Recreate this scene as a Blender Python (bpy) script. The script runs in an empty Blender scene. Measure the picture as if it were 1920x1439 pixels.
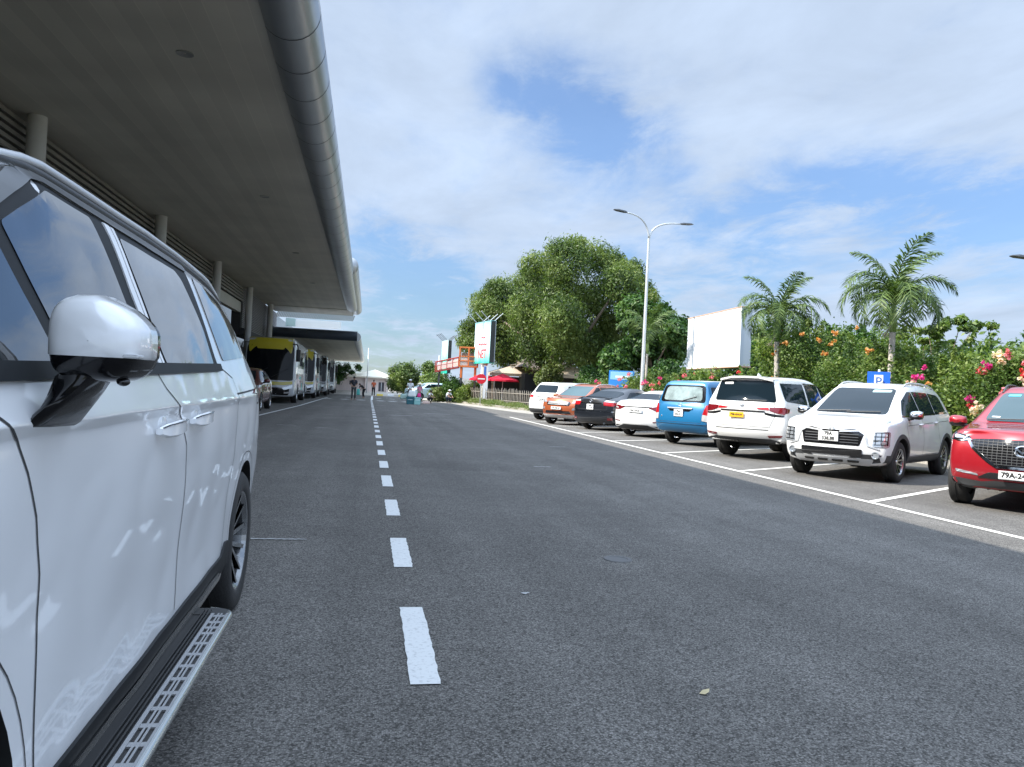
import bpy, bmesh, math, random
import numpy as np
from mathutils import Vector, Matrix, Euler
from mathutils.bvhtree import BVHTree
R = math.radians
scene = bpy.context.scene
COL = scene.collection
random.seed(7)

# ------------------------------------------------------------------ camera
cam_d = bpy.data.cameras.new('camera')
cam = bpy.data.objects.new('camera', cam_d); COL.objects.link(cam)
cam_d.sensor_width = 36.0; cam_d.lens = 1442.0 / 1920.0 * 36.0
cam_d.clip_start = 0.05; cam_d.clip_end = 3000.0
cam.matrix_world = Matrix(((0.9817, -0.0495, -0.1839, 0.0), (-0.1840, 0.0010, -0.9829, 0.0),
                           (0.0488, 0.9988, -0.0081, 1.25), (0, 0, 0, 1)))
scene.camera = cam

# ------------------------------------------------------------------ light, sky, exposure
SUN_EL, SUN_AZ = 44.0, 268.0          # azimuth clockwise from +Y: the sun stands over the terminal
sun_dir = Vector((math.sin(R(SUN_AZ)) * math.cos(R(SUN_EL)), math.cos(R(SUN_AZ)) * math.cos(R(SUN_EL)), math.sin(R(SUN_EL))))
sd = bpy.data.lights.new('sun', 'SUN'); sd.energy = 5.0; sd.angle = R(0.53); sd.color = (1.0, 0.945, 0.85)
sun = bpy.data.objects.new('sun', sd); COL.objects.link(sun)
sun.rotation_euler = (-sun_dir).to_track_quat('-Z', 'Y').to_euler(); sun.location = (-30, 0, 60)

world = bpy.data.worlds.new('World'); scene.world = world; world.use_nodes = True
wt = world.node_tree; wt.nodes.clear()
def wn(t, **k):
    n = wt.nodes.new(t)
    for a, b in k.items(): setattr(n, a, b)
    return n
def wm(op, a=None, b=None, c=None):
    n = wn('ShaderNodeMath', operation=op)
    for i, v in enumerate((a, b, c)):
        if v is None: continue
        if isinstance(v, (int, float)): n.inputs[i].default_value = v
        else: wt.links.new(v, n.inputs[i])
    return n.outputs[0]
w_out = wn('ShaderNodeOutputWorld')
sky = wn('ShaderNodeTexSky', sky_type='NISHITA', sun_disc=False, sun_elevation=R(SUN_EL), sun_rotation=R(SUN_AZ),
         altitude=10, air_density=1.0, dust_density=0.25, ozone_density=2.5)
bg1 = wn('ShaderNodeBackground'); bg1.inputs['Strength'].default_value = 0.10
vt = wn('ShaderNodeVectorMath', operation='MULTIPLY'); vt.inputs[1].default_value = (.78, .93, 1.10)
wt.links.new(sky.outputs[0], vt.inputs[0]); SKY_V = vt
tc = wn('ShaderNodeTexCoord'); sep = wn('ShaderNodeSeparateXYZ'); wt.links.new(tc.outputs['Generated'], sep.inputs[0])
zc = wm('ADD', wm('MAXIMUM', sep.outputs[2], 0.0), 0.10)
cmb = wn('ShaderNodeCombineXYZ')
wt.links.new(wm('DIVIDE', sep.outputs[0], zc), cmb.inputs[0]); wt.links.new(wm('DIVIDE', sep.outputs[1], zc), cmb.inputs[1])
def wnoise(scale, detail, rough, dist, off, sx=1.0, sy=1.0):
    m = wn('ShaderNodeMapping'); m.inputs['Location'].default_value = off; m.inputs['Scale'].default_value = (sx, sy, 1)
    wt.links.new(cmb.outputs[0], m.inputs[0])
    n = wn('ShaderNodeTexNoise'); n.inputs['Scale'].default_value = scale; n.inputs['Detail'].default_value = detail
    n.inputs['Roughness'].default_value = rough; n.inputs['Distortion'].default_value = dist
    wt.links.new(m.outputs[0], n.inputs['Vector']); return n.outputs[0]
n1 = wnoise(0.55, 9, 0.62, 0.35, (3.1, 7.7, 0), 1.0, 0.75)
n2 = wnoise(2.2, 6, 0.6, 0.3, (11.3, 2.2, 0), 1.0, 0.6)
n3 = wnoise(9.0, 5, 0.6, 0.2, (2.3, 8.1, 0), 1.0, 0.55)
dens = wm('ADD', wm('ADD', wm('MULTIPLY', n1, 0.58), wm('MULTIPLY', n2, 0.30)), wm('MULTIPLY', n3, 0.13))
def gap(d, k, amp):      # an opening of the cloud deck around one direction of the sky
    v = wn('ShaderNodeVectorMath', operation='DOT_PRODUCT'); wt.links.new(tc.outputs['Generated'], v.inputs[0])
    v.inputs[1].default_value = Vector(d).normalized()
    return wm('MULTIPLY', wm('EXPONENT', wm('MULTIPLY', wm('SUBTRACT', v.outputs['Value'], 1.0), k)), amp)
tot = None
GAPS = [((.1478, .92, .3629), 1100, .16), ((.2127, .9107, .3541), 900, .18), ((.262, .902, .335), 900, .15), ((.3301, .8899, .3147), 700, .12), ((.26, .91, .30), 900, .10),
        ((.386, .8965, .2166), 900, .10), ((.465, .855, .235), 600, .17), ((.5422, .8045, .2426), 450, .17), ((.6, .765, .235), 500, .17), ((.66, .715, .225), 500, .14), ((.7, .69, .19), 300, .10),
        ((-.002, .984, .18), 900, .15), ((.07, .985, .155), 900, .12), ((.096, .989, .113), 500, .15), ((.33, .93, .15), 600, .13), ((.45, .88, .14), 500, .12),
        ((.02, .995, .05), 300, .15), ((.3, .95, .06), 60, .06), ((0.75, -0.2, 0.5), 5, .06), ((-.06, .955, .29), 900, -.06), ((.05, .93, .36), 300, -.05), ((.6, .7, .42), 30, -.05)]
for g in GAPS:
    o_ = gap(*g); tot = o_ if tot is None else wm('ADD', tot, o_)
lowb = wn('ShaderNodeMapRange', interpolation_type='SMOOTHSTEP'); wt.links.new(sep.outputs[2], lowb.inputs[0])
for k_, v_ in zip(('From Min', 'From Max', 'To Min', 'To Max'), (.05, .40, .055, .0)): lowb.inputs[k_].default_value = v_
rag = wn('ShaderNodeMapRange'); wt.links.new(wnoise(3.1, 8, .66, .5, (1.7, 4.4, 0), 1.0, .7), rag.inputs[0])
for k_, v_ in zip(('From Min', 'From Max', 'To Min', 'To Max'), (.33, .66, 1.75, .35)): rag.inputs[k_].default_value = v_
dens = wm('ADD', wm('SUBTRACT', dens, wm('MULTIPLY', tot, rag.outputs[0])), lowb.outputs[0])
mask = wn('ShaderNodeMapRange', interpolation_type='SMOOTHSTEP')
mask.inputs['From Min'].default_value = 0.28; mask.inputs['From Max'].default_value = 0.55
mask.inputs['To Min'].default_value = 0.17; mask.inputs['To Max'].default_value = 0.95
wt.links.new(dens, mask.inputs[0])
shade = wnoise(2.2, 8, 0.62, 0.3, (5.1, 1.2, 0), 1.0, 0.7)
cr = wn('ShaderNodeMapRange'); cr.inputs['From Min'].default_value = .3; cr.inputs['From Max'].default_value = .7
cr.inputs['To Min'].default_value = .88; cr.inputs['To Max'].default_value = 1.10; wt.links.new(shade, cr.inputs[0])
bg2 = wn('ShaderNodeBackground'); bg2.inputs['Color'].default_value = (0.63, 0.76, 0.96, 1)
CLOUD = 0.53
# brightness added to unseen clouds overhead and behind the photographer, lifting shaded ground
hz = wn('ShaderNodeMapRange', interpolation_type='SMOOTHSTEP'); wt.links.new(sep.outputs[2], hz.inputs[0])
for k_, v_ in zip(('From Min', 'From Max', 'To Min', 'To Max'), (-.05, .34, .52, 1.)): hz.inputs[k_].default_value = v_
vs_ = wn('ShaderNodeVectorMath', operation='SCALE'); wt.links.new(SKY_V.outputs[0], vs_.inputs[0]); wt.links.new(hz.outputs[0], vs_.inputs['Scale']); wt.links.new(vs_.outputs[0], bg1.inputs['Color'])
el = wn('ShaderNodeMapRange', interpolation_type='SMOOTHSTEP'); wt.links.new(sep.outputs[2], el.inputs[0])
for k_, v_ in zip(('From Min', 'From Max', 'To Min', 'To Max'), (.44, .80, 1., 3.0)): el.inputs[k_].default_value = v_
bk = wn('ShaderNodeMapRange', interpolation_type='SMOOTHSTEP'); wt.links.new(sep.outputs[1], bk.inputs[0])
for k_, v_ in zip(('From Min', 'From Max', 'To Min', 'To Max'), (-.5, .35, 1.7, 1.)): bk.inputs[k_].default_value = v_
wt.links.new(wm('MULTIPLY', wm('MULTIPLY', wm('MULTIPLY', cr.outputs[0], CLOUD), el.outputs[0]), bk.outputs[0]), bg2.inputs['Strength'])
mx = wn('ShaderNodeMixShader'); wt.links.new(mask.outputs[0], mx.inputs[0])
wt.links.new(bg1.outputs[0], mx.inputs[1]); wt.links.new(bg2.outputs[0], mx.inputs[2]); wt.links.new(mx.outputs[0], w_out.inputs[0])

scene.view_settings.view_transform = 'Standard'; scene.view_settings.look = 'None'
scene.view_settings.gamma = 1.0; scene.view_settings.use_curve_mapping = False
scene.view_settings.exposure = 0.90
scene.render.engine = 'CYCLES'
scene.cycles.use_denoising = True
scene.cycles.max_bounces = 8; scene.cycles.diffuse_bounces = 4; scene.cycles.glossy_bounces = 4
scene.cycles.transparent_max_bounces = 12
scene.cycles.caustics_reflective = False; scene.cycles.caustics_refractive = False

# ------------------------------------------------------------------ materials
MATS = {}
def mat(name, col, rough=.5, metal=0., coat=0., spec=.5, var=None, bump=None, emit=None, trans=0., croug=.03, aniso=None):
    if name in MATS: return MATS[name]
    m = bpy.data.materials.new(name); m.use_nodes = True; nt = m.node_tree
    b = nt.nodes['Principled BSDF']; b.inputs['Base Color'].default_value = (*col, 1)
    b.inputs['Roughness'].default_value = rough; b.inputs['Metallic'].default_value = metal
    b.inputs['Coat Weight'].default_value = coat; b.inputs['Coat Roughness'].default_value = croug
    b.inputs['Specular IOR Level'].default_value = spec
    tcn = None
    if var or bump:
        tcn = nt.nodes.new('ShaderNodeTexCoord')
    if var:
        sc, am = var[0], var[1]
        n = nt.nodes.new('ShaderNodeTexNoise'); n.inputs['Scale'].default_value = sc; n.inputs['Detail'].default_value = 5
        n.inputs['Roughness'].default_value = .65
        nt.links.new(tcn.outputs['Object'], n.inputs['Vector'])
        r = nt.nodes.new('ShaderNodeMapRange'); r.inputs['From Min'].default_value = .3; r.inputs['From Max'].default_value = .7
        r.inputs['To Min'].default_value = 1 - am; r.inputs['To Max'].default_value = 1 + am
        nt.links.new(n.outputs[0], r.inputs[0])
        v = nt.nodes.new('ShaderNodeVectorMath'); v.operation = 'SCALE'; v.inputs[0].default_value = col
        nt.links.new(r.outputs[0], v.inputs['Scale']); nt.links.new(v.outputs[0], b.inputs['Base Color'])
    if bump:
        n = nt.nodes.new('ShaderNodeTexNoise'); n.inputs['Scale'].default_value = bump[0]; n.inputs['Detail'].default_value = 4
        nt.links.new(tcn.outputs['Object'], n.inputs['Vector'])
        bp = nt.nodes.new('ShaderNodeBump'); bp.inputs['Strength'].default_value = bump[1]; bp.inputs['Distance'].default_value = .01
        nt.links.new(n.outputs[0], bp.inputs['Height']); nt.links.new(bp.outputs[0], b.inputs['Normal'])
    if emit:
        b.inputs['Emission Color'].default_value = (*emit[0], 1); b.inputs['Emission Strength'].default_value = emit[1]
    if trans:
        t = nt.nodes.new('ShaderNodeBsdfTranslucent'); t.inputs[0].default_value = (col[0]*1.5, col[1]*1.7, col[2]*.8, 1)
        ms = nt.nodes.new('ShaderNodeMixShader'); ms.inputs[0].default_value = trans
        nt.links.new(b.outputs[0], ms.inputs[1]); nt.links.new(t.outputs[0], ms.inputs[2])
        nt.links.new(ms.outputs[0], nt.nodes['Material Output'].inputs[0])
    MATS[name] = m
    return m

# ------------------------------------------------------------------ objects and tags
def tag(o, label=None, cat=None, group=None, kind=None):
    if label: o['label'] = label
    if cat: o['category'] = cat
    if group: o['group'] = group
    if kind: o['kind'] = kind
    return o
def thing(name, label, cat, loc=(0, 0, 0), rz=0., group=None):
    o = bpy.data.objects.new(name, None); COL.objects.link(o)
    o.location = loc; o.rotation_euler = (0, 0, rz); o.empty_display_size = .2
    return tag(o, label, cat, group)
def link(name, me, parent=None, loc=None, rot=None):
    o = bpy.data.objects.new(name, me); COL.objects.link(o)
    if parent: o.parent = parent
    if loc is not None: o.location = loc
    if rot is not None: o.rotation_euler = rot
    return o
def mesh(verts, faces, mats, smooth=False, sharp=None):
    me = bpy.data.meshes.new('m'); me.from_pydata([tuple(v) for v in verts], [], faces)
    for m in (mats if isinstance(mats, (list, tuple)) else [mats]): me.materials.append(m)
    if smooth:
        me.polygons.foreach_set('use_smooth', [True] * len(me.polygons))
        if sharp: set_sharp(me, sharp)
    me.update(); return me
def set_sharp(me, deg):
    bm = bmesh.new(); bm.from_mesh(me)
    for e in bm.edges:
        if len(e.link_faces) == 2 and e.calc_face_angle(0) > R(deg): e.smooth = False
        elif len(e.link_faces) == 1: e.smooth = False
    bm.to_mesh(me); bm.free()
class B:                      # collects shapes for one mesh
    def __init__(s): s.v = []; s.f = []; s.mi = []
    def add(s, vs, fs, mi=0):
        o = len(s.v); s.v += [tuple(v) for v in vs]
        for f in fs: s.f.append(tuple(i + o for i in f)); s.mi.append(mi)
        return s
    def box(s, lo, hi, mi=0, M=None, bev=0.):
        (a, b, c), (d, e, f) = lo, hi
        if bev > 0:
            bm = bmesh.new(); bmesh.ops.create_cube(bm, size=1)
            for v in bm.verts: v.co = Vector(((a+d)/2 + v.co.x*(d-a), (b+e)/2 + v.co.y*(e-b), (c+f)/2 + v.co.z*(f-c)))
            bmesh.ops.bevel(bm, geom=bm.edges[:], offset=bev, segments=2, profile=.6, affect='EDGES')
            bm.verts.ensure_lookup_table(); vs = [v.co.copy() for v in bm.verts]; fs = [[v.index for v in q.verts] for q in bm.faces]; bm.free()
            if M is not None: vs = [M @ v for v in vs]
            return s.add(vs, fs, mi)
        vs = [Vector(p) for p in ((a,b,c),(d,b,c),(d,e,c),(a,e,c),(a,b,f),(d,b,f),(d,e,f),(a,e,f))]
        if M is not None: vs = [M @ v for v in vs]
        return s.add(vs, [(3,2,1,0),(4,5,6,7),(0,1,5,4),(1,2,6,5),(2,3,7,6),(3,0,4,7)], mi)
    def tube(s, pts, rad, n=10, mi=0, cap=True):
        pts = [Vector(p) for p in pts]; rad = rad if isinstance(rad, (list, tuple)) else [rad]*len(pts)
        rings = []; up = Vector((0, 0, 1))
        for i, p in enumerate(pts):
            t = (pts[min(i+1, len(pts)-1)] - pts[max(i-1, 0)]).normalized()
            a = t.cross(up)
            if a.length < .05: a = t.cross(Vector((1, 0, 0)))
            a.normalize(); b = a.cross(t)
            rings.append([p + (a*math.cos(2*math.pi*k/n) + b*math.sin(2*math.pi*k/n))*rad[i] for k in range(n)])
        vs = [v for r in rings for v in r]; fs = []
        for i in range(len(pts)-1):
            for k in range(n): fs.append((i*n+k, i*n+(k+1) % n, (i+1)*n+(k+1) % n, (i+1)*n+k))
        if cap: fs += [tuple(range(n-1, -1, -1)), tuple((len(pts)-1)*n+k for k in range(n))]
        return s.add(vs, fs, mi)
    def lathe(s, prof, n=24, mi=0, axis='Z', M=None):
        vs = []; fs = []
        for (r, h) in prof:
            for k in range(n):
                c, d = math.cos(2*math.pi*k/n)*r, math.sin(2*math.pi*k/n)*r
                v = Vector((c, d, h)) if axis == 'Z' else Vector((h, c, d))
                vs.append(M @ v if M is not None else v)
        for i in range(len(prof)-1):
            for k in range(n): fs.append((i*n+k, i*n+(k+1) % n, (i+1)*n+(k+1) % n, (i+1)*n+k))
        return s.add(vs, fs, mi)
    def prism(s, poly, h0, h1, M=None, mi=0):     # polygon in xy extruded along z
        n = len(poly); vs = [Vector((x, y, h0)) for x, y in poly] + [Vector((x, y, h1)) for x, y in poly]
        if M is not None: vs = [M @ v for v in vs]
        return s.add(vs, [tuple(range(n-1, -1, -1)), tuple(range(n, 2*n))] + [(i, (i+1) % n, (i+1) % n+n, i+n) for i in range(n)], mi)
    def sphere(s, c, r, n=12, mi=0):
        r = r if isinstance(r, (list, tuple)) else (r, r, r); m = n//2; vs = []; fs = []
        for i in range(m+1):
            th = math.pi*i/m
            for k in range(n):
                ph = 2*math.pi*k/n
                vs.append((c[0]+r[0]*math.sin(th)*math.cos(ph), c[1]+r[1]*math.sin(th)*math.sin(ph), c[2]+r[2]*math.cos(th)))
        for i in range(m):
            for k in range(n): fs.append((i*n+k, (i+1)*n+k, (i+1)*n+(k+1) % n, i*n+(k+1) % n))
        return s.add(vs, fs, mi)
    def me(s, mats, smooth=False, sharp=None, fix=True):
        me = bpy.data.meshes.new('m'); me.from_pydata(s.v, [], s.f)
        for m in (mats if isinstance(mats, (list, tuple)) else [mats]): me.materials.append(m)
        me.polygons.foreach_set('material_index', s.mi)
        if fix:
            bm = bmesh.new(); bm.from_mesh(me); bmesh.ops.recalc_face_normals(bm, faces=bm.faces[:]); bm.to_mesh(me); bm.free()
        if smooth:
            me.polygons.foreach_set('use_smooth', [True]*len(me.polygons))
            if sharp: set_sharp(me, sharp)
        me.update(); return me
    def obj(s, name, mats, parent=None, smooth=False, sharp=None, loc=None, rot=None):
        return link(name, s.me(mats, smooth, sharp), parent, loc, rot)
def copy_tree(o, parent=None):
    c = o.copy(); COL.objects.link(c); c.parent = parent
    for ch in o.children: copy_tree(ch, c)
    return c
def bake(o):                  # apply the modifiers of o
    dg = bpy.context.evaluated_depsgraph_get(); me = bpy.data.meshes.new_from_object(o.evaluated_get(dg))
    o.modifiers.clear(); o.data = me; return me
def rp(poly, r=.02, n=3):     # polygon with rounded corners
    out = []; N = len(poly)
    for i in range(N):
        p = Vector(poly[i]).to_2d(); a = Vector(poly[i-1]).to_2d(); b = Vector(poly[(i+1) % N]).to_2d()
        da, db = a-p, b-p; q = min(r, da.length*.45, db.length*.45)
        if q < 1e-4: out.append((p.x, p.y)); continue
        A, C = p+da.normalized()*q, p+db.normalized()*q
        for k in range(n+1):
            t = k/n; v = A*(1-t)**2 + p*2*t*(1-t) + C*t*t; out.append((v.x, v.y))
    return out
def text_mesh(txt, size, ext, m, align='CENTER', bold=0.):
    cu = bpy.data.curves.new('t', 'FONT'); cu.body = txt; cu.size = size; cu.extrude = ext; cu.align_x = align; cu.align_y = 'CENTER'
    cu.offset = bold; cu.resolution_u = 3
    o = bpy.data.objects.new('t', cu); COL.objects.link(o); bpy.context.view_layer.update()
    me = bpy.data.meshes.new_from_object(o.evaluated_get(bpy.context.evaluated_depsgraph_get()))
    bpy.data.objects.remove(o); me.materials.clear(); me.materials.append(m); return me

# ------------------------------------------------------------------ common materials
M_black = mat('black_plastic', (.02, .021, .023), .45, bump=(220, .15))
M_gloss = mat('gloss_black', (.008, .008, .009), .08, coat=.6)
M_tyre = mat('tyre_rubber', (.018, .018, .018), .75, var=(30, .2), bump=(90, .3))
M_chrome = mat('chrome', (.72, .73, .74), .1, 1.)
M_alloy = mat('alloy', (.46, .47, .49), .25, .9, .3)
M_alloyd = mat('alloy_dark', (.03, .03, .033), .25, .7, .3)
M_disc = mat('brake_metal', (.06, .06, .06), .5, .6)
M_glass = mat('tinted_glass', (.008, .015, .021), .04, coat=0., spec=.24)
M_vglass = mat('privacy_glass', (.010, .013, .015), .015, coat=.7, spec=.8, croug=.01)
M_glassb = mat('clear_glass', (.06, .10, .12), .03, spec=.6)
M_lamp = mat('headlamp_lens', (.42, .45, .48), .08, .55, 1.)
M_red = mat('tail_lamp_red', (.36, .008, .012), .12, coat=1.)
M_redd = mat('tail_lamp_dark_red', (.13, .006, .01), .12, coat=1.)
M_clearl = mat('lamp_clear', (.6, .58, .56), .15, .3, 1.)
M_amber = mat('lamp_amber', (.7, .25, .02), .2, coat=1.)
M_under = mat('underbody', (.012, .012, .012), .8)
M_platew = mat('plate_white', (.78, .78, .76), .4)
M_platey = mat('plate_yellow', (.82, .42, .02), .4)
M_ink = mat('plate_ink', (.02, .02, .02), .5)
M_seam = mat('panel_gap', (.035, .037, .04), .7)
# ================================================================== ground
def node_mat(name):
    m = bpy.data.materials.new(name); m.use_nodes = True; nt = m.node_tree; return m, nt, nt.nodes['Principled BSDF']
def asphalt(name, base, warm, fine=55., rough=.85, speck=.5, spec=.35):
    m, nt, b = node_mat(name); N = nt.nodes.new; L = nt.links.new
    tcn = N('ShaderNodeTexCoord')
    def noise(sc, det, ro=.6, dist=0.):
        n = N('ShaderNodeTexNoise'); n.inputs['Scale'].default_value = sc; n.inputs['Detail'].default_value = det
        n.inputs['Roughness'].default_value = ro; n.inputs['Distortion'].default_value = dist; L(tcn.outputs['Object'], n.inputs['Vector']); return n.outputs[0]
    def rng(i, a, b_, c, d):
        r = N('ShaderNodeMapRange'); L(i, r.inputs[0])
        for k, v in zip(('From Min', 'From Max', 'To Min', 'To Max'), (a, b_, c, d)): r.inputs[k].default_value = v
        return r.outputs[0]
    def mul(a, b_):
        q = N('ShaderNodeMath'); q.operation = 'MULTIPLY'; L(a, q.inputs[0])
        if isinstance(b_, float): q.inputs[1].default_value = b_
        else: L(b_, q.inputs[1])
        return q.outputs[0]
    vo = N('ShaderNodeTexVoronoi'); vo.inputs['Scale'].default_value = fine*1.6; L(tcn.outputs['Object'], vo.inputs['Vector'])
    sp = N('ShaderNodeSeparateColor'); L(vo.outputs['Color'], sp.inputs[0])
    stones = rng(sp.outputs[0], 0, 1, 1-speck, 1+speck)
    deep = rng(vo.outputs['Distance'], .0, .65, 1.18, .62)
    big = rng(noise(.35, 5, .6, .4), .3, .7, .86, 1.12)
    mid = mul(rng(noise(2.3, 6, .7), .3, .7, .92, 1.08), rng(noise(26., 4, .7), .3, .7, .86, 1.14))
    patchy = mul(rng(noise(.9, 3, .5, 1.2), .55, .72, 1., 1.13), rng(noise(.17, 2, .4, 1.8), .60, .64, 1., .90))
    f = mul(mul(mul(stones, deep), mul(big, mid)), patchy)
    # faint tyre streaks along the road
    mp = N('ShaderNodeMapping'); mp.inputs['Scale'].default_value = (1.6, .05, 1); L(tcn.outputs['Object'], mp.inputs[0])
    ns = N('ShaderNodeTexNoise'); ns.inputs['Scale'].default_value = 1.1; ns.inputs['Detail'].default_value = 6; L(mp.outputs[0], ns.inputs['Vector'])
    f = mul(f, rng(ns.outputs[0], .32, .68, .86, 1.12))
    # hairline cracks and small oil spots
    vc = N('ShaderNodeTexVoronoi'); vc.feature = 'DISTANCE_TO_EDGE'; vc.inputs['Scale'].default_value = .22
    md = N('ShaderNodeVectorMath'); md.operation = 'ADD'; L(tcn.outputs['Object'], md.inputs[0])
    nd = N('ShaderNodeTexNoise'); nd.inputs['Scale'].default_value = 1.7; nd.inputs['Detail'].default_value = 7; L(tcn.outputs['Object'], nd.inputs['Vector'])
    L(nd.outputs['Color'], md.inputs[1]); L(md.outputs[0], vc.inputs['Vector'])
    crk = rng(vc.outputs['Distance'], .0, .0022, .72, 1.)
    vo2 = N('ShaderNodeTexVoronoi'); vo2.inputs['Scale'].default_value = .8; L(tcn.outputs['Object'], vo2.inputs['Vector'])
    oil = rng(vo2.outputs['Distance'], .02, .085, .80, 1.)
    f = mul(f, mul(crk, oil))
    v = N('ShaderNodeVectorMath'); v.operation = 'SCALE'; v.inputs[0].default_value = (base*warm[0], base*warm[1], base*warm[2])
    L(f, v.inputs['Scale']); L(v.outputs[0], b.inputs['Base Color'])
    b.inputs['Roughness'].default_value = rough; b.inputs['Specular IOR Level'].default_value = spec
    bp = N('ShaderNodeBump'); bp.inputs['Strength'].default_value = .10; bp.inputs['Distance'].default_value = .004
    L(f, bp.inputs['Height']); L(bp.outputs[0], b.inputs['Normal'])
    return m
M_asph = asphalt('asphalt', .146, (1.05, 1.0, .93), fine=82., speck=.60, rough=.97, spec=.16)
M_conc = asphalt('pale_concrete', .42, (1., .93, .80), fine=30., speck=.15)
M_walk = asphalt('pavement_tiles', .25, (1., .97, .92), fine=25., speck=.15)
M_earth = asphalt('earth', .20, (1., .85, .62), fine=14., speck=.3)
def sheet(name, poly, z, m, holes=None):
    me = mesh([(x, y, z) for x, y in poly], [tuple(range(len(poly)))], m); return tag(link(name, me), kind='structure')
sheet('ground', [(-1500, -1500), (1500, -1500), (1500, 1500), (-1500, 1500)], -.03, mat('far_ground', (.16, .16, .10), .9, var=(.05, .3)))
sheet('road', [(-6.0, -14), (60, -14), (60, 100), (-6.0, 100)], 0., M_asph)
sheet('apron', [(-60, 76), (60, 76), (60, 200), (-60, 200)], .006, M_conc)
# planting beds with kerbs
bed_r = [(12.9, -12), (12.9, 30), (12.2, 38), (11.0, 44), (9.4, 48.2), (8.5, 53.5), (7.7, 58), (6.9, 61), (6.4, 64.5), (5.8, 70), (6.0, 74), (60, 74), (60, -12)]
b = B(); b.prism(bed_r, 0., .11); tag(b.obj('planting_bed', M_earth), kind='structure')
def kerb(name, pts, w, h, m, closed=False):
    b = B()
    for p, q in zip(pts[:-1], pts[1:]):
        p, q = Vector(p), Vector(q); d = (q-p); ln = d.length; n = max(1, int(ln/1.0)); d.normalize(); s = Vector((-d.y, d.x))*w/2
        for i in range(n):
            a = p+d*(ln*i/n+.006); c = p+d*(ln*(i+1)/n-.006)
            b.prism([(a-s)[:], (c-s)[:], (c+s)[:], (a+s)[:]], 0., h+random.uniform(-.006, .006))
    return tag(b.obj(name, m), kind='structure')
kerb('kerb', [(12.9-.08, -12), (12.9-.08, 30), (12.12, 38), (10.92, 44), (9.32, 48.2), (8.42, 53.5), (7.62, 58), (6.82, 61), (6.32, 64.5), (5.72, 70), (5.9, 74)], .16, .15, M_conc)
# pale concrete strip outside the kerb at the far end
sheet('concrete_strip', [(12.7, 31), (10.1, 31.5), (8.0, 44), (6.6, 53), (5.6, 58), (5.1, 62), (4.6, 70), (4.6, 76), (5.7, 76), (5.6, 70), (6.2, 64.5), (6.7, 61), (7.5, 58), (8.3, 53.5), (9.2, 48.2), (10.8, 44), (12.0, 38)], .004, M_conc)
# terminal pavement (raised)
b = B(); b.prism([(-40, -14), (-6.16, -14), (-6.16, 120), (-40, 120)], 0., .14); tag(b.obj('pavement', M_walk), kind='structure')
kerb('kerb_stone', [(-6.08, -14), (-6.08, 120)], .16, .15, M_conc)
# ---- painted markings
def paint(name, col, rough=.6):
    m, nt, b = node_mat(name); N = nt.nodes.new; L = nt.links.new; t = N('ShaderNodeTexCoord')
    n = N('ShaderNodeTexNoise'); n.inputs['Scale'].default_value = 45; n.inputs['Detail'].default_value = 6; n.inputs['Roughness'].default_value = .7; L(t.outputs['Object'], n.inputs['Vector'])
    r = N('ShaderNodeMapRange'); r.inputs['From Min'].default_value = .36; r.inputs['From Max'].default_value = .47; r.inputs['To Min'].default_value = .72; r.inputs['To Max'].default_value = 1.; L(n.outputs[0], r.inputs[0])
    v = N('ShaderNodeVectorMath'); v.operation = 'SCALE'; v.inputs[0].default_value = col; L(r.outputs[0], v.inputs['Scale']); L(v.outputs[0], b.inputs['Base Color'])
    b.inputs['Roughness'].default_value = rough; return m
M_paint = paint('road_paint', (.60, .61, .60)); M_paintf = paint('faded_paint', (.36, .365, .36)); M_paints = paint('bay_paint', (.66, .64, .58))
rs = random.Random(5)
def ragged(b, p, q, w, z=.006, step=.09, jit=.0035):
    p, q = Vector(p), Vector(q); d = q-p; n = max(1, int(d.length/step)); u = d.normalized(); s = Vector((-u.y, u.x))
    L_ = [p+d*i/n + s*(w/2+rs.uniform(-jit, jit)) for i in range(n+1)]; R_ = [p+d*i/n - s*(w/2+rs.uniform(-jit, jit)) for i in range(n+1)]
    k = len(L_); b.add([(v.x, v.y, z) for v in L_+R_], [(i, k+i, k+i+1, i+1) for i in range(k-1)])
b = B()
for i in range(0, 26):
    y0 = 3.22+i*2.075
    ragged(b, (.30, y0), (.30, y0+1.12-(.12 if i % 3 else 0)), .128, step=.05 if i < 4 else .3)
ragged(b, (.33, 57), (.45, 76), .16, step=1)
tag(b.obj('centre_line', M_paint), kind='structure')
b = B(); ragged(b, (6.66, -12), (6.42, 34.5), .105, step=.6); 
BAY = math.radians(34)
for y in (-1.6, 2.0, 5.55, 9.13, 12.72, 16.32, 19.9, 23.5, 27.1, 30.7):
    x = 6.62-.005*y+.06; ragged(b, (x, y), (x+5.4*math.cos(BAY), y+5.4*math.sin(BAY)), .10, step=.6, z=.0062)
tag(b.obj('bay_lines', M_paints), kind='structure')
b = B(); ragged(b, (-3.75, -12), (-3.6, 22), .11, step=1); ragged(b, (-3.6, 22), (-3.15, 38), .11, step=1); ragged(b, (-3.15, 38), (-2.95, 60), .11, step=1)
tag(b.obj('edge_line', M_paint), kind='structure')
b = B()
for x in (-2.75, -1.55, -.45, .95, 1.75, 2.75, 3.7): ragged(b, (x-.26, 55.4), (x+.26, 55.6), .75, step=.3)
for x in (-3.9, -1.5, .9, 2.0, 3.1): ragged(b, (x-.2, 63.5), (x+.2, 63.6), .5, step=.3)
tag(b.obj('crossing_marks', M_paint), kind='structure')
b = B()
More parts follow.
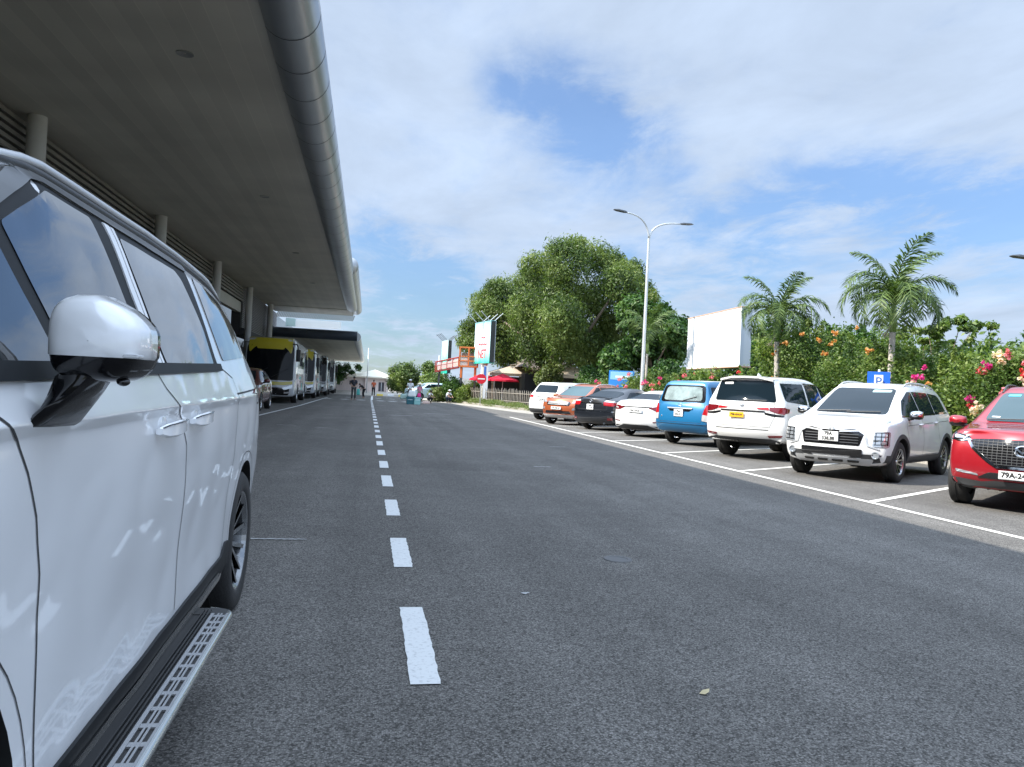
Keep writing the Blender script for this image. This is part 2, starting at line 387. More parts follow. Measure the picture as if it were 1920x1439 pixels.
for (x, y, l, a) in ((.72, 28.3, .9, 25), (1.35, 31.2, 1., 10), (3.1, 34.6, 1.2, 2), (-1.15, 20.9, .35, 0), (-2.1, 21.5, .5, 0), (-.62, 6.2, .42, 0), (-.75, 4.32, .16, 3), (4.3, 17, .4, 10), (2.9, 12.4, .3, 0), (1.02, 4.63, .05, 40)):
    dx, dy = math.cos(R(a))*l/2, math.sin(R(a))*l/2; ragged(b, (x-dx, y-dy), (x+dx, y+dy), .035 if l < 1 else .12, step=.02, jit=.012)
tag(b.obj('faded_marks', M_paintf), kind='structure')
# a fallen leaf and a grating on the road
b = B(); b.lathe([(.0, .003), (.075, .003), (.08, .007), (.105, .007), (.11, .001)], 24)
o = b.obj('drain_cover', mat('cast_iron', (.10, .10, .10), .8)); o.location = (1.93, 5.6, 0); tag(o, 'small round iron cover set in the open asphalt', 'drain cover')
b = B(); b.add([(0, 0, .006), (.02, .012, .016), (.045, .0, .012), (.02, -.014, .007), (.055, .02, .018), (.03, .03, .01)], [(0, 1, 2, 3), (1, 4, 2), (0, 5, 1)])
o = b.obj('fallen_leaf', mat('dry_leaf', (.45, .38, .22), .7)); o.location = (1.44, 3.05, 0); tag(o, 'tiny dry leaf lying on the near asphalt', 'leaf')

# ================================================================== terminal
M_soff = None
def soffit_mat():
    m, nt, b = node_mat('soffit_panels'); N = nt.nodes.new; L = nt.links.new; t = N('ShaderNodeTexCoord'); s = N('ShaderNodeSeparateXYZ'); L(t.outputs['Object'], s.inputs[0])
    def seam(o, per, w):
        a = N('ShaderNodeMath'); a.operation = 'MULTIPLY'; a.inputs[1].default_value = 1/per; L(o, a.inputs[0])
        f = N('ShaderNodeMath'); f.operation = 'FRACT'; L(a.outputs[0], f.inputs[0])
        c = N('ShaderNodeMath'); c.operation = 'LESS_THAN'; c.inputs[1].default_value = w/per; L(f.outputs[0], c.inputs[0]); return c.outputs[0], a.outputs[0]
    sx, ax = seam(s.outputs[0], .3, .012)
    fl = N('ShaderNodeMath'); fl.operation = 'FLOOR'; L(ax, fl.inputs[0])
    wn_ = N('ShaderNodeTexWhiteNoise'); wn_.noise_dimensions = '1D'; L(fl.outputs[0], wn_.inputs['W'])
    r = N('ShaderNodeMapRange'); r.inputs['To Min'].default_value = .93; r.inputs['To Max'].default_value = 1.07; L(wn_.outputs[0], r.inputs[0])
    k = N('ShaderNodeMath'); k.operation = 'MULTIPLY_ADD'; k.inputs[1].default_value = .14; L(sx, k.inputs[0]); L(r.outputs[0], k.inputs[2])
    n = N('ShaderNodeTexNoise'); n.inputs['Scale'].default_value = .5; n.inputs['Detail'].default_value = 5; L(t.outputs['Object'], n.inputs['Vector'])
    r2 = N('ShaderNodeMapRange'); r2.inputs['From Min'].default_value = .3; r2.inputs['From Max'].default_value = .7; r2.inputs['To Min'].default_value = .86; r2.inputs['To Max'].default_value = 1.1; L(n.outputs[0], r2.inputs[0])
    q = N('ShaderNodeMath'); q.operation = 'MULTIPLY'; L(k.outputs[0], q.inputs[0]); L(r2.outputs[0], q.inputs[1])
    v = N('ShaderNodeVectorMath'); v.operation = 'SCALE'; v.inputs[0].default_value = (.50, .475, .40); L(q.outputs[0], v.inputs['Scale']); L(v.outputs[0], b.inputs['Base Color'])
    b.inputs['Roughness'].default_value = .55; return m
M_soff = soffit_mat()
M_gut = mat('gutter_metal', (.40, .42, .43), .34, .55, var=(.6, .08))
M_gutj = mat('gutter_joint', (.04, .042, .045), .6)
M_col = mat('column_paint', (.50, .50, .49), .5, var=(3, .05))
M_wall = mat('terminal_wall', (.55, .55, .52), .7, var=(1, .06))
M_louv = mat('louver_metal', (.24, .23, .21), .5, .3)
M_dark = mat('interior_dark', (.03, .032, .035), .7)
M_roofm = mat('roof_metal', (.6, .62, .62), .4, .4)
T = thing('airport_terminal', 'long terminal with a deep grey canopy, rounded metal eaves and pale columns', 'terminal building')
SZ = 6.15; YE = 53.5
b = B(); b.box((-9.9, -14, SZ), (-1.52, YE, SZ+.12)); b.obj('soffit', M_soff, T)
b = B(); b.box((-9.9, -14, SZ+.12), (-1.4, YE, SZ+.62)); b.add([(-9.9, -14, SZ+.62), (-1.4, -14, SZ+.62), (-1.4, YE, SZ+.62), (-9.9, YE, SZ+.62), (-9.9, -14, SZ+1.9), (-9.9, YE, SZ+1.9)], [(0, 1, 4), (3, 5, 2), (1, 2, 5, 4), (0, 4, 5, 3), (0, 3, 2, 1)]); b.obj('roof', M_roofm, T)
def gutter(y0, y1, cx, cz, r, dome=False, step=1.2, along='Y', m=None):
    b = B(); n = 28; ys = []; y = y0
    while y < y1-.01: ys.append(y); y += step
    ys.append(y1)
    for a, c in zip(ys[:-1], ys[1:]):
        prof = [(r, a+.004), (r, c-.012), (r-.012, c-.010), (r-.012, c+.002)]
        b.lathe([(rr, hh) for rr, hh in prof], n, mi=0, axis='X')
        b.lathe([(r+.003, c-.014), (r+.003, c+.010)], n, mi=1, axis='X')
    caps = [(r, y0+.004)]; 
    if dome: prof = [(r*math.cos(R(q)), y0+.004-r*.8*math.sin(R(q))) for q in range(0, 91, 15)]; b.lathe(prof, n, axis='X')
    else: b.lathe([(.001, y0), (r, y0)], n, axis='X')
    b.lathe([(r, y1-.012), (.001, y1-.012)], n, axis='X')
    vs = []
    for (h, c_, d_) in b.v:
        vs.append((cx+c_, h, cz+d_) if along == 'Y' else (h, cx+c_, cz+d_))
    b.v = vs; return b
b = gutter(-14, YE, -1.33, 6.42, .42); b.obj('gutter', [M_gut, M_gutj], T, smooth=True, sharp=40)
b = gutter(36.5, 58, -1.12, 6.62, .42, dome=True); b.obj('gutter', [M_gut, M_gutj], T, smooth=True, sharp=40)
b = B(); b.box((-6.9, YE+.01, SZ-.03), (-1.3, 58, SZ+.2)); b.obj('roof_end', M_soff, T)
for i in range(34):
    pass
b = B()
for i in range(46):
    x = -6.8+i*.12; b.add([(x, 57.9, 5.72), (x+.07, 57.9, 5.72), (x+.22, 57.9, 6.12), (x+.15, 57.9, 6.12), (x, 58, 5.72), (x+.07, 58, 5.72), (x+.22, 58, 6.12), (x+.15, 58, 6.12)], [(0, 1, 2, 3), (7, 6, 5, 4), (0, 4, 5, 1), (3, 2, 6, 7), (1, 5, 6, 2), (0, 3, 7, 4)])
b.obj('end_screen', M_wall, T)
for k in range(8):
    y = 7.35+9.2*k-.4*(k > 6)
    if y > 62: break
    b = B(); b.lathe([(.175, .14), (.175, SZ if y < 54 else 4.4)], 20); b.lathe([(.24, .14), (.24, .30), (.18, .34)], 20)
    b.obj('column', M_col, T, smooth=True, sharp=40, loc=(-6.62, y, 0))
b = B()
for i in range(5):
    z = 5.36+i*.155; b.box((-6.98, -14, z), (-6.90, 44, z+.085))
b.obj('louver', M_louv, T)
b = B(); b.box((-7.3, -14, 4.75), (-7.02, 44, 5.30)); b.obj('beam', M_wall, T)
b = B()
for i in range(22):
    z = 3.95+i*.10; b.box((-6.98, 44.01, z), (-6.93, 60, z+.05))
for i in range(12):
    y = 44.6+i*1.35; b.box((-7.02, y, 3.9), (-6.985, y+.06, 6.14))
b.obj('louver', mat('screen_metal', (.20, .19, .20), .5, .4), T)
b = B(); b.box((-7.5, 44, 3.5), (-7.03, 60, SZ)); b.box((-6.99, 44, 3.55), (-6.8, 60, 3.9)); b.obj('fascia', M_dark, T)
b = B(); b.box((-10.4, -14, .14), (-10.0, 120, 8)); b.obj('facade', mat('facade_glass', (.018, .022, .024), .12, spec=.7), T)
b = B()
for k in range(14):
    b.box((-9.98, -12+k*4.6, .14), (-9.86, -11.86+k*4.6, SZ))
b.box((-9.98, -14, 2.9), (-9.88, 60, 3.05)); b.obj('facade_frame', M_louv, T)
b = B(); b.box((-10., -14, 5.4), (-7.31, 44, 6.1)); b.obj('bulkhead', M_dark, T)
for i in range(4):
    for x in (-3.0,):
        b = B(); b.lathe([(.02, .0), (.10, 0.), (.13, -.012), (.13, .01)], 20); b.obj('downlight', mat('downlight_glass', (.26, .26, .24), .3), T, loc=(x, 12.5+i*9.2, SZ-.002), smooth=True, sharp=40)
# lower canopy beyond
L2 = thing('lower_canopy', 'lower grey canopy with dark rounded edge beyond the main terminal roof', 'canopy')
b = B(); b.box((-6.9, 57.6, 4.28), (-1.15, 118, 4.4)); b.obj('soffit', M_soff, L2)
b = B(); b.box((-6.9, 57.6, 4.4), (-1.15, 118, 4.80)); b.obj('roof', M_roofm, L2)
b = gutter(57.5, 118, -1.0, 4.55, .33, step=3); b.obj('gutter', [M_gut, M_gutj], L2, smooth=True, sharp=40)
b = gutter(-6.9, -.95, 57.45, 4.60, .36, along='X', step=1.2); b.obj('gutter', [mat('gutter_dark', (.035, .045, .06), .4, .3), M_gutj], L2, smooth=True, sharp=40)
for k in range(8):
    b = B(); b.lathe([(.15, .14), (.15, 4.3)], 14); b.obj('column', M_col, L2, smooth=True, sharp=40, loc=(-6.3, 62+7*k, 0))
b = B(); b.box((-6.2, 59., 5.15), (-5.5, 59.1, 5.75)); b.box((-5.47, 59, 5.15), (-2.2, 59.08, 5.7), mi=1); 
o = b.obj('sign_board', [mat('sign_aqua', (.38, .52, .52), .4), mat('sign_white', (.78, .82, .84), .4)]); tag(o, 'pale sign strip standing above the dark edge of the lower canopy', 'sign')
# ================================================================== vehicle toolkit
def lattice(L, st, fcols=(-1, -.62, 0, .62, 1), nose=None, tail=None, fb=.18, rb=.12, crown=.02, creases=(), botin=.9, levels=None):
    """closed cage: stations along Y (front at -L/2), levels up, columns across. station = (s, [z...], [w...])"""
    nI, nJ, nK = len(st), len(fcols), len(st[0][1]); idx = {}; vs = []
    for i, (s, zs, ws) in enumerate(st):
        for j, f in enumerate(fcols):
            for k in range(nK):
                if 0 < i < nI-1 and 0 < j < nJ-1 and 0 < k < nK-1: continue
                x = ws[k]*f; y = s-L/2; z = zs[k]
                if i == 0: y += fb*f*f + (nose[k] if nose else 0)
                elif i == 1: y += fb*.45*f*f + (nose[k]*.35 if nose else 0)
                elif i == nI-1: y -= rb*f*f + (tail[k] if tail else 0)
                elif i == nI-2: y -= rb*.4*f*f
                if k == nK-1: z += crown*(1-f*f)
                idx[i, j, k] = len(vs); vs.append((x, y, z))
    fs = []
    Q = lambda a, b, c, d: fs.append((idx[a], idx[b], idx[c], idx[d]))
    for i in range(nI-1):
        for j in range(nJ-1):
            Q((i, j, nK-1), (i, j+1, nK-1), (i+1, j+1, nK-1), (i+1, j, nK-1)); Q((i, j, 0), (i+1, j, 0), (i+1, j+1, 0), (i, j+1, 0))
        for k in range(nK-1):
            Q((i, 0, k), (i, 0, k+1), (i+1, 0, k+1), (i+1, 0, k)); Q((i, nJ-1, k), (i+1, nJ-1, k), (i+1, nJ-1, k+1), (i, nJ-1, k+1))
    for j in range(nJ-1):
        for k in range(nK-1):
            Q((0, j, k), (0, j+1, k), (0, j+1, k+1), (0, j, k+1)); Q((nI-1, j, k), (nI-1, j, k+1), (nI-1, j+1, k+1), (nI-1, j+1, k))
    return vs, fs, idx
class Car:
    def __init__(s, name, label, cat, loc, rz, L, W, paint, cage, sub=3, wheels=None, group=None, edge_creases=()):
        s.L, s.W = L, W; s.T = thing(name, label, cat, (loc[0], loc[1], 0), rz, group)
        vs, fs, idx = cage
        me = mesh(vs, fs, [paint, M_under], True); s.body = link('body', me, s.T)
        bm = bmesh.new(); bm.from_mesh(me); cl = bm.edges.layers.float.new('crease_edge'); bm.verts.ensure_lookup_table()
        want = {}
        for (a, b, v) in edge_creases:
            if a in idx and b in idx: want[frozenset((idx[a], idx[b]))] = v
        for e in bm.edges:
            k = frozenset((e.verts[0].index, e.verts[1].index))
            if k in want: e[cl] = want[k]
        bmesh.ops.recalc_face_normals(bm, faces=bm.faces[:]); bm.to_mesh(me); bm.free()
        md = s.body.modifiers.new('s', 'SUBSURF'); md.levels = sub; md.render_levels = sub
        bake(s.body)
        for v in s.body.data.vertices:      # pressed panels are never perfectly true
            x, y, z = v.co; k = .0011*math.sin(y*5.1+z*3.7+L)+.0009*math.sin(y*11.3-z*8.2)+.0007*math.sin(z*17+y*2.3)
            v.co.x += math.copysign(k*1.6, x)*min(1, abs(x)*2)
            v.co.z += k if z > .9 else 0
        bm = bmesh.new(); bm.from_mesh(s.body.data); s.bvh = BVHTree.FromBMesh(bm); bm.free()
        s.wheels = wheels
        if wheels:
            cb = B()
            for (ws_, r, hw) in wheels['at']:
                for sg in (-1, 1):
                    n = 40; xa, xb = sg*(W/2-.34), sg*(W/2+.3)
                    prof = [(math.cos(2*math.pi*k/n)*r, math.sin(2*math.pi*k/n)*r) for k in range(n)]
                    v = [(xa, ws_-L/2+c, wheels['z']+d) for c, d in prof] + [(xb, ws_-L/2+c, wheels['z']+d) for c, d in prof]
                    cb.add(v, [tuple(range(n-1, -1, -1)), tuple(range(n, 2*n))] + [(k, (k+1) % n, (k+1) % n+n, k+n) for k in range(n)])
            c = link('cut', cb.me([M_under]))
            md = s.body.modifiers.new('b', 'BOOLEAN'); md.operation = 'DIFFERENCE'; md.object = c; md.solver = 'EXACT'; md.material_mode = 'TRANSFER'
            c.hide_render = True; c.parent = None; c.matrix_world = Matrix.Identity(4)
            # cutter must sit in the body's own space
            save = s.T.location.copy(), s.T.rotation_euler.copy(); s.T.location = (0, 0, 0); s.T.rotation_euler = (0, 0, 0)
            bpy.context.view_layer.update(); bake(s.body); s.T.location, s.T.rotation_euler = save
            bpy.data.objects.remove(c)
            me = s.body.data; me.polygons.foreach_set('use_smooth', [True]*len(me.polygons)); set_sharp(me, 38)
            ids = [m.name if m else '' for m in me.materials]
    def hit(s, o, d):
        h = s.bvh.ray_cast(Vector(o), Vector(d))
        if h[0] is None:
            p = Vector(o); W, L = s.W, s.L
            if abs(d[0]) > .5: p.x = math.copysign(W/2-.12, p.x)
            elif abs(d[1]) > .5: p.y = math.copysign(L/2-.35, p.y)
            else: p.z = 1.3
            q = s.bvh.find_nearest(p); return q[0], q[1]
        return h[0], h[1]
    def P(s, view, u, v):
        L = s.L
        if view == 'L': return (4, u-L/2, v), (-1, 0, 0)
        if view == 'R': return (-4, u-L/2, v), (1, 0, 0)
        if view == 'F': return (u, -L/2-3, v), (0, 1, 0)
        if view == 'B': return (u, L/2+3, v), (0, -1, 0)
        return (u, v-L/2, 4), (0, 0, -1)
    def patch(s, name, poly, view, m, off=.003, res=.07, thick=.012, parent=None, rnd=.02, dome=0.):
        if rnd: poly = rp(poly, rnd)
        bm = bmesh.new(); f = bm.faces.new([bm.verts.new((a, b, 0)) for a, b in poly]); f.normal_update()
        bmesh.ops.triangulate(bm, faces=[f])
        xs = [p[0] for p in poly]; ys = [p[1] for p in poly]
        for ax, lo, hi in ((0, min(xs), max(xs)), (1, min(ys), max(ys))):
            n = int((hi-lo)/res)+1
            for i in range(1, n):
                c = [0, 0, 0]; c[ax] = lo+(hi-lo)*i/n; no = [0, 0, 0]; no[ax] = 1
                bmesh.ops.bisect_plane(bm, geom=bm.verts[:]+bm.edges[:]+bm.faces[:], plane_co=c, plane_no=no, dist=1e-5)
        bmesh.ops.remove_doubles(bm, verts=bm.verts[:], dist=1e-5)
        dm = Vector(s.P(view, 0, 0)[1]); cx, cy = (min(xs)+max(xs))/2, (min(ys)+max(ys))/2; hx, hy = (max(xs)-min(xs))/2, (max(ys)-min(ys))/2
        for v in bm.verts:
            o, d = s.P(view, v.co.x, v.co.y); p, n = s.hit(o, d)
            if view in 'LR':          # keep side panels off the roof: slide down to the side's own edge
                t_ = 0
                while abs(n.x) < .45 and v.co.y-t_ > .9 and t_ < .12:
                    t_ += .006; o, d = s.P(view, v.co.x, v.co.y-t_); p, n = s.hit(o, d)
            if n.dot(dm) > 0: n = -n
            q = 0
            if dome: q = dome*max(0, 1-((v.co.x-cx)/hx)**2)*max(0, 1-((v.co.y-cy)/hy)**2)
            v.co = p + n*(off+q)
        bm.normal_update()
        s_ = sum((f.normal*f.calc_area() for f in bm.faces), Vector())
        if s_.dot(dm) > 0: bmesh.ops.reverse_faces(bm, faces=bm.faces[:])
        for f in bm.faces: f.smooth = True
        if thick:
            be = [e for e in bm.edges if e.is_boundary]
            r = bmesh.ops.extrude_edge_only(bm, edges=be); nv = [g for g in r['geom'] if isinstance(g, bmesh.types.BMVert)]
            bm.normal_update()
            for v in nv: v.co += dm*thick
            for e in be: e.smooth = False
        me = bpy.data.meshes.new('m'); bm.to_mesh(me); bm.free(); me.materials.append(m)
        return link(name, me, parent or s.T)
    def both(s, name, poly, m, **k):
        return s.patch(name, poly, 'L', m, **k), s.patch(name, poly, 'R', m, **k)
    def pair(s, name, poly, view, m, **k):
        a = s.patch(name, poly, view, m, **k); b = s.patch(name, [(-x, y) for x, y in poly][::-1], view, m, **k); return a, b
    def line(s, b, pts, view, w=.006, off=.0015, step=.04, h=.0, closed=False):   # a narrow ribbon along the surface, into B
        if closed: pts = list(pts)+[pts[0]]
        P3 = []
        for (a, c) in zip(pts[:-1], pts[1:]):
            a, c = Vector(a), Vector(c); n = max(1, int((c-a).length/step))
            for i in range(n): P3.append(a+(c-a)*i/n)
        P3.append(Vector(pts[-1]))
        tv = []
        for i, p in enumerate(P3):
            t = (P3[min(i+1, len(P3)-1)]-P3[max(i-1, 0)]); t = t.normalized() if t.length else Vector((1, 0)); q = Vector((-t.y, t.x))*w/2
            for sgn in (-1, 1):
                o, d = s.P(view, *(p+q*sgn)[:]); hp, hn = s.hit(o, d)
                if hn.dot(Vector(d)) > 0: hn = -hn
                tv.append(hp+hn*off)
        b.add(tv, [(2*i, 2*i+1, 2*i+3, 2*i+2) for i in range(len(P3)-1)]); return b
    def on(s, view, u, v, off=0.):
        o, d = s.P(view, u, v); p, n = s.hit(o, d)
        if n.dot(Vector(d)) > 0: n = -n
        return p+n*off, n
    def plate(s, view, u, v, w, h, lines, size, face=None, off=.012, parent=None, tilt=True):
        p, n = s.on(view, u, v)
        n = Vector((0, -1, 0)) if view == 'F' else Vector((0, 1, 0))
        p = p + n*(off+.012)
        M = Matrix.Translation(p) @ (Matrix.Rotation(R(90), 4, 'X') if view == 'F' else Matrix.Rotation(R(180), 4, 'Z') @ Matrix.Rotation(R(90), 4, 'X'))
        b = B(); b.box((-w/2, -h/2, -.012), (w/2, h/2, 0), bev=.004); o = b.obj('number_plate', face or M_platew, parent or s.T); o.matrix_local = M
        b2 = B(); e = .006; 
        for lo, hi in (((-w/2+e, h/2-e-.003), (w/2-e, h/2-e)), ((-w/2+e, -h/2+e), (w/2-e, -h/2+e+.003)), ((-w/2+e, -h/2+e), (-w/2+e+.003, h/2-e)), ((w/2-e-.003, -h/2+e), (w/2-e, h/2-e))):
            b2.box((*lo, .0002), (*hi, .0012))
        b2.obj('plate_border', M_ink, o)
        for i, t in enumerate(lines):
            me = text_mesh(t, size, .001, M_ink, bold=.0035*size/.08)
            y = (len(lines)-1)/2*size*1.02-i*size*1.02
            link('plate_text', me, o, loc=(0, y, .0012))
        return o
def wheel_meshes(Rw, width, rim, style=0, spokes=5, m_rim=None, m_dark=None):
    m_rim = m_rim or M_alloy; m_dark = m_dark or M_alloyd
    t = B(); w = width/2
    t.lathe([(rim-.005, -w*.92), (rim+.02, -w), (Rw-.03, -w), (Rw-.008, -w*.85), (Rw, -w*.6), (Rw, -.02), (Rw-.008, -.016), (Rw-.008, .016), (Rw, .02), (Rw, w*.6), (Rw-.008, w*.85), (Rw-.03, w), (rim+.03, w*1.02), (rim+.012, w*.98), (rim-.005, w*.9), (rim-.02, w*.6)], 48, axis='X')
    tyre = t.me(M_tyre, True, 50)
    r = B()
    r.lathe([(rim-.012, -w*.9), (rim-.03, 0), (rim-.022, w*.75), (rim-.004, w*.93), (rim+.006, w*.95), (rim+.004, w*.88)], 48, axis='X')
    r.lathe([(.001, w*.55), (.03, w*.56), (.034, w*.5), (.06, w*.48), (.065, w*.2)], 20, axis='X')
    for k in range(spokes):
        a = 2*math.pi*k/spokes
        M = Matrix.Rotation(a, 4, 'X')
        for q in ((-1, 1) if style == 1 else (0,)):
            w0, w1 = (.026, .022) if style == 1 else (.045, .032)
            y0, y1 = (q*.022, q*.055*Rw/.33) if style == 1 else (0, 0)
            v = [(w*.5, y0-w0/2, .04), (w*.5, y0+w0/2, .04), (w*.86, y1+w1/2, rim-.015), (w*.86, y1-w1/2, rim-.015), (w*.22, y0-w0/2, .04), (w*.22, y0+w0/2, .04), (w*.58, y1+w1/2, rim-.015), (w*.58, y1-w1/2, rim-.015)]
            v = [M @ Vector(p) for p in v]
            r.add(v, [(0, 1, 2, 3), (4, 7, 6, 5), (0, 3, 7, 4), (1, 5, 6, 2), (0, 4, 5, 1), (3, 2, 6, 7)], 0)
            r.add([Vector(p)+Vector((.0,0,0)) for p in v], [(0, 3, 7, 4), (1, 5, 6, 2)], 1)
    rimm = r.me([m_rim, m_dark], False)
    d = B(); d.lathe([(.001, -w*.2), (rim-.06, -w*.2), (rim-.06, -w*.3), (.001, -w*.3)], 32, axis='X'); d.lathe([(rim-.035, -w*.85), (.001, -w*.85)], 24, axis='X', mi=1)
    disc = d.me([M_disc, M_under], True, 40)
    return tyre, rimm, disc
def add_wheels(car, Rw, width, rim, track, ys, **k):
    ms = wheel_meshes(Rw, width, rim, **k)
    for i, y in enumerate(ys):
        for sg in (1, -1):
            o = link('wheel', ms[2], car.T, loc=(sg*track/2, y-car.L/2, Rw), rot=(random.uniform(0, 6), 0, 0 if sg > 0 else math.pi))
            link('tyre', ms[0], o); link('rim', ms[1], o)
def side_mirror(car, s, z, xout, m_cap, m_low=M_black, size=1., both=True):
    for sg in (1, -1) if both else (1,):
        b = B(); n = 12; rings = []
        # housing: superellipse rings from the glass side (rear) to the nose
        prof = [(-.055, .90), (-.05, 1.), (-.01, 1.02), (.035, .95), (.07, .75), (.088, .42), (.094, .02)]
        vs = []; N = 20
        for (d, k) in prof:
            for q in range(N):
                a = 2*math.pi*q/N; c, e = math.cos(a), math.sin(a)
                x = math.copysign(abs(c)**.7, c)*.115*k; zz = math.copysign(abs(e)**.75, e)*.078*k*(1+.12*c)
                vs.append((x, -d, zz))
        fs = [(i*N+q, i*N+(q+1) % N, (i+1)*N+(q+1) % N, (i+1)*N+q) for i in range(len(prof)-1) for q in range(N)]+[tuple(range(N))]
        mi = []
        for f in fs: mi.append(0 if sum(vs[i][2] for i in f)/len(f) > -.022 else 1)
        me = bpy.data.meshes.new('m'); me.from_pydata([(x*size*sg, y*size, zz*size) for x, y, zz in vs], [], fs); me.materials.append(m_cap); me.materials.append(m_low)
        me.polygons.foreach_set('material_index', mi); me.polygons.foreach_set('use_smooth', [True]*len(fs))
        bm = bmesh.new(); bm.from_mesh(me); bmesh.ops.recalc_face_normals(bm, faces=bm.faces[:]); bm.to_mesh(me); bm.free(); set_sharp(me, 45)
        o = link('side_mirror', me, car.T, loc=(sg*xout, s-car.L/2, z))
        g = B(); g.box((-.1*size, .052*size, -.065*size), (.1*size, .058*size, .065*size), bev=.002); g.obj('mirror_glass', M_chrome, o)
        p, n_ = car.on('L' if sg > 0 else 'R', s+.0, z-.08)
        a = B(); loc = Vector((sg*xout, s-car.L/2, z)); a.tube([p-loc-Vector((sg*.02, 0, 0)), Vector((-sg*.05, .01, -.06)), Vector((-sg*.02, 0, -.03))], [.03*size, .028*size, .03*size], 8); a.obj('mirror_arm', m_low, o, smooth=True)
def handles(car, spots, m, view='LR'):
    for sg, vw in ((1, 'L'), (-1, 'R')):
        for (s0, z0, ln, dz) in spots:
            p, n = car.on(vw, s0, z0); q, _ = car.on(vw, s0+ln, z0+dz)
            b = B(); off = Vector((sg*.032, 0, 0)); b.tube([p+off*.0, p+off*.85+Vector((0, .015, 0)), (p+q)/2+off*1.15, q+off*.85-Vector((0, .015, 0)), q], [.012, .014, .016, .014, .012], 8)
            b.obj('door_handle', m, car.T, smooth=True)
def arch_trim(car, s, z, r0, r1, m, a0=-20, a1=200, **k):
    n = 24; pts = [(s+math.cos(R(a0+(a1-a0)*i/n))*r1, z+math.sin(R(a0+(a1-a0)*i/n))*r1) for i in range(n+1)]
    pts += [(s+math.cos(R(a1-(a1-a0)*i/n))*r0, z+math.sin(R(a1-(a1-a0)*i/n))*r0) for i in range(n+1)]
    return car.both('wheel_arch_trim', pts, m, rnd=0, **k)
def rails(car, s0, s1, x, z, m, h=.045):
    for sg in (1, -1):
        b = B(); n = 10; pts = []
        for i in range(n+1):
            t = i/n; s_ = s0+(s1-s0)*t; p, _ = car.on('T', sg*x, s_); pts.append(p+Vector((0, 0, h*min(1, 7*t, 7*(1-t))-.004)))
        b.tube(pts, .016, 8); 
        for t in (0.28, .72):
            s_ = s0+(s1-s0)*t; p, _ = car.on('T', sg*x, s_); b.box((p.x-.012, p.y-.03, p.z-.01), (p.x+.012, p.y+.03, p.z+h))
        b.obj('roof_rail', m, car.T, smooth=True, sharp=50)
def wiper(car, view, u0, v0, u1, v1, name='wiper'):
    b = B(); pts = [car.on(view, u0+(u1-u0)*t/6, v0+(v1-v0)*t/6, .02)[0] for t in range(7)]; b.tube(pts, .009, 6); b.obj(name, M_black, car.T)
def paint(name, col, rough=.3, metal=0., flake=0.): return mat(name, col, rough, metal, coat=1., croug=.02, spec=.5)
P_white = paint('paint_white', (.70, .70, .69)); P_white2 = paint('paint_cream_white', (.68, .675, .655))
P_black = paint('paint_black', (.008, .010, .014)); P_blue = paint('paint_blue', (.008, .135, .30), .35, .2)
P_orange = paint('paint_copper', (.40, .10, .035), .38, .45); P_redc = paint('paint_crimson', (.33, .008, .016), .35, .35); P_maroon = paint('paint_maroon', (.11, .018, .018), .35, .4)
M_silver = mat('silver_plastic', (.55, .56, .57), .35, .3); M_wing = mat('bright_wing', (.66, .67, .68), .22, .55); M_graycl = mat('grey_cladding', (.05, .052, .055), .55)
def creases(nI, belt, top, v_belt=.35, v_top=.35, cowl=None, extra=()):
    out = []
    for i in range(nI-1):
        for j in (0, 4): out += [((i, j, belt), (i+1, j, belt), v_belt), ((i, j, top), (i+1, j, top), v_top)]
    for (i, v) in (cowl or ()):
        for j in range(4): out.append(((i, j, top), (i, j+1, top), v))
    return out+list(extra)
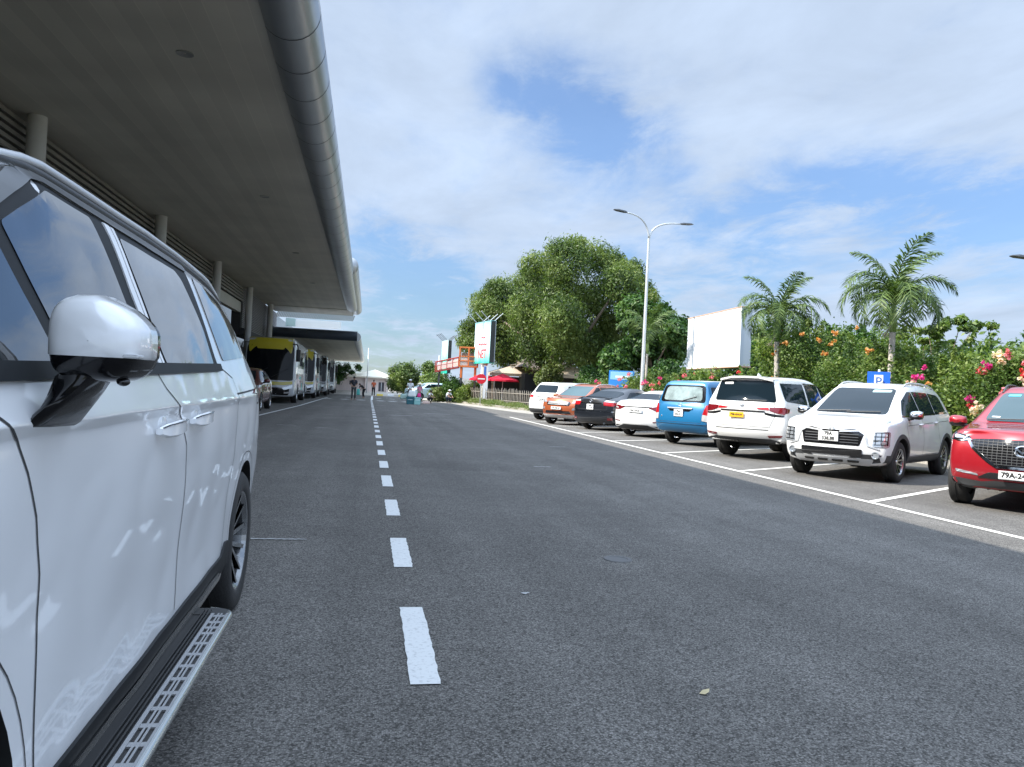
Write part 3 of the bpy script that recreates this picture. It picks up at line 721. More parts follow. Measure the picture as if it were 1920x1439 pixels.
def suv_cage(L, W, H, hood=(.80, .95, 1.06), cowl_s=1.0, roof_s=1.95, roof_e=4.0, rear_s=4.35, belt=(1.02, 1.12), zb=.25, wt=.66, roofw=.64, tail_z=1.08, rearw=.72, nosez=None, sedan=None, fb=.22, rb=.16, body=1.):
    w = W/2
    def S(s, zb_, zt, wt_, zbelt, wb, wm_=1.0):
        lo = zb_+.14; return (s, [zb_, lo, lo+(zbelt-lo)*.5, zbelt, zt], [w*wm_*.90, w*wm_*.975, w*wm_, w*wb, w*wt_])
    if sedan:
        rb0, dz0, dz1 = sedan          # rear glass base, deck heights
        st = [S(0, zb+.04, hood[0], .62, hood[0]-.12, .84, .86), S(.16, zb, hood[0]+.045, .74, hood[0]-.03, .92, .94), S(cowl_s*.55, zb, hood[1], .80, hood[1]-.08, .955, .99),
              S(cowl_s, zb, hood[2], .82, hood[2]-.07, .96), S(roof_s, zb, H-.06, wt, belt[0]-.0, .955), S(roof_s+.35, zb, H-.005, wt-.01, belt[0], .955), S((roof_s+roof_e)/2+.25, zb, H-.005, wt-.02, belt[0]+.02, .955),
              S(roof_e, zb, H-.07, wt-.03, belt[1], .955), S(rb0, zb, dz0, .74, dz0-.07, .94, .995), S(L-.18, zb+.02, dz1, .74, dz1-.09, .90, .955), S(L, zb+.06, dz1-.03, .68, dz1-.14, .84, .88)]
        cw = [(3, .5), (8, .4), (9, .6), (10, .6)]
    else:
        st = [S(0, zb+.04, hood[0], .62, hood[0]-.12, .82, .86), S(.16, zb, hood[0]+.045, .76, hood[0]-.03, .91, .94), S(cowl_s*.55, zb, hood[1], .80, hood[1]-.08, .95, .99),
              S(cowl_s, zb, hood[2], .82, hood[2]-.07, .955), S(roof_s, zb, H-.07, wt, belt[0], .955), S(roof_s+.4, zb, H-.01, wt, belt[0]+.01, .95), S((roof_s+roof_e)/2+.3, zb, H-.005, wt-.01, (belt[0]+belt[1])/2, .95),
              S(roof_e, zb, H-.05, roofw, belt[1], .945), S(roof_e+.09, zb, H-.10, roofw, belt[1], .94, .99), S(rear_s, zb+.02, tail_z+.06, rearw, tail_z-.03, .90, .96), S(L, zb+.07, tail_z-.04, rearw, tail_z-.12, .86, .90)]
        cw = [(3, .5), (7, .5), (8, .3), (9, .3), (10, .5)]
    nose = [.10, 0., .01, .05, .12]; tail = [.10, 0, .01, .05, .08]
    return lattice(L, st, nose=nose, tail=tail, fb=fb, rb=rb), creases(len(st), 3, 4, .45, .25, cw)
def side_seams(car, doors, z0, ztop, view='LR'):
    for vw in ('L', 'R'):
        b = B()
        for pts in doors: car.line(b, pts, vw, w=.008, off=.0016)
        b.obj('door_gap', M_seam, car.T)
HEAD = lambda phi: -(90-phi)        # nose towards the road
def pose(phi, nose_out): return R(-(90-phi)) if nose_out else R(90+phi)

# ---------------------------------------------------------------- white crossover van with plate 79A 338.88
def car_mpv():
    L, W, H = 4.58, 1.84, 1.72
    cg, cr_ = suv_cage(L, W, H, hood=(1.01, 1.06, 1.11), cowl_s=.92, roof_s=1.80, roof_e=4.0, rear_s=4.30, belt=(1.04, 1.12), zb=.27, wt=.68, roofw=.65, tail_z=1.12)
    c = Car('parked_car', 'white crossover with chrome winged grille and plate 79A 338.88, nose towards the road', 'car', (9.50, 13.10), pose(36.5, True), L, W, P_white, cg, 3,
            dict(z=.35, at=[(.86, .405, .2), (3.63, .405, .2)]), 'cars parked along the right of the road', cr_)
    add_wheels(c, .345, .215, .22, 1.55, (.86, 3.63), style=1, spokes=5)
    for s in (.86, 3.63): arch_trim(c, s, .35, .40, .47, M_graycl, -25, 205, off=.008, thick=.02)
    c.both('sill_cladding', [(1.26, .27), (3.24, .27), (3.2, .44), (1.3, .42)], M_graycl, off=.008, thick=.02)
    c.both('bumper_cladding', [(.10, .29), (.44, .29), (.42, .47), (.10, .47)], M_graycl, off=.006)
    c.both('bumper_cladding', [(4.05, .29), (4.40, .30), (4.40, .52), (4.06, .50)], M_graycl, off=.006)
    c.patch('windshield', [(-.62, 1.13), (.62, 1.13), (.52, 1.60), (-.52, 1.60)], 'F', M_glass, rnd=.07, off=.004, res=.05)
    c.patch('sunshade', [(.15, 1.52), (.47, 1.53), (.46, 1.575), (.15, 1.575)], 'F', mat('shade_band', (.25, .38, .36), .2, coat=1.), off=.006, thick=.002)
    c.patch('rear_window', [(-.56, 1.18), (.56, 1.18), (.5, 1.55), (-.5, 1.55)], 'B', M_glass, rnd=.07)
    c.both('side_window', [(1.12, 1.13), (2.08, 1.14), (2.02, 1.56), (1.86, 1.555), (1.45, 1.38)], M_glass, rnd=.03, res=.05)
    c.both('side_window', [(2.12, 1.14), (3.02, 1.16), (3.0, 1.57), (2.06, 1.565)], M_glass, rnd=.03, res=.05)
    c.both('side_window', [(3.06, 1.165), (3.86, 1.24), (3.80, 1.49), (3.70, 1.545), (3.04, 1.565)], M_glass, rnd=.04, res=.05)
    c.both('belt_trim', [(1.06, 1.095), (3.9, 1.20), (3.9, 1.225), (1.1, 1.125)], M_gloss, rnd=0)
    side_seams(c, [[(1.14, 1.09), (1.16, .9), (1.28, .44)], [(2.10, 1.1), (2.1, .44), (1.3, .43)], [(3.05, 1.12), (3.1, .8), (3.2, .62), (3.2, .45), (2.1, .44)], [(1.2, .96), (3.9, 1.06)]], 0, 0)
    handles(c, [(1.84, .98, .19, .01), (2.82, 1.02, .19, .01)], P_white)
    side_mirror(c, 1.30, 1.15, .98, M_chrome, M_black, .95)
    rails(c, 1.9, 3.9, .56, 0, M_silver)
    # face
    c.patch('grille', [(-.46, .60), (.46, .60), (.52, .82), (.44, .87), (-.44, .87), (-.52, .82)], 'F', M_gloss, off=.006, rnd=.02)
    b = B()
    for z in (.645, .69, .735, .78): c.line(b, [(-.44, z), (.44, z)], 'F', w=.012, off=.014)
    b.obj('grille_bar', M_graycl, c.T)
    c.patch('chrome_wing', [(-.74, 1.0), (-.42, .93), (-.12, .885), (.12, .885), (.42, .93), (.74, 1.0), (.72, .965), (.45, .895), (.16, .845), (-.16, .845), (-.45, .895), (-.72, .965)], 'F', M_wing, off=.010, rnd=0, thick=.025)
    for a, z0 in ((.16, .80),):
        c.pair('chrome_wing', [(.14, .835), (.46, .868), (.545, .80), (.585, .63), (.74, .570), (.74, .552), (.565, .605), (.515, .785), (.43, .838), (.14, .81)], 'F', M_wing, off=.013, rnd=0, thick=.025, res=.035)
    c.pair('daytime_lamp', [(.45, .945), (.80, 1.035), (.82, 1.0), (.62, .925), (.45, .90)], 'F', M_lamp, off=.008)
    c.pair('headlight', [(.64, .60), (.86, .60), (.86, .86), (.66, .84)], 'F', M_lamp, off=.010, rnd=.03)
    for sg in (1, -1):
        b = B()
        for z in (.635, .70, .765, .83): c.line(b, [(sg*.66, z), (sg*.84, z+.01)], 'F', w=.012, off=.016)
        for x in (.68, .76, .84): c.line(b, [(sg*x, .635), (sg*x, .835)], 'F', w=.010, off=.0165)
        b.obj('headlight_bezel', M_gloss, c.T)
    c.patch('lower_grille', [(-.50, .43), (.50, .43), (.50, .545), (-.50, .545)], 'F', M_gloss, off=.012)
    c.patch('skid_plate', [(-.60, .285), (.60, .285), (.66, .395), (-.66, .395)], 'F', M_silver, off=.014, rnd=.03, res=.04)
    for x in (-.36, -.12, .12, .36): c.patch('skid_slot', [(x-.08, .33), (x+.08, .33), (x+.09, .365), (x-.09, .365)], 'F', M_gloss, off=.026, rnd=.01, thick=.004)
    for x in (-.69, .69):
        p, n = c.on('F', x, .46); b = B(); M = Matrix.Translation(p+Vector((0, -.012, 0))) @ Matrix.Rotation(R(90), 4, 'X'); b.lathe([(.001, .008), (.042, .005), (.048, .016), (.060, .016), (.066, -.01)], 20, M=M); b.obj('fog_lamp', [M_lamp], c.T, smooth=True, sharp=40)
    p, n = c.on('F', 0, .885); b = B()
    for a in (90, 210, 330):
        d = Vector((math.cos(R(a)), 0, math.sin(R(a)))); q = Vector((-d.z, 0, d.x)); k = .068; w_ = .034
        P0 = [Vector((0, 0, 0)), d*k*.5+q*w_, d*k, d*k*.5-q*w_]
        b.add([v+Vector((0, -.035, 0)) for v in P0]+[v+Vector((0, -.02, 0)) for v in P0], [(0, 1, 2, 3), (7, 6, 5, 4), (0, 4, 5, 1), (1, 5, 6, 2), (2, 6, 7, 3), (3, 7, 4, 0)])
    b.obj('badge', M_silver, c.T, loc=(p.x, p.y-.015, p.z))
    c.plate('F', -.02, .735, .33, .165, ['79A', '338.88'], .078, off=.03)
    c.pair('tail_light', [(.60, .95), (.84, .98), (.80, 1.30), (.70, 1.30), (.68, 1.05)], 'B', M_red)
    wiper(c, 'F', -.55, 1.14, .0, 1.165); wiper(c, 'F', -.05, 1.14, .5, 1.165)
    return c
# ---------------------------------------------------------------- crimson SUV
def car_red():
    L, W, H = 4.55, 1.84, 1.68
    cg, cr_ = suv_cage(L, W, H, hood=(.985, 1.05, 1.11), cowl_s=1.25, roof_s=2.1, roof_e=3.95, rear_s=4.33, belt=(1.05, 1.12), zb=.26, wt=.66, roofw=.63, tail_z=1.1, fb=.30)
    c = Car('parked_car', 'crimson SUV with a dark mesh grille, nearest of the parked row', 'car', (9.73, 9.54), pose(38, True), L, W, P_redc, cg, 3,
            dict(z=.36, at=[(.88, .415, .2), (3.58, .415, .2)]), 'cars parked along the right of the road', cr_)
    add_wheels(c, .355, .225, .24, 1.59, (.88, 3.58), style=1, spokes=5, m_rim=M_alloyd)
    for s in (.88, 3.58): arch_trim(c, s, .36, .41, .47, M_graycl, -22, 202, off=.008, thick=.02)
    c.both('sill_cladding', [(1.28, .26), (3.18, .26), (3.14, .42), (1.32, .40)], M_graycl, off=.008, thick=.02)
    c.patch('windshield', [(-.64, 1.14), (.64, 1.14), (.53, 1.56), (-.53, 1.56)], 'F', mat('pale_windscreen', (.035, .065, .075), .03, spec=.5), rnd=.07, off=.004, res=.05)
    c.patch('rear_window', [(-.56, 1.18), (.56, 1.18), (.5, 1.5), (-.5, 1.5)], 'B', M_glass, rnd=.07)
    c.patch('sticker', [(-.46, 1.50), (-.30, 1.505), (-.30, 1.535), (-.45, 1.53)], 'F', mat('sticker_blue', (.10, .45, .70), .4), off=.008, thick=.002, rnd=.01)
    c.patch('sticker', [(-.56, 1.19), (-.46, 1.19), (-.46, 1.205), (-.56, 1.205)], 'F', M_platew, off=.008, thick=.002, rnd=0)
    c.both('side_window', [(1.40, 1.14), (2.28, 1.15), (2.24, 1.54), (2.06, 1.52)], M_glass, rnd=.03)
    c.both('side_window', [(2.33, 1.15), (3.70, 1.20), (3.45, 1.48), (3.1, 1.54), (2.29, 1.54)], M_glass, rnd=.05)
    side_seams(c, [[(1.40, 1.1), (1.36, .8), (1.32, .42)], [(2.31, 1.12), (2.33, .42), (1.32, .41)], [(3.25, 1.12), (3.2, .75), (3.1, .42), (2.33, .42)]], 0, 0)
    handles(c, [(2.05, .98, .19, .01), (3.0, 1.0, .19, .01)], P_redc)
    side_mirror(c, 1.55, 1.12, 1.02, P_redc, M_black, 1.0)
    rails(c, 2.1, 3.8, .55, 0, M_graycl)
    gp = [(-.60, .90), (-.30, .925), (.30, .925), (.60, .90), (.57, .80), (.40, .66), (.28, .585), (-.28, .585), (-.40, .66), (-.57, .80)]
    c.patch('grille', gp, 'F', M_gloss, off=.006, rnd=.03)
    b = B()
    for i in range(9):
        z = .61+i*.034; hw = .27+min(.31, (z-.585)*1.45)
        if z < .9: c.line(b, [(-hw+i*.0, z), (hw, z)], 'F', w=.006, off=.012)
    for i in range(-10, 11):
        x = i*.055; zl = .60 if abs(x) < .27 else .60+(abs(x)-.27)/1.45
        if zl < .86: c.line(b, [(x, zl+.01), (x, .905)], 'F', w=.005, off=.011)
    b.obj('grille_mesh', M_graycl, c.T)
    c.patch('grille_trim', [(-.66, .905), (-.57, .775), (-.40, .635), (-.28, .56), (.28, .56), (.40, .635), (.57, .775), (.66, .895), (.61, .885), (.54, .79), (.38, .665), (.27, .59), (-.27, .59), (-.38, .665), (-.54, .79), (-.61, .895)], 'F', M_chrome, off=.020, rnd=0, thick=.035)
    c.pair('headlight', [(.60, .91), (.64, .945), (.86, .985), (.885, .90), (.70, .875)], 'F', M_gloss, off=.008, rnd=.02)
    c.pair('headlight_projector', [(.66, .905), (.70, .935), (.80, .95), (.80, .905)], 'F', M_lamp, off=.012, rnd=.02, thick=.003)
    c.pair('headlight_trim', [(.58, .885), (.70, .865), (.90, .885), (.90, .90), (.70, .88), (.62, .905)], 'F', M_chrome, off=.016, rnd=0)
    c.pair('fog_slot', [(.48, .445), (.76, .47), (.77, .505), (.50, .47)], 'F', M_lamp, off=.008, rnd=.01)
    c.patch('lower_grille', [(-.50, .42), (.50, .42), (.36, .50), (-.36, .50)], 'F', M_gloss, off=.010)
    c.patch('bumper_cladding', [(-.88, .26), (.88, .26), (.88, .40), (.45, .375), (.30, .40), (-.30, .40), (-.45, .375), (-.88, .40)], 'F', M_graycl, off=.012, rnd=.02)
    p, n = c.on('F', 0, .79); b = B()
    N = 32; ring = []
    for rr, yy in ((1.0, -.018), (.84, -.030), (.72, -.018)):
        for k in range(N): a = 2*math.pi*k/N; ring.append((math.cos(a)*.095*rr, yy, math.sin(a)*.075*rr))
    b.add(ring, [(i*N+k, i*N+(k+1) % N, (i+1)*N+(k+1) % N, (i+1)*N+k) for i in range(2) for k in range(N)])
    for sg in (1, -1):
        q = [(0, -.012), (.045*sg, .028), (.082*sg, .034), (.078*sg, .018), (.05*sg, .006), (0, -.035)]
        b.add([(x, -.032, z) for x, z in q]+[(x, -.018, z) for x, z in q], [tuple(range(6)), tuple(range(11, 5, -1))]+[(i, (i+1) % 6, (i+1) % 6+6, i+6) for i in range(6)])
    b.obj('badge', M_chrome, c.T, loc=(p.x, p.y-.005, p.z))
    c.plate('F', -.005, .485, .47, .105, ['79A-243.17'], .088, off=.03)
    c.pair('tail_light', [(.58, 1.0), (.84, 1.0), (.82, 1.1), (.6, 1.08)], 'B', M_red)
    wiper(c, 'F', -.6, 1.15, .0, 1.17); wiper(c, 'F', -.05, 1.15, .5, 1.17)
    return c
# ---------------------------------------------------------------- white seven-seat SUV, yellow plate, tail to the road
def car_fort():
    L, W, H = 4.80, 1.86, 1.82
    cg, cr_ = suv_cage(L, W, H, hood=(.95, 1.10, 1.17), cowl_s=1.3, roof_s=2.2, roof_e=4.42, rear_s=4.62, belt=(1.16, 1.24), zb=.36, wt=.68, roofw=.66, tail_z=1.22, rearw=.80, rb=.20)
    c = Car('parked_car', 'large white SUV with dark glass and a yellow number plate, tail towards the road', 'car', (9.76, 16.74), pose(37, False), L, W, P_white2, cg, 3,
            dict(z=.385, at=[(.94, .445, .2), (3.68, .445, .2)]), 'cars parked along the right of the road', cr_)
    add_wheels(c, .385, .265, .24, 1.55, (.94, 3.68), style=0, spokes=6)
    c.patch('rear_window', [(-.70, 1.25), (.70, 1.25), (.60, 1.70), (-.60, 1.70)], 'B', M_glass, rnd=.06, off=.004)
    c.both('side_window', [(3.30, 1.22), (4.35, 1.27), (4.46, 1.30), (4.36, 1.66), (3.20, 1.68)], M_glass, rnd=.03, off=.003)
    c.both('side_window', [(2.38, 1.16), (3.22, 1.19), (3.12, 1.665), (2.34, 1.66)], M_glass, rnd=.03)
    c.both('side_window', [(1.42, 1.15), (2.32, 1.16), (2.28, 1.66), (2.12, 1.65), (1.8, 1.46)], M_glass, rnd=.03)
    c.both('rain_guard', [(2.1, 1.655), (3.14, 1.675), (3.14, 1.70), (2.1, 1.685)], M_gloss, rnd=0, off=.02, thick=.02)
    c.both('rain_guard', [(1.8, 1.48), (2.1, 1.655), (2.1, 1.685), (1.76, 1.5)], M_gloss, rnd=0, off=.02, thick=.02)
    c.patch('windshield', [(-.65, 1.2), (.65, 1.2), (.54, 1.70), (-.54, 1.70)], 'F', M_glass, rnd=.06)
    c.patch('sticker', [(.30, 1.615), (.50, 1.61), (.50, 1.655), (.30, 1.66)], 'B', M_platew, off=.008, thick=.002, rnd=.01)
    # roof spoiler
    b = B(); vs = []
    for (x, yy, z) in ((-.60, 0, 0), (-.3, .04, .012), (0, .05, .016), (.3, .04, .012), (.60, 0, 0)):
        p, _ = c.on('T', x, 4.30); vs += [(x, p.y-.10, p.z-.03), (x*1.0, p.y+.26+yy, p.z-.005+z*.5), (x*1.0, p.y+.26+yy, p.z-.045+z*.5), (x, p.y+.02, p.z-.10), (x, p.y-.02, p.z+.015)]
    fs = []
    for i in range(4):
        for k, l in ((4, 1), (1, 2), (2, 3), (3, 0), (0, 4)): fs.append((i*5+k, i*5+l, (i+1)*5+l, (i+1)*5+k))
    fs += [(4, 1, 2, 3, 0), (24, 20, 23, 22, 21)]; b.add(vs, fs); b.obj('spoiler', P_white2, c.T)
    p, _ = c.on('T', 0, 3.9); b = B(); b.add([(-.02, -.08, 0), (.02, -.08, 0), (.02, .08, 0), (-.02, .08, 0), (0, .03, .07), (0, .08, .07)], [(0, 1, 4), (1, 2, 5, 4), (2, 3, 5), (3, 0, 4, 5)]); b.obj('antenna', P_white2, c.T, loc=p)
    c.pair('tail_light', [(.32, 1.115), (.56, 1.135), (.58, 1.075), (.36, 1.09)], 'B', M_red, off=.012, rnd=.01)
    c.pair('tail_light', [(.58, 1.14), (.88, 1.15), (.88, 1.00), (.74, 1.02), (.59, 1.065)], 'B', M_redd, off=.012, rnd=.01)
    c.both('tail_light', [(4.52, 1.14), (4.32, 1.115), (4.38, 1.04), (4.52, 1.02)], M_redd, off=.010, rnd=.01)
    c.pair('tail_light_housing', [(.50, 1.03), (.74, .995), (.88, .985), (.86, .95), (.66, .955), (.5, .99)], 'B', M_gloss, off=.010, rnd=.01)
    c.patch('chrome_bar', [(-.50, 1.035), (.50, 1.035), (.50, 1.06), (-.50, 1.06)], 'B', M_chrome, off=.02, rnd=0, thick=.03)
    c.plate('B', .08, .955, .33, .115, ['79B-454.04'], .058, face=M_platey, off=.03)
    b = B(); c.line(b, [(-.66, 1.24), (-.70, .95), (-.62, .72), (.62, .72), (.70, .95), (.66, 1.24)], 'B', w=.009); c.line(b, [(-.6, .66), (.6, .66)], 'B', w=.02); b.obj('tailgate_gap', M_seam, c.T)
    c.pair('reflector', [(.60, .50), (.84, .52), (.86, .565), (.58, .545)], 'B', M_redd, off=.010, rnd=.01)
    c.patch('bumper_cladding', [(-.86, .37), (.86, .37), (.80, .44), (.62, .475), (-.62, .475), (-.80, .44)], 'B', M_black, off=.010)
    side_seams(c, [[(1.44, 1.1), (1.42, .45)], [(2.35, 1.13), (2.36, .45), (1.42, .44)], [(3.26, 1.16), (3.24, .82), (3.2, .45), (2.36, .45)]], 0, 0)
    handles(c, [(2.1, 1.05, .19, .01), (3.0, 1.08, .19, .01)], M_chrome)
    side_mirror(c, 1.66, 1.22, 1.04, P_white2, M_black, 1.05)
    p, n = c.on('B', 0, 1.165); b = B(); N = 24
    for (rx, rz_, cx_, cz_) in ((.06, .04, 0, 0), (.02, .037, 0, 0), (.042, .015, 0, .02)):
        pts = [(rx*math.cos(2*math.pi*k/N)+cx_, .02, rz_*math.sin(2*math.pi*k/N)+cz_) for k in range(N+1)]; b.tube(pts, .0055, 6, cap=False)
    b.obj('badge', M_chrome, c.T, loc=p)
    wiper(c, 'B', -.5, 1.28, .0, 1.26)
    c.both('headlight', [(.12, .90), (.45, .96), (.42, 1.02), (.10, .96)], M_lamp)
    c.patch('grille', [(-.45, .62), (.45, .62), (.5, .92), (-.5, .92)], 'F', M_gloss)
    b = B(); b.tube([(.1, 2.1, .42), (.1, 2.25, .4)], .03, 8); b.box((-.6, 1.2, .3), (.6, 1.35, .42)); b.obj('exhaust', M_under, c.T)
    return c
# ---------------------------------------------------------------- blue people carrier
def car_blue():
    L, W, H = 4.58, 1.77, 1.75
    cg, cr_ = suv_cage(L, W, H, hood=(.85, 1.0, 1.08), cowl_s=.95, roof_s=1.8, roof_e=4.18, rear_s=4.42, belt=(1.05, 1.10), zb=.33, wt=.72, roofw=.72, tail_z=1.10, rearw=.82, rb=.10)
    c = Car('parked_car', 'blue people carrier with pale rear window and chrome tailgate strip', 'car', (9.96, 20.32), pose(33, False), L, W, P_blue, cg, 3,
            dict(z=.325, at=[(.86, .375, .2), (3.61, .375, .2)]), 'cars parked along the right of the road', cr_)
    add_wheels(c, .325, .20, .20, 1.53, (.86, 3.61), style=0, spokes=5)
    c.patch('rear_window', [(-.70, 1.14), (.70, 1.14), (.62, 1.60), (-.62, 1.60)], 'B', M_gloss, rnd=.10, off=.003)
    c.patch('rear_glass', [(-.60, 1.19), (.60, 1.19), (.53, 1.56), (-.53, 1.56)], 'B', mat('pale_glass', (.20, .25, .25), .06, spec=.4, var=(2.2, .55)), rnd=.10, off=.006, thick=.002)
    c.both('side_window', [(3.12, 1.13), (4.18, 1.16), (4.14, 1.56), (3.08, 1.59)], M_glass, rnd=.05)
    c.both('side_window', [(2.12, 1.12), (3.04, 1.13), (3.0, 1.59), (2.08, 1.59)], M_glass, rnd=.03)
    c.both('side_window', [(1.18, 1.11), (2.05, 1.12), (2.0, 1.59), (1.82, 1.56)], M_glass, rnd=.03)
    c.patch('windshield', [(-.64, 1.12), (.64, 1.12), (.55, 1.60), (-.55, 1.60)], 'F', M_glass, rnd=.06)
    c.pair('tail_light', [(.67, .84), (.81, .82), (.79, 1.09), (.73, 1.09)], 'B', M_red, off=.012, rnd=.02)
    c.pair('tail_light_clear', [(.67, .68), (.81, .66), (.81, .82), (.67, .84)], 'B', M_clearl, off=.012, rnd=.02)
    c.both('tail_light', [(4.30, 1.10), (4.40, 1.06), (4.40, .82), (4.34, .84)], M_red, off=.010, rnd=.02)
    c.both('tail_light_clear', [(4.34, .84), (4.40, .82), (4.40, .67), (4.36, .67)], M_clearl, off=.010, rnd=.02)
    c.patch('chrome_strip', [(-.38, .965), (.38, .965), (.38, .995), (-.38, .995)], 'B', M_wing, off=.03, rnd=0, thick=.04)
    c.patch('plate_recess', [(-.30, .90), (.30, .90), (.36, .96), (-.36, .96)], 'B', M_gloss, off=.004, rnd=.02)
    c.plate('B', 0, .86, .28, .19, ['79A', '022.51'], .07, off=.02)
    b = B(); c.line(b, [(-.68, 1.13), (-.70, .8), (-.64, .62), (.64, .62), (.70, .8), (.68, 1.13)], 'B', w=.008); b.obj('tailgate_gap', M_seam, c.T)
    c.patch('bumper_line', [(-.86, .585), (.86, .585), (.86, .60), (-.86, .60)], 'B', P_blue, off=.02, rnd=0, thick=.03)
    side_seams(c, [[(1.14, 1.08), (1.22, .4)], [(2.09, 1.1), (2.1, .4), (1.22, .4)], [(3.06, 1.1), (3.1, .8), (3.2, .6), (3.2, .4), (2.1, .4)]], 0, 0)
    handles(c, [(1.84, .95, .17, 0), (2.84, .97, .17, 0)], P_blue); side_mirror(c, 1.32, 1.12, .97, P_blue, M_black, .9)
    wiper(c, 'B', -.42, 1.30, .0, 1.17)
    p, n = c.on('B', 0, 1.08); b = B(); pts = [(.05*math.cos(2*math.pi*k/20), .015, .032*math.sin(2*math.pi*k/20)) for k in range(21)]; b.tube(pts, .006, 6, cap=False); b.obj('badge', M_chrome, c.T, loc=p)
    p, n = c.on('B', .56, .76); b = B(); b.sphere((0, .004, 0), (.02, .012, .025), 10); b.obj('badge', M_chrome, c.T, loc=p)
    c.both('headlight', [(.12, .80), (.45, .88), (.42, .95), (.10, .88)], M_lamp)
    return c
def sedan(name, label, loc, phi, L, W, H, pm, lights, plate, glass=M_glass, trim=None):
    cg, cr_ = suv_cage(L, W, H, hood=(.74, .92, 1.0), cowl_s=1.30, roof_s=2.15, roof_e=3.45, belt=(.98, 1.0), zb=.20, wt=.62, sedan=(4.25/4.85*L, 1.12, 1.10), rb=.22)
    c = Car(name, label, 'car', loc, pose(phi, False), L, W, pm, cg, 3, dict(z=.33, at=[(.95, .375, .2), (3.75/4.85*L, .375, .2)]), 'cars parked along the right of the road', cr_)
    add_wheels(c, .33, .215, .22, W-.24, (.95, 3.75/4.85*L), style=1, spokes=5)
    c.patch('rear_window', [(-.62, 3.62/4.85*L), (.62, 3.62/4.85*L), (.66, 4.20/4.85*L), (-.66, 4.20/4.85*L)], 'T', glass, rnd=.08, off=.004)
    c.patch('windshield', [(-.64, 1.35), (.64, 1.35), (.52, 2.05), (-.52, 2.05)], 'T', glass, rnd=.06, off=.004)
    c.both('side_window', [(1.55, 1.04), (2.5, 1.05), (2.46, 1.36), (2.3, 1.36)], glass, rnd=.03)
    c.both('side_window', [(2.55, 1.05), (3.5/4.85*L, 1.06), (3.72/4.85*L, 1.12), (3.3/4.85*L, 1.34), (2.51, 1.365)], glass, rnd=.04)
    side_seams(c, [[(1.5, 1.0), (1.42, .3)], [(2.52, 1.02), (2.55, .3), (1.42, .3)], [(3.5, 1.03), (3.45, .7), (3.3, .3), (2.55, .3)]], 0, 0)
    handles(c, [(2.22, .88, .18, .0), (3.2, .9, .18, .0)], trim or pm); side_mirror(c, 1.62, 1.02, .99, pm, M_black, .9)
    b = B(); c.line(b, [(-.62, 1.06), (-.60, .72), (.60, .72), (.62, 1.06)], 'B', w=.008); b.obj('boot_gap', M_seam, c.T)
    lights(c); plate(c)
    c.both('headlight', [(.12, .66), (.50, .74), (.45, .80), (.10, .74)], M_lamp)
    return c
def car_sedan():
    def li(c):
        c.pair('tail_light', [(.40, .90), (.86, .98), (.88, .90), (.80, .82), (.60, .82)], 'B', M_redd, off=.010, rnd=.02)
        c.both('tail_light', [(L_(c)-.42, .96), (L_(c)-.26, .94), (L_(c)-.26, .86), (L_(c)-.34, .87)], M_redd, off=.008, rnd=.02)
        c.pair('tail_light_lens', [(.66, .88), (.78, .91), (.78, .87), (.68, .85)], 'B', M_clearl, off=.014, rnd=.02, thick=.003)
        c.patch('chrome_bar', [(-.50, .905), (.50, .905), (.50, .925), (-.50, .925)], 'B', M_gloss, off=.012, rnd=0)
        c.pair('reflector', [(.56, .46), (.78, .48), (.78, .505), (.56, .49)], 'B', M_redd, off=.010, rnd=.01)
        c.patch('diffuser', [(-.80, .24), (.80, .24), (.76, .36), (.55, .34), (.42, .38), (-.42, .38), (-.55, .34), (-.76, .36)], 'B', M_black, off=.010)
        b = B(); c.line(b, [(-.86, .36), (-.70, .30), (-.50, .36), (-.40, .40), (.40, .40), (.50, .36), (.70, .30), (.86, .36)], 'B', w=.022, off=.018); b.obj('bumper_trim', M_silver, c.T)
    L_ = lambda c: c.L
    return sedan('parked_car', 'white sedan with slim dark red tail lights, between the blue and black cars', (9.80, 23.72), 40, 4.85, 1.80, 1.45, P_white, li, lambda c: c.plate('B', 0, .80, .46, .11, ['79A-159.62'], .07, off=.02))
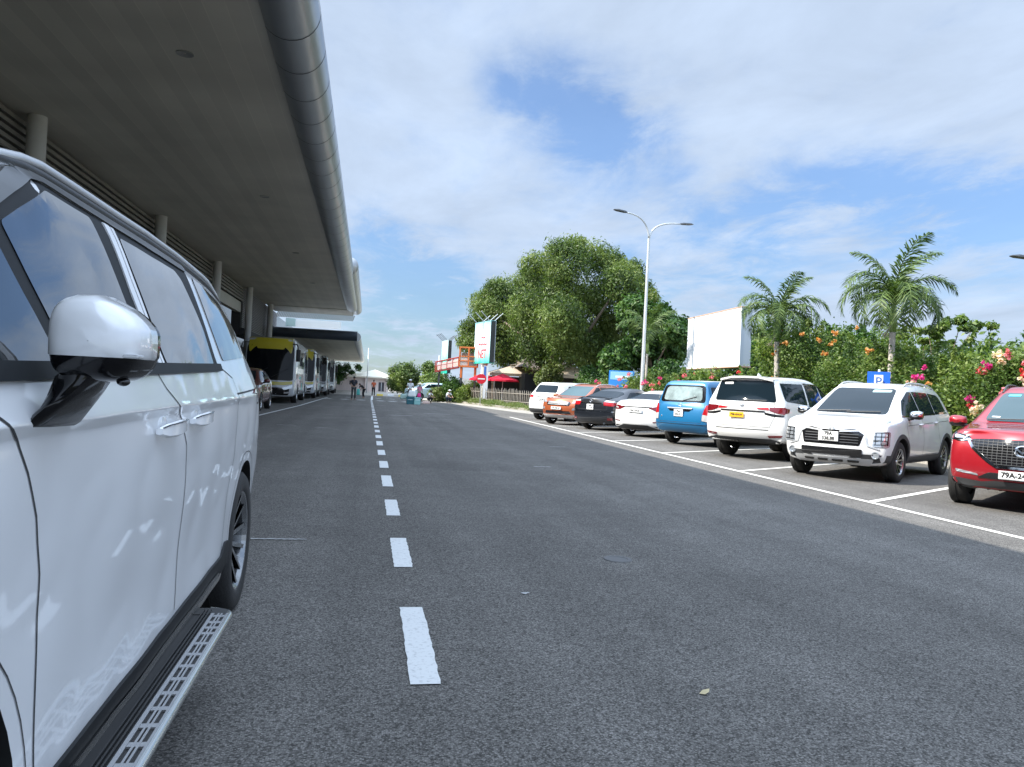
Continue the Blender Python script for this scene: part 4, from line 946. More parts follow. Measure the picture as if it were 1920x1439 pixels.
def car_black():
    def li(c):
        c.pair('tail_light', [(.46, .98), (.88, .96), (.88, .84), (.50, .86)], 'B', M_red, off=.010, rnd=.02)
        c.pair('tail_light_clear', [(.54, 1.04), (.80, 1.02), (.86, .965), (.48, .985)], 'B', M_clearl, off=.012, rnd=.02)
        c.both('tail_light', [(c.L-.44, .98), (c.L-.26, .95), (c.L-.26, .86), (c.L-.34, .87)], M_red, off=.008, rnd=.02)
        c.patch('chrome_bar', [(-.46, .93), (.46, .93), (.46, .95), (-.46, .95)], 'B', M_chrome, off=.016, rnd=0)
        c.patch('bumper_line', [(-.84, .65), (.84, .65), (.84, .665), (-.84, .665)], 'B', M_chrome, off=.008, rnd=0)
        c.pair('reflector', [(.62, .36), (.80, .37), (.80, .45), (.64, .44)], 'B', M_redd, off=.010, rnd=.01)
        b = B(); p, n = c.on('B', -.5, .26); b.tube([(p.x, p.y-.2, .25), (p.x, p.y+.02, .25)], .035, 12); b.obj('exhaust', M_chrome, c.T)
        p, n = c.on('B', 0, 1.0); b = B(); pts = [(.05*math.cos(2*math.pi*k/20), .015, .035*math.sin(2*math.pi*k/20)) for k in range(21)]; b.tube(pts, .007, 6, cap=False); b.obj('badge', M_chrome, c.T, loc=p)
        c.patch('spoiler', [(-.66, c.L-.42), (.66, c.L-.42), (.60, c.L-.33), (-.60, c.L-.33)], 'T', P_black, off=.02, rnd=.03, thick=.03)
    return sedan('parked_car', 'glossy black sedan with bright red tail lights and a square white plate', (9.42, 26.98), 38, 4.85, 1.82, 1.50, P_black, li, lambda c: c.plate('B', 0, .80, .28, .19, ['79A', '117.30'], .07, off=.02), trim=M_chrome)
def car_eco():
    L, W, H = 4.15, 1.77, 1.63
    cg, cr_ = suv_cage(L, W, H, hood=(.97, 1.04, 1.10), cowl_s=1.0, roof_s=1.85, roof_e=3.65, rear_s=3.98, belt=(1.04, 1.12), zb=.27, wt=.66, roofw=.62, tail_z=1.1)
    c = Car('parked_car', 'copper orange compact SUV facing the road behind the black sedan', 'car', (8.62, 29.7), pose(40, True), L, W, P_orange, cg, 3,
            dict(z=.335, at=[(.80, .385, .2), (3.32, .385, .2)]), 'cars parked along the right of the road', cr_)
    add_wheels(c, .335, .21, .21, 1.52, (.80, 3.32), style=1, spokes=5)
    for s in (.80, 3.32): arch_trim(c, s, .335, .38, .44, M_graycl, -22, 202, off=.008, thick=.02)
    c.patch('windshield', [(-.62, 1.13), (.62, 1.13), (.52, 1.52), (-.52, 1.52)], 'F', mat('green_windscreen', (.045, .09, .10), .03, spec=.5), rnd=.07)
    c.patch('rear_window', [(-.5, 1.18), (.5, 1.18), (.45, 1.46), (-.45, 1.46)], 'B', M_glass, rnd=.05)
    c.both('side_window', [(1.2, 1.12), (2.05, 1.13), (2.0, 1.50), (1.84, 1.48)], M_glass, rnd=.03)
    c.both('side_window', [(2.1, 1.13), (3.4, 1.20), (3.2, 1.44), (2.9, 1.50), (2.06, 1.50)], M_glass, rnd=.05)
    c.patch('grille', [(-.50, .74), (.50, .74), (.56, .84), (.48, .90), (-.48, .90), (-.56, .84)], 'F', M_gloss, off=.006)
    b = B()
    for z in (.785, .835, .875): c.line(b, [(-.46, z), (.46, z)], 'F', w=.022, off=.014)
    b.obj('grille_bar', M_silver, c.T)
    c.pair('headlight', [(.58, .84), (.62, .92), (.86, .99), (.88, .92), (.78, .86)], 'F', M_lamp, off=.010)
    c.pair('fog_lamp', [(.62, .58), (.80, .60), (.80, .68), (.66, .68)], 'F', M_lamp, off=.010)
    c.patch('lower_grille', [(-.60, .44), (.60, .44), (.54, .54), (-.54, .54)], 'F', M_gloss, off=.008)
    c.patch('skid_plate', [(-.75, .28), (.75, .28), (.80, .40), (-.80, .40)], 'F', M_silver, off=.014)
    c.plate('F', 0, .64, .46, .11, ['79A-085.42'], .07, off=.02)
    handles(c, [(1.8, .98, .18, 0), (2.75, 1.0, .18, 0)], P_orange); side_mirror(c, 1.32, 1.12, .98, P_orange, M_black, .95); rails(c, 1.9, 3.5, .54, 0, M_silver)
    side_seams(c, [[(1.15, 1.08), (1.2, .4)], [(2.07, 1.1), (2.1, .4), (1.2, .4)]], 0, 0)
    return c
def car_suv2():
    L, W, H = 4.7, 1.87, 1.68
    cg, cr_ = suv_cage(L, W, H, hood=(.88, 1.02, 1.1), cowl_s=1.2, roof_s=2.05, roof_e=4.1, rear_s=4.5, belt=(1.06, 1.12), zb=.27, wt=.66, roofw=.62, tail_z=1.12, rearw=.74)
    c = Car('parked_car', 'white SUV at the far end of the parked row, tail towards the road', 'car', (9.15, 33.7), pose(40, False), L, W, P_white, cg, 3,
            dict(z=.35, at=[(.9, .40, .2), (3.75, .40, .2)]), 'cars parked along the right of the road', cr_)
    add_wheels(c, .35, .23, .22, 1.6, (.9, 3.75), style=1, spokes=5)
    c.patch('rear_window', [(-.60, 1.20), (.60, 1.20), (.52, 1.53), (-.52, 1.53)], 'B', M_glass, rnd=.08)
    c.patch('windshield', [(-.62, 1.15), (.62, 1.15), (.53, 1.56), (-.53, 1.56)], 'F', M_glass, rnd=.08)
    c.both('side_window', [(1.4, 1.13), (2.3, 1.14), (2.26, 1.54), (2.08, 1.53)], M_glass, rnd=.03)
    c.both('side_window', [(2.35, 1.14), (4.0, 1.2), (3.7, 1.5), (2.31, 1.54)], M_glass, rnd=.05)
    c.pair('tail_light', [(.55, .98), (.88, .98), (.86, 1.09), (.58, 1.07)], 'B', M_red, off=.01)
    c.both('tail_light', [(4.25, 1.07), (4.42, 1.05), (4.42, .98), (4.3, .99)], M_red, off=.008)
    c.patch('bumper_cladding', [(-.88, .29), (.88, .29), (.86, .50), (-.86, .50)], 'B', M_graycl, off=.01)
    c.patch('chrome_bar', [(-.36, 1.0), (.36, 1.0), (.36, 1.02), (-.36, 1.02)], 'B', M_gloss, off=.012, rnd=0)
    c.plate('B', 0, .90, .46, .11, ['79A-203.96'], .07, off=.02)
    side_mirror(c, 1.5, 1.13, 1.03, P_white, M_black, .95); handles(c, [(2.0, 1.0, .18, 0), (3.1, 1.02, .18, 0)], P_white)
    return c
def car_maroon():
    L, W, H = 4.5, 1.84, 1.62
    cg, cr_ = suv_cage(L, W, H, hood=(.86, 1.02, 1.10), cowl_s=1.1, roof_s=2.0, roof_e=3.9, rear_s=4.3, belt=(1.05, 1.12), zb=.24, wt=.66, roofw=.63, tail_z=1.1)
    c = Car('parked_car', 'dark maroon car waiting between the white van and the yellow topped bus', 'car', (-4.78, 31.3), R(0), L, W, P_maroon, cg, 3, dict(z=.34, at=[(.85, .39, .2), (3.55, .39, .2)]), None, cr_)
    add_wheels(c, .34, .22, .22, 1.6, (.85, 3.55), style=1, spokes=5)
    c.patch('windshield', [(-.62, 1.13), (.62, 1.13), (.53, 1.50), (-.53, 1.50)], 'F', M_glass, rnd=.07)
    c.both('side_window', [(1.3, 1.13), (2.2, 1.14), (2.15, 1.49), (1.98, 1.47)], M_glass, rnd=.03)
    c.both('side_window', [(2.25, 1.14), (3.7, 1.2), (3.5, 1.43), (2.2, 1.49)], M_glass, rnd=.05)
    c.pair('headlight', [(.55, .86), (.86, .98), (.88, .90), (.7, .84)], 'F', M_lamp, off=.008)
    c.patch('grille', [(-.5, .62), (.5, .62), (.52, .86), (-.52, .86)], 'F', M_gloss)
    c.plate('F', 0, .5, .46, .11, ['79A-130.75'], .07, off=.02)
    b = B(); c.line(b, [(1.3, 1.1), (3.8, 1.17)], 'L', w=.02, off=.008); c.line(b, [(1.3, 1.1), (3.8, 1.17)], 'R', w=.02, off=.008); b.obj('belt_trim', M_chrome, c.T)
    handles(c, [(1.9, .98, .18, 0), (2.9, 1.0, .18, 0)], M_chrome); side_mirror(c, 1.45, 1.13, 1.0, P_maroon, M_black, 1.)
    side_seams(c, [[(1.25, 1.08), (1.3, .4)], [(2.22, 1.1), (2.25, .4), (1.3, .4)]], 0, 0)
    return c
def car_small(label, loc, rz, pm, group=None):
    L, W, H = 4.1, 1.72, 1.5
    cg, cr_ = suv_cage(L, W, H, hood=(.93, 1.0, 1.05), cowl_s=.95, roof_s=1.75, roof_e=3.55, rear_s=3.95, belt=(.98, 1.05), zb=.22, wt=.66, roofw=.62, tail_z=1.05)
    c = Car('parked_car', label, 'car', loc, rz, L, W, pm, cg, 2, dict(z=.32, at=[(.78, .36, .2), (3.3, .36, .2)]), group, cr_)
    add_wheels(c, .32, .2, .2, 1.48, (.78, 3.3), style=0, spokes=5)
    c.patch('windshield', [(-.60, 1.06), (.60, 1.06), (.50, 1.40), (-.50, 1.40)], 'F', M_glassb, rnd=.06, res=.15)
    c.both('side_window', [(1.15, 1.05), (3.5, 1.10), (3.2, 1.36), (1.75, 1.38)], M_glass, rnd=.05, res=.15)
    c.pair('headlight', [(.50, .78), (.82, .88), (.84, .80), (.6, .75)], 'F', M_lamp)
    c.patch('grille', [(-.4, .60), (.4, .60), (.42, .76), (-.42, .76)], 'F', M_gloss, res=.2)
    return c
for f in (car_red, car_mpv, car_fort, car_blue, car_sedan, car_black, car_eco, car_suv2, car_maroon): f()
car_small('white and aqua car behind the hawkers at the planted corner', (4.9, 63.5), R(-62), paint('paint_aqua', (.55, .72, .74)))
for i, (x, y) in enumerate(((-4.6, 84.2), (-4.9, 91))):
    car_small(('white hatchback parked first beyond the last bus', 'white hatchback half hidden behind the other past the buses')[i], (x, y), R(8), P_white, 'white cars beyond the buses')
# ================================================================== foreground van
def van():
    L, W, H = 5.155, 1.995, 1.77; w = W/2
    #   levels: 0 under, 1 sill, 2 lower door (hollow), 3 mid, 4 shoulder, 5 crease, 6 belt, 7 roof edge, 8 top
    def S(s, zs, fs_): return (s, zs, [w*f for f in fs_])
    base = [.24, .40, .60, .88, 1.112, 1.142, 1.27]
    bf = [.965, .988, .980, .996, .991, 1.003, .957]
    st = [S(0, [.30, .42, .56, .68, .78, .84, .88, .92, .95], [.76, .84, .86, .86, .84, .82, .78, .72, .60]),
          S(.2, [.24, .38, .56, .74, .88, .94, .97, 1.0, 1.03], [.84, .93, .94, .95, .93, .90, .86, .80, .70]),
          S(.6, [.24, .39, .58, .82, .99, 1.07, 1.11, 1.15, 1.17], [.88, .975, .970, .985, .98, .97, .94, .89, .80]),
          S(.90, base[:-1]+[1.26]+[1.365, 1.40], bf+[.90, .80]),
          S(1.30, base+[1.565, 1.615], bf+[.85, .76]),
          S(1.66, base+[1.715, 1.765], bf+[.80, .70]),
          S(2.25, base+[1.715, 1.765], bf+[.795, .70]),
          S(3.1, base+[1.72, 1.775], bf+[.795, .70]),
          S(4.0, base+[1.70, 1.755], [.965, .988, .983, .998, .990, 1.001, .955]+[.785, .69]),
          S(4.65, [.25, .42, .62, .88, 1.07, 1.16, 1.27, 1.64, 1.69], [.84, .93, .96, .98, .975, .965, .92]+[.75, .66]),
          S(4.98, [.28, .44, .62, .86, 1.05, 1.14, 1.25, 1.42, 1.46], [.80, .89, .92, .93, .92, .90, .87, .78, .66]),
          S(5.155, [.36, .46, .62, .84, 1.0, 1.10, 1.18, 1.22, 1.25], [.74, .82, .84, .84, .83, .82, .79, .74, .62])]
    nose = [.08, 0, 0, .01, .02, .04, .06, .09, .12]; tail = [.08, 0, 0, .0, .02, .03, .05, .07, .09]
    cg = lattice(L, st, nose=nose, tail=tail, fb=.28, rb=.2, crown=.03)
    ce = []
    for i in range(len(st)-1):
        for j in (0, 4): ce += [((i, j, 6), (i+1, j, 6), .55), ((i, j, 5), (i+1, j, 5), .75), ((i, j, 4), (i+1, j, 4), .7), ((i, j, 7), (i+1, j, 7), .35), ((i, j, 1), (i+1, j, 1), .5)]
    X0, Y0 = -.612-w, .27+L/2
    WARP = True
    c = Car('parked_van', 'big white people carrier with black winged mirror, side step and roof rails in the foreground', 'van', (X0, Y0), 0., L, W, paint('paint_van_white', (.80, .81, .82), .28), cg, 4,
            dict(z=.375, at=[(.93, .425, .2), (4.06, .425, .2)]), None, ce)
    P_w = MATS['paint_van_white']; P_w.node_tree.nodes['Principled BSDF'].inputs['Coat Roughness'].default_value = .05
    add_wheels(c, .372, .24, .255, 1.72, (.93, 4.06), style=1, spokes=6, m_rim=mat('machined_alloy', (.30, .31, .32), .25, .9, .3), m_dark=M_gloss)
    Y = lambda y: y-.27       # world y -> s
    M_trim = mat('window_trim', (.018, .020, .022), .55, 0, 0, spec=.15); M_pylon = mat('piano_black', (.004, .004, .005), .10, spec=.4); M_sill = mat('sill_black', (.020, .021, .022), .6, spec=.2)
    M_dlo = mat('satin_trim', (.16, .165, .17), .3, .8)
    q = lambda pts: [(Y(a), b) for a, b in pts]
    # black surround first, glass above it
    c.both('window_frame', q([(.98, 1.225), (3.62, 1.285), (3.62, 1.33), (3.60, 1.695), (2.0, 1.70), (1.93, 1.685), (1.40, 1.445), (.98, 1.25)]), M_trim, rnd=.012, off=.0015, res=.05, thick=.006)
    c.both('belt_trim', q([(.95, 1.205), (3.66, 1.268), (3.66, 1.300), (.95, 1.243)]), M_trim, rnd=.006, off=.010, res=.05, thick=.012)
    c.both('window_trim', q([(1.30, 1.425), (1.96, 1.717), (2.05, 1.727), (3.60, 1.722), (3.60, 1.692), (2.07, 1.699), (1.99, 1.688), (1.34, 1.400)]), M_dlo, rnd=.006, off=.008, res=.05, thick=.012)
    c.both('side_window', q([(1.06, 1.247), (1.80, 1.252), (1.655, 1.515), (1.42, 1.418)]), M_vglass, rnd=.01, off=.004, res=.04, thick=.004)
    c.both('side_window', q([(1.865, 1.252), (2.505, 1.268), (2.375, 1.680), (2.06, 1.680), (1.72, 1.540)]), M_vglass, rnd=.015, off=.004, res=.04, thick=.004)
    c.both('door_pillar', q([(2.590, 1.270), (2.632, 1.272), (2.555, 1.69), (2.500, 1.69)]), P_w, rnd=.004, off=.006, res=.04, thick=.008)
    c.both('door_pillar', q([(2.643, 1.272), (2.665, 1.273), (2.60, 1.69), (2.568, 1.69)]), P_w, rnd=.004, off=.006, res=.04, thick=.008)
    c.both('side_window', q([(2.70, 1.276), (3.525, 1.297), (3.515, 1.44), (3.42, 1.640), (3.34, 1.668), (2.63, 1.670)]), M_vglass, rnd=.02, off=.004, res=.04, thick=.004)
    c.both('side_window', q([(3.78, 1.318), (4.62, 1.36), (4.80, 1.42), (4.72, 1.52), (4.35, 1.645), (3.72, 1.69)]), M_vglass, rnd=.03, off=.004, res=.05, thick=.006)
    c.patch('windshield', [(-.74, 1.24), (.74, 1.24), (.60, 1.66), (-.60, 1.66)], 'F', M_vglass, rnd=.06, off=.004)
    c.patch('rear_window', [(-.70, 1.2), (.70, 1.2), (.58, 1.60), (-.58, 1.60)], 'B', M_vglass, rnd=.06)
    # panel gaps
    for vw in ('L', 'R'):
        b = B(); c.line(b, q([(1.395, 1.195), (1.44, 1.165), (1.53, 1.115), (1.58, 1.05), (1.63, .96), (1.665, .84), (1.68, .70), (1.69, .55), (1.70, .43)]), vw, w=.006, step=.02); b.obj('panel_gap', M_seam, c.T)
        b = B(); c.line(b, q([(2.55, 1.25), (2.60, 1.20), (2.80, 1.09), (2.875, 1.0), (2.89, .9), (2.88, .78), (2.86, .64), (2.85, .50), (2.84, .43)]), vw, w=.0055, step=.02); b.obj('panel_gap', M_seam, c.T)
        b = B(); c.line(b, q([(3.66, 1.29), (3.90, 1.24), (3.95, 1.10), (3.90, .86), (3.80, .72), (3.74, .55), (3.70, .43)]), vw, w=.005, step=.02); b.obj('panel_gap', M_seam, c.T)
        b = B(); c.line(b, q([(3.90, 1.165), (4.9, 1.185)]), vw, w=.009, step=.05); b.obj('panel_gap', M_seam, c.T)
        b = B(); c.line(b, [(Y(1.2)+.47*math.cos(R(a)), .375+.47*math.sin(R(a))) for a in range(0, 181, 8)], vw, w=.004); b.obj('panel_gap', M_seam, c.T)
        b = B(); c.line(b, [(Y(4.33)+.475*math.cos(R(a)), .375+.475*math.sin(R(a))) for a in range(5, 176, 8)], vw, w=.004); b.obj('panel_gap', M_seam, c.T)

    
    # sill cladding and bright strip
    c.both('sill_cladding', q([(1.60, .25), (3.86, .25), (3.90, .46), (3.78, .475), (3.68, .430), (1.62, .388)]), M_sill, rnd=.02, off=.010, res=.06, thick=.02)
    c.both('sill_strip', q([(1.66, .300), (3.62, .345), (3.62, .375), (1.66, .336)]), mat('satin_chrome', (.55, .53, .50), .22, .9), rnd=.012, off=.026, res=.08, thick=.014)
    # running boards
    M_step = mat('step_plate', (.42, .42, .42), .34, .85, bump=(300, .05)); M_stepd = mat('step_rubber', (.02, .02, .02), .6); M_rim = mat('step_edge', (.62, .64, .62), .22, .9)
    for sg in (1, -1):
        y0, y1, xi, xo, zt, zb_ = Y(1.45)-L/2, Y(3.10)-L/2, w-.030, w+.138, .338, .292
        t = thing('x', None, None) if 0 else None
        b = B(); b.box((sg*xi if sg > 0 else -xo+.01, y0, zb_), (xo-.01 if sg > 0 else -xi, y1, zt-.004))
        # tapered rear and front ends
        for ya, yb in ((y1, y1+.17), (y0, y0-.17)):
            n = 8; vs = []
            for i in range(n+1):
                tt = i/n; yy = ya+(yb-ya)*tt; xx = xo-.01-(xo-xi-.02)*(tt**2.6)*.92
                vs += [(sg*xi, yy, zb_+.005), (sg*xx, yy, zb_+.005), (sg*xx, yy, zt-.001-.03*tt**3), (sg*xi, yy, zt-.001-.03*tt**3)]
            fs = []
            for i in range(n):
                for a, d in ((0, 1), (1, 2), (2, 3), (3, 0)): fs.append((i*4+a, i*4+d, (i+1)*4+d, (i+1)*4+a))
            fs += [(0, 3, 2, 1), (n*4, n*4+1, n*4+2, n*4+3)]; b.add(vs, fs)
        o = b.obj('side_step', M_stepd, c.T)
        # rounded bright edge following the outside
        pts = [(sg*(xo-.006), y0-.02, zt-.010), (sg*(xo-.006), y1, zt-.010)]
        for i in range(1, 7): tt = i/6; pts.append((sg*(xo-.008-(xo-xi-.02)*(tt**2.6)*.6), y1+.14*tt, zt-.010-.006*tt))
        b = B(); b.tube(pts, [.0135]*2+[.0125, .011, .009, .007, .005, .003], 12); b.obj('step_edge', M_rim, o, smooth=True, sharp=60)
        # perforated tread plate: frame strips between slots
        b = B(); px0, px1 = w+.080, w+.122; per = .118; k = 0; yy = y1-.02
        def bar(x0, x1, ya, yb, h=.0035): b.box((min(sg*x0, sg*x1), ya, zt-.003), (max(sg*x0, sg*x1), yb, zt+h))
        cols = [px0+.004+(px1-px0-.008)*i/3 for i in range(4)]
        bar(px0-.012, px0, y0, y1); bar(px1, px1+.006, y0, y1)
        for i in range(1, 3): bar(cols[i]-.003, cols[i]+.003, y0, y1)
        slots = []; ln = .055
        while yy-ln > y0:
            bar(px0+.0005, px1-.0005, yy-.024, yy, .0028); yy -= .024+ln+.0; ln = .082 if k > 1 else .04; k += 1
        bar(px0+.0005, px1-.0005, y0+.001, yy, .0028)
        b.obj('tread_plate', M_step, o)
        b = B()
        for i in range(3):
            x_ = xi+.062+i*.012; b.box((min(sg*x_, sg*(x_+.004)), y0, zt-.003), (max(sg*x_, sg*(x_+.004)), y1+.05, zt+.006))
        b.obj('step_rib', M_stepd, o)
    # door handles: recess cup + bar
    for sg, vw in ((1, 'L'), (-1, 'R')):
        for (ya, z0) in ((2.46, 1.073), (2.90, 1.083)):
            pa, n = c.on(vw, Y(ya), z0); pb, _ = c.on(vw, Y(ya+.27), z0+.010)
            b = B(); u = Vector((sg, 0, 0)); N = 12; rings = []
            for i in range(N+1):
                t = i/N; p = pa.lerp(pb, t); bow = .012+.028*math.sin(math.pi*min(1, max(0, t)))**.5; hh = .019+.006*math.sin(math.pi*t); tk = .011
                if i in (0, N): hh *= .55
                cpt = p+u*bow; rings += [cpt+Vector((0, 0, hh)), cpt+u*tk+Vector((0, 0, hh*.7)), cpt+u*tk+Vector((0, 0, -hh*.7)), cpt+Vector((0, 0, -hh)), cpt-u*.008+Vector((0, 0, -hh*.7)), cpt-u*.008+Vector((0, 0, hh*.7))]
            fs = [(i*6+k, i*6+(k+1) % 6, (i+1)*6+(k+1) % 6, (i+1)*6+k) for i in range(N) for k in range(6)]+[tuple(range(6)), tuple(N*6+k for k in range(5, -1, -1))]
            b.add(rings, fs); o = b.obj('door_handle', P_w, c.T, smooth=True, sharp=50)
            b = B(); 
            top = [p_ for i, p_ in enumerate(rings) if i % 6 == 1]; b.tube([v+Vector((sg*.0015, 0, .004)) for v in top], .0022, 6); b.obj('handle_trim', M_gloss, o)
            b = B(); cc, _ = c.on(vw, Y(ya+.085), z0+.012)
            b.sphere((cc.x-sg*.004, cc.y, cc.z), (.010, .062, .036), 16); b.obj('handle_recess', mat('recess_shadow_paint', (.72, .73, .74), .35, coat=1.), o, smooth=True)
    # roof rails with dark foot
    for sg in (1, -1):
        b = B(); b2 = B(); pts = []; p2 = []
        for i in range(25):
            s_ = Y(1.86)+(Y(4.70)-Y(1.86))*i/24; p, _ = c.on('T', sg*.735, s_); t = i/24; h = .038*min(1, (8*t)**.7, (8*(1-t))**.7)
            pts.append(p+Vector((0, 0, h))); p2.append(p+Vector((0, 0, h*.35)))
        b.tube(pts, [.010]+[.0125]*23+[.010], 10); b.obj('roof_rail', M_silver, c.T, smooth=True, sharp=60)
        b2.tube(p2, .014, 8); b2.obj('rail_foot', M_black, c.T, smooth=True)
    # fuel flap side badge, tail lights, number plate, headlights, grille
    c.both('tail_light', q([(4.50, 1.160), (4.88, 1.150), (4.88, 1.190), (4.62, 1.180)]), M_redd, off=.008)
    c.patch('tail_light', [(-.84, 1.10), (.84, 1.10), (.84, 1.17), (-.84, 1.17)], 'B', M_redd, off=.008)
    c.plate('B', 0, .80, .46, .11, ['79A-310.24'], .07, off=.02)
    c.pair('headlight', [(.50, .80), (.86, .92), (.88, .74), (.60, .72)], 'F', M_lamp); c.patch('grille', [(-.55, .46), (.55, .46), (.5, .82), (-.5, .82)], 'F', M_gloss)
    c.both('badge', q([(4.70, 1.093), (4.80, 1.096), (4.80, 1.106), (4.71, 1.104)]), M_gloss, rnd=0, off=.003, thick=.003)
    # ---- door mirrors
    for sg in (1, -1):
        # local frame: x outwards, y towards the rear, z up; rings run from the mirror glass (rear) to the nose
        N = 28; prof = [(.074, .93), (.070, .985), (.05, 1.0), (.0, 1.0), (-.035, .975), (-.058, .91), (-.074, .78), (-.083, .56), (-.087, .30), (-.088, .01)]
        def outline(a):
            c_, s_ = math.cos(a), math.sin(a)
            x = math.copysign(abs(c_)**.50, c_); z = math.copysign(abs(s_)**.58, s_)
            hx = .087; 
            top = .090-.048*max(0, x)**1.15-.008*max(0, -x)**3; bot = .083-.016*max(0, x)**2
            return x*hx, (z*top if z > 0 else z*bot)
        vs = []; 
        for (d, k) in prof:
            for i in range(N):
                x, z = outline(2*math.pi*i/N); kk = k if k > .5 else k
                vs.append((sg*(x*kk+ (.006*(1-k))), d-.35*x*.0, z*k-.004*(1-k)))
        fs = [(i*N+k, i*N+(k+1) % N, (i+1)*N+(k+1) % N, (i+1)*N+k) for i in range(len(prof)-1) for k in range(N)]
        me = bpy.data.meshes.new('m'); me.from_pydata(vs, [], fs); 
        for m_ in (P_w, M_pylon): me.materials.append(m_)
        bm = bmesh.new(); bm.from_mesh(me)
        bmesh.ops.remove_doubles(bm, verts=bm.verts[:], dist=1e-4)
        bmesh.ops.bisect_plane(bm, geom=bm.verts[:]+bm.edges[:]+bm.faces[:], plane_co=(0, 0, -.034), plane_no=(0, 0, 1))
        bmesh.ops.bisect_plane(bm, geom=bm.verts[:]+bm.edges[:]+bm.faces[:], plane_co=(0, .052, 0), plane_no=(0, 1, 0))
        bmesh.ops.recalc_face_normals(bm, faces=bm.faces[:])
        low = []
        for f in bm.faces:
            cc = f.calc_center_median(); f.smooth = True
            if cc.z < -.034 or cc.y > .052: f.material_index = 1
        ed = [e for e in bm.edges if len(e.link_faces) == 2 and e.link_faces[0].material_index != e.link_faces[1].material_index]
        for e in ed: e.smooth = False
        for f in bm.faces:
            if f.material_index == 1 and f.calc_center_median().z < -.034:
                for v in f.verts: v.tag = True
        for v in bm.verts:
            if v.tag: v.co.x *= .972; v.co.y = v.co.y*.985
        bm.to_mesh(me); bm.free()
        ox, oy, oz = sg*(X0*-1-.503) if 0 else sg*(w+.612-.522), Y(1.66)-L/2, 1.308
        o = link('side_mirror', me, c.T, loc=(ox, oy, oz), rot=(0, 0, R(-4*sg)))
        b = B(); pts = [outline(2*math.pi*i/40) for i in range(40)]; b.add([(sg*x*.84, .0715, z*.84) for x, z in pts], [tuple(range(40))]); b.obj('mirror_glass', M_chrome, o)
        b = B(); pts = [( sg*(-.055+.0055*i), -.0885+.0002*abs(i-8)**2, -.034+.0004*i) for i in range(26)]
        # pylon from the door up to the housing
        bx = sg*(w-.004)-ox
        n = 12; A = []; 
        secs = [((bx, .010, -.178), .022, .108, .0), ((bx+sg*.020, .000, -.150), .034, .102, .1), ((bx+sg*.045, -.005, -.120), .044, .082, .2), ((-sg*.030, -.010, -.085), .056, .058, .3), ((-sg*.015, -.012, -.045), .060, .05, .3)]
        for (cc, rx, ry, tw) in secs:
            for i in range(n):
                a = 2*math.pi*i/n; x = math.copysign(abs(math.cos(a))**.7, math.cos(a))*rx; y = math.copysign(abs(math.sin(a))**.7, math.sin(a))*ry
                A.append((cc[0]+sg*x, cc[1]+y, cc[2]+x*.55))
        fs = [(i*n+k, i*n+(k+1) % n, (i+1)*n+(k+1) % n, (i+1)*n+k) for i in range(len(secs)-1) for k in range(n)]+[tuple(range(n)), tuple((len(secs)-1)*n+k for k in range(n))]
        b = B(); b.add(A, fs); b.obj('mirror_arm', M_pylon, o, smooth=True, sharp=60)
        b = B(); b.sphere((0, 0, 0), (.013, .013, .009), 12); b.obj('camera_lens', M_gloss, o, loc=(sg*.045, -.01, -.080), smooth=True)
        b = B(); b.box((.050, -.075, -.034), (.094, -.045, -.026), bev=.003) if sg > 0 else b.box((-.094, -.075, -.034), (-.050, -.045, -.026), bev=.003); b.obj('turn_signal', M_silver, o)
    return c
van()
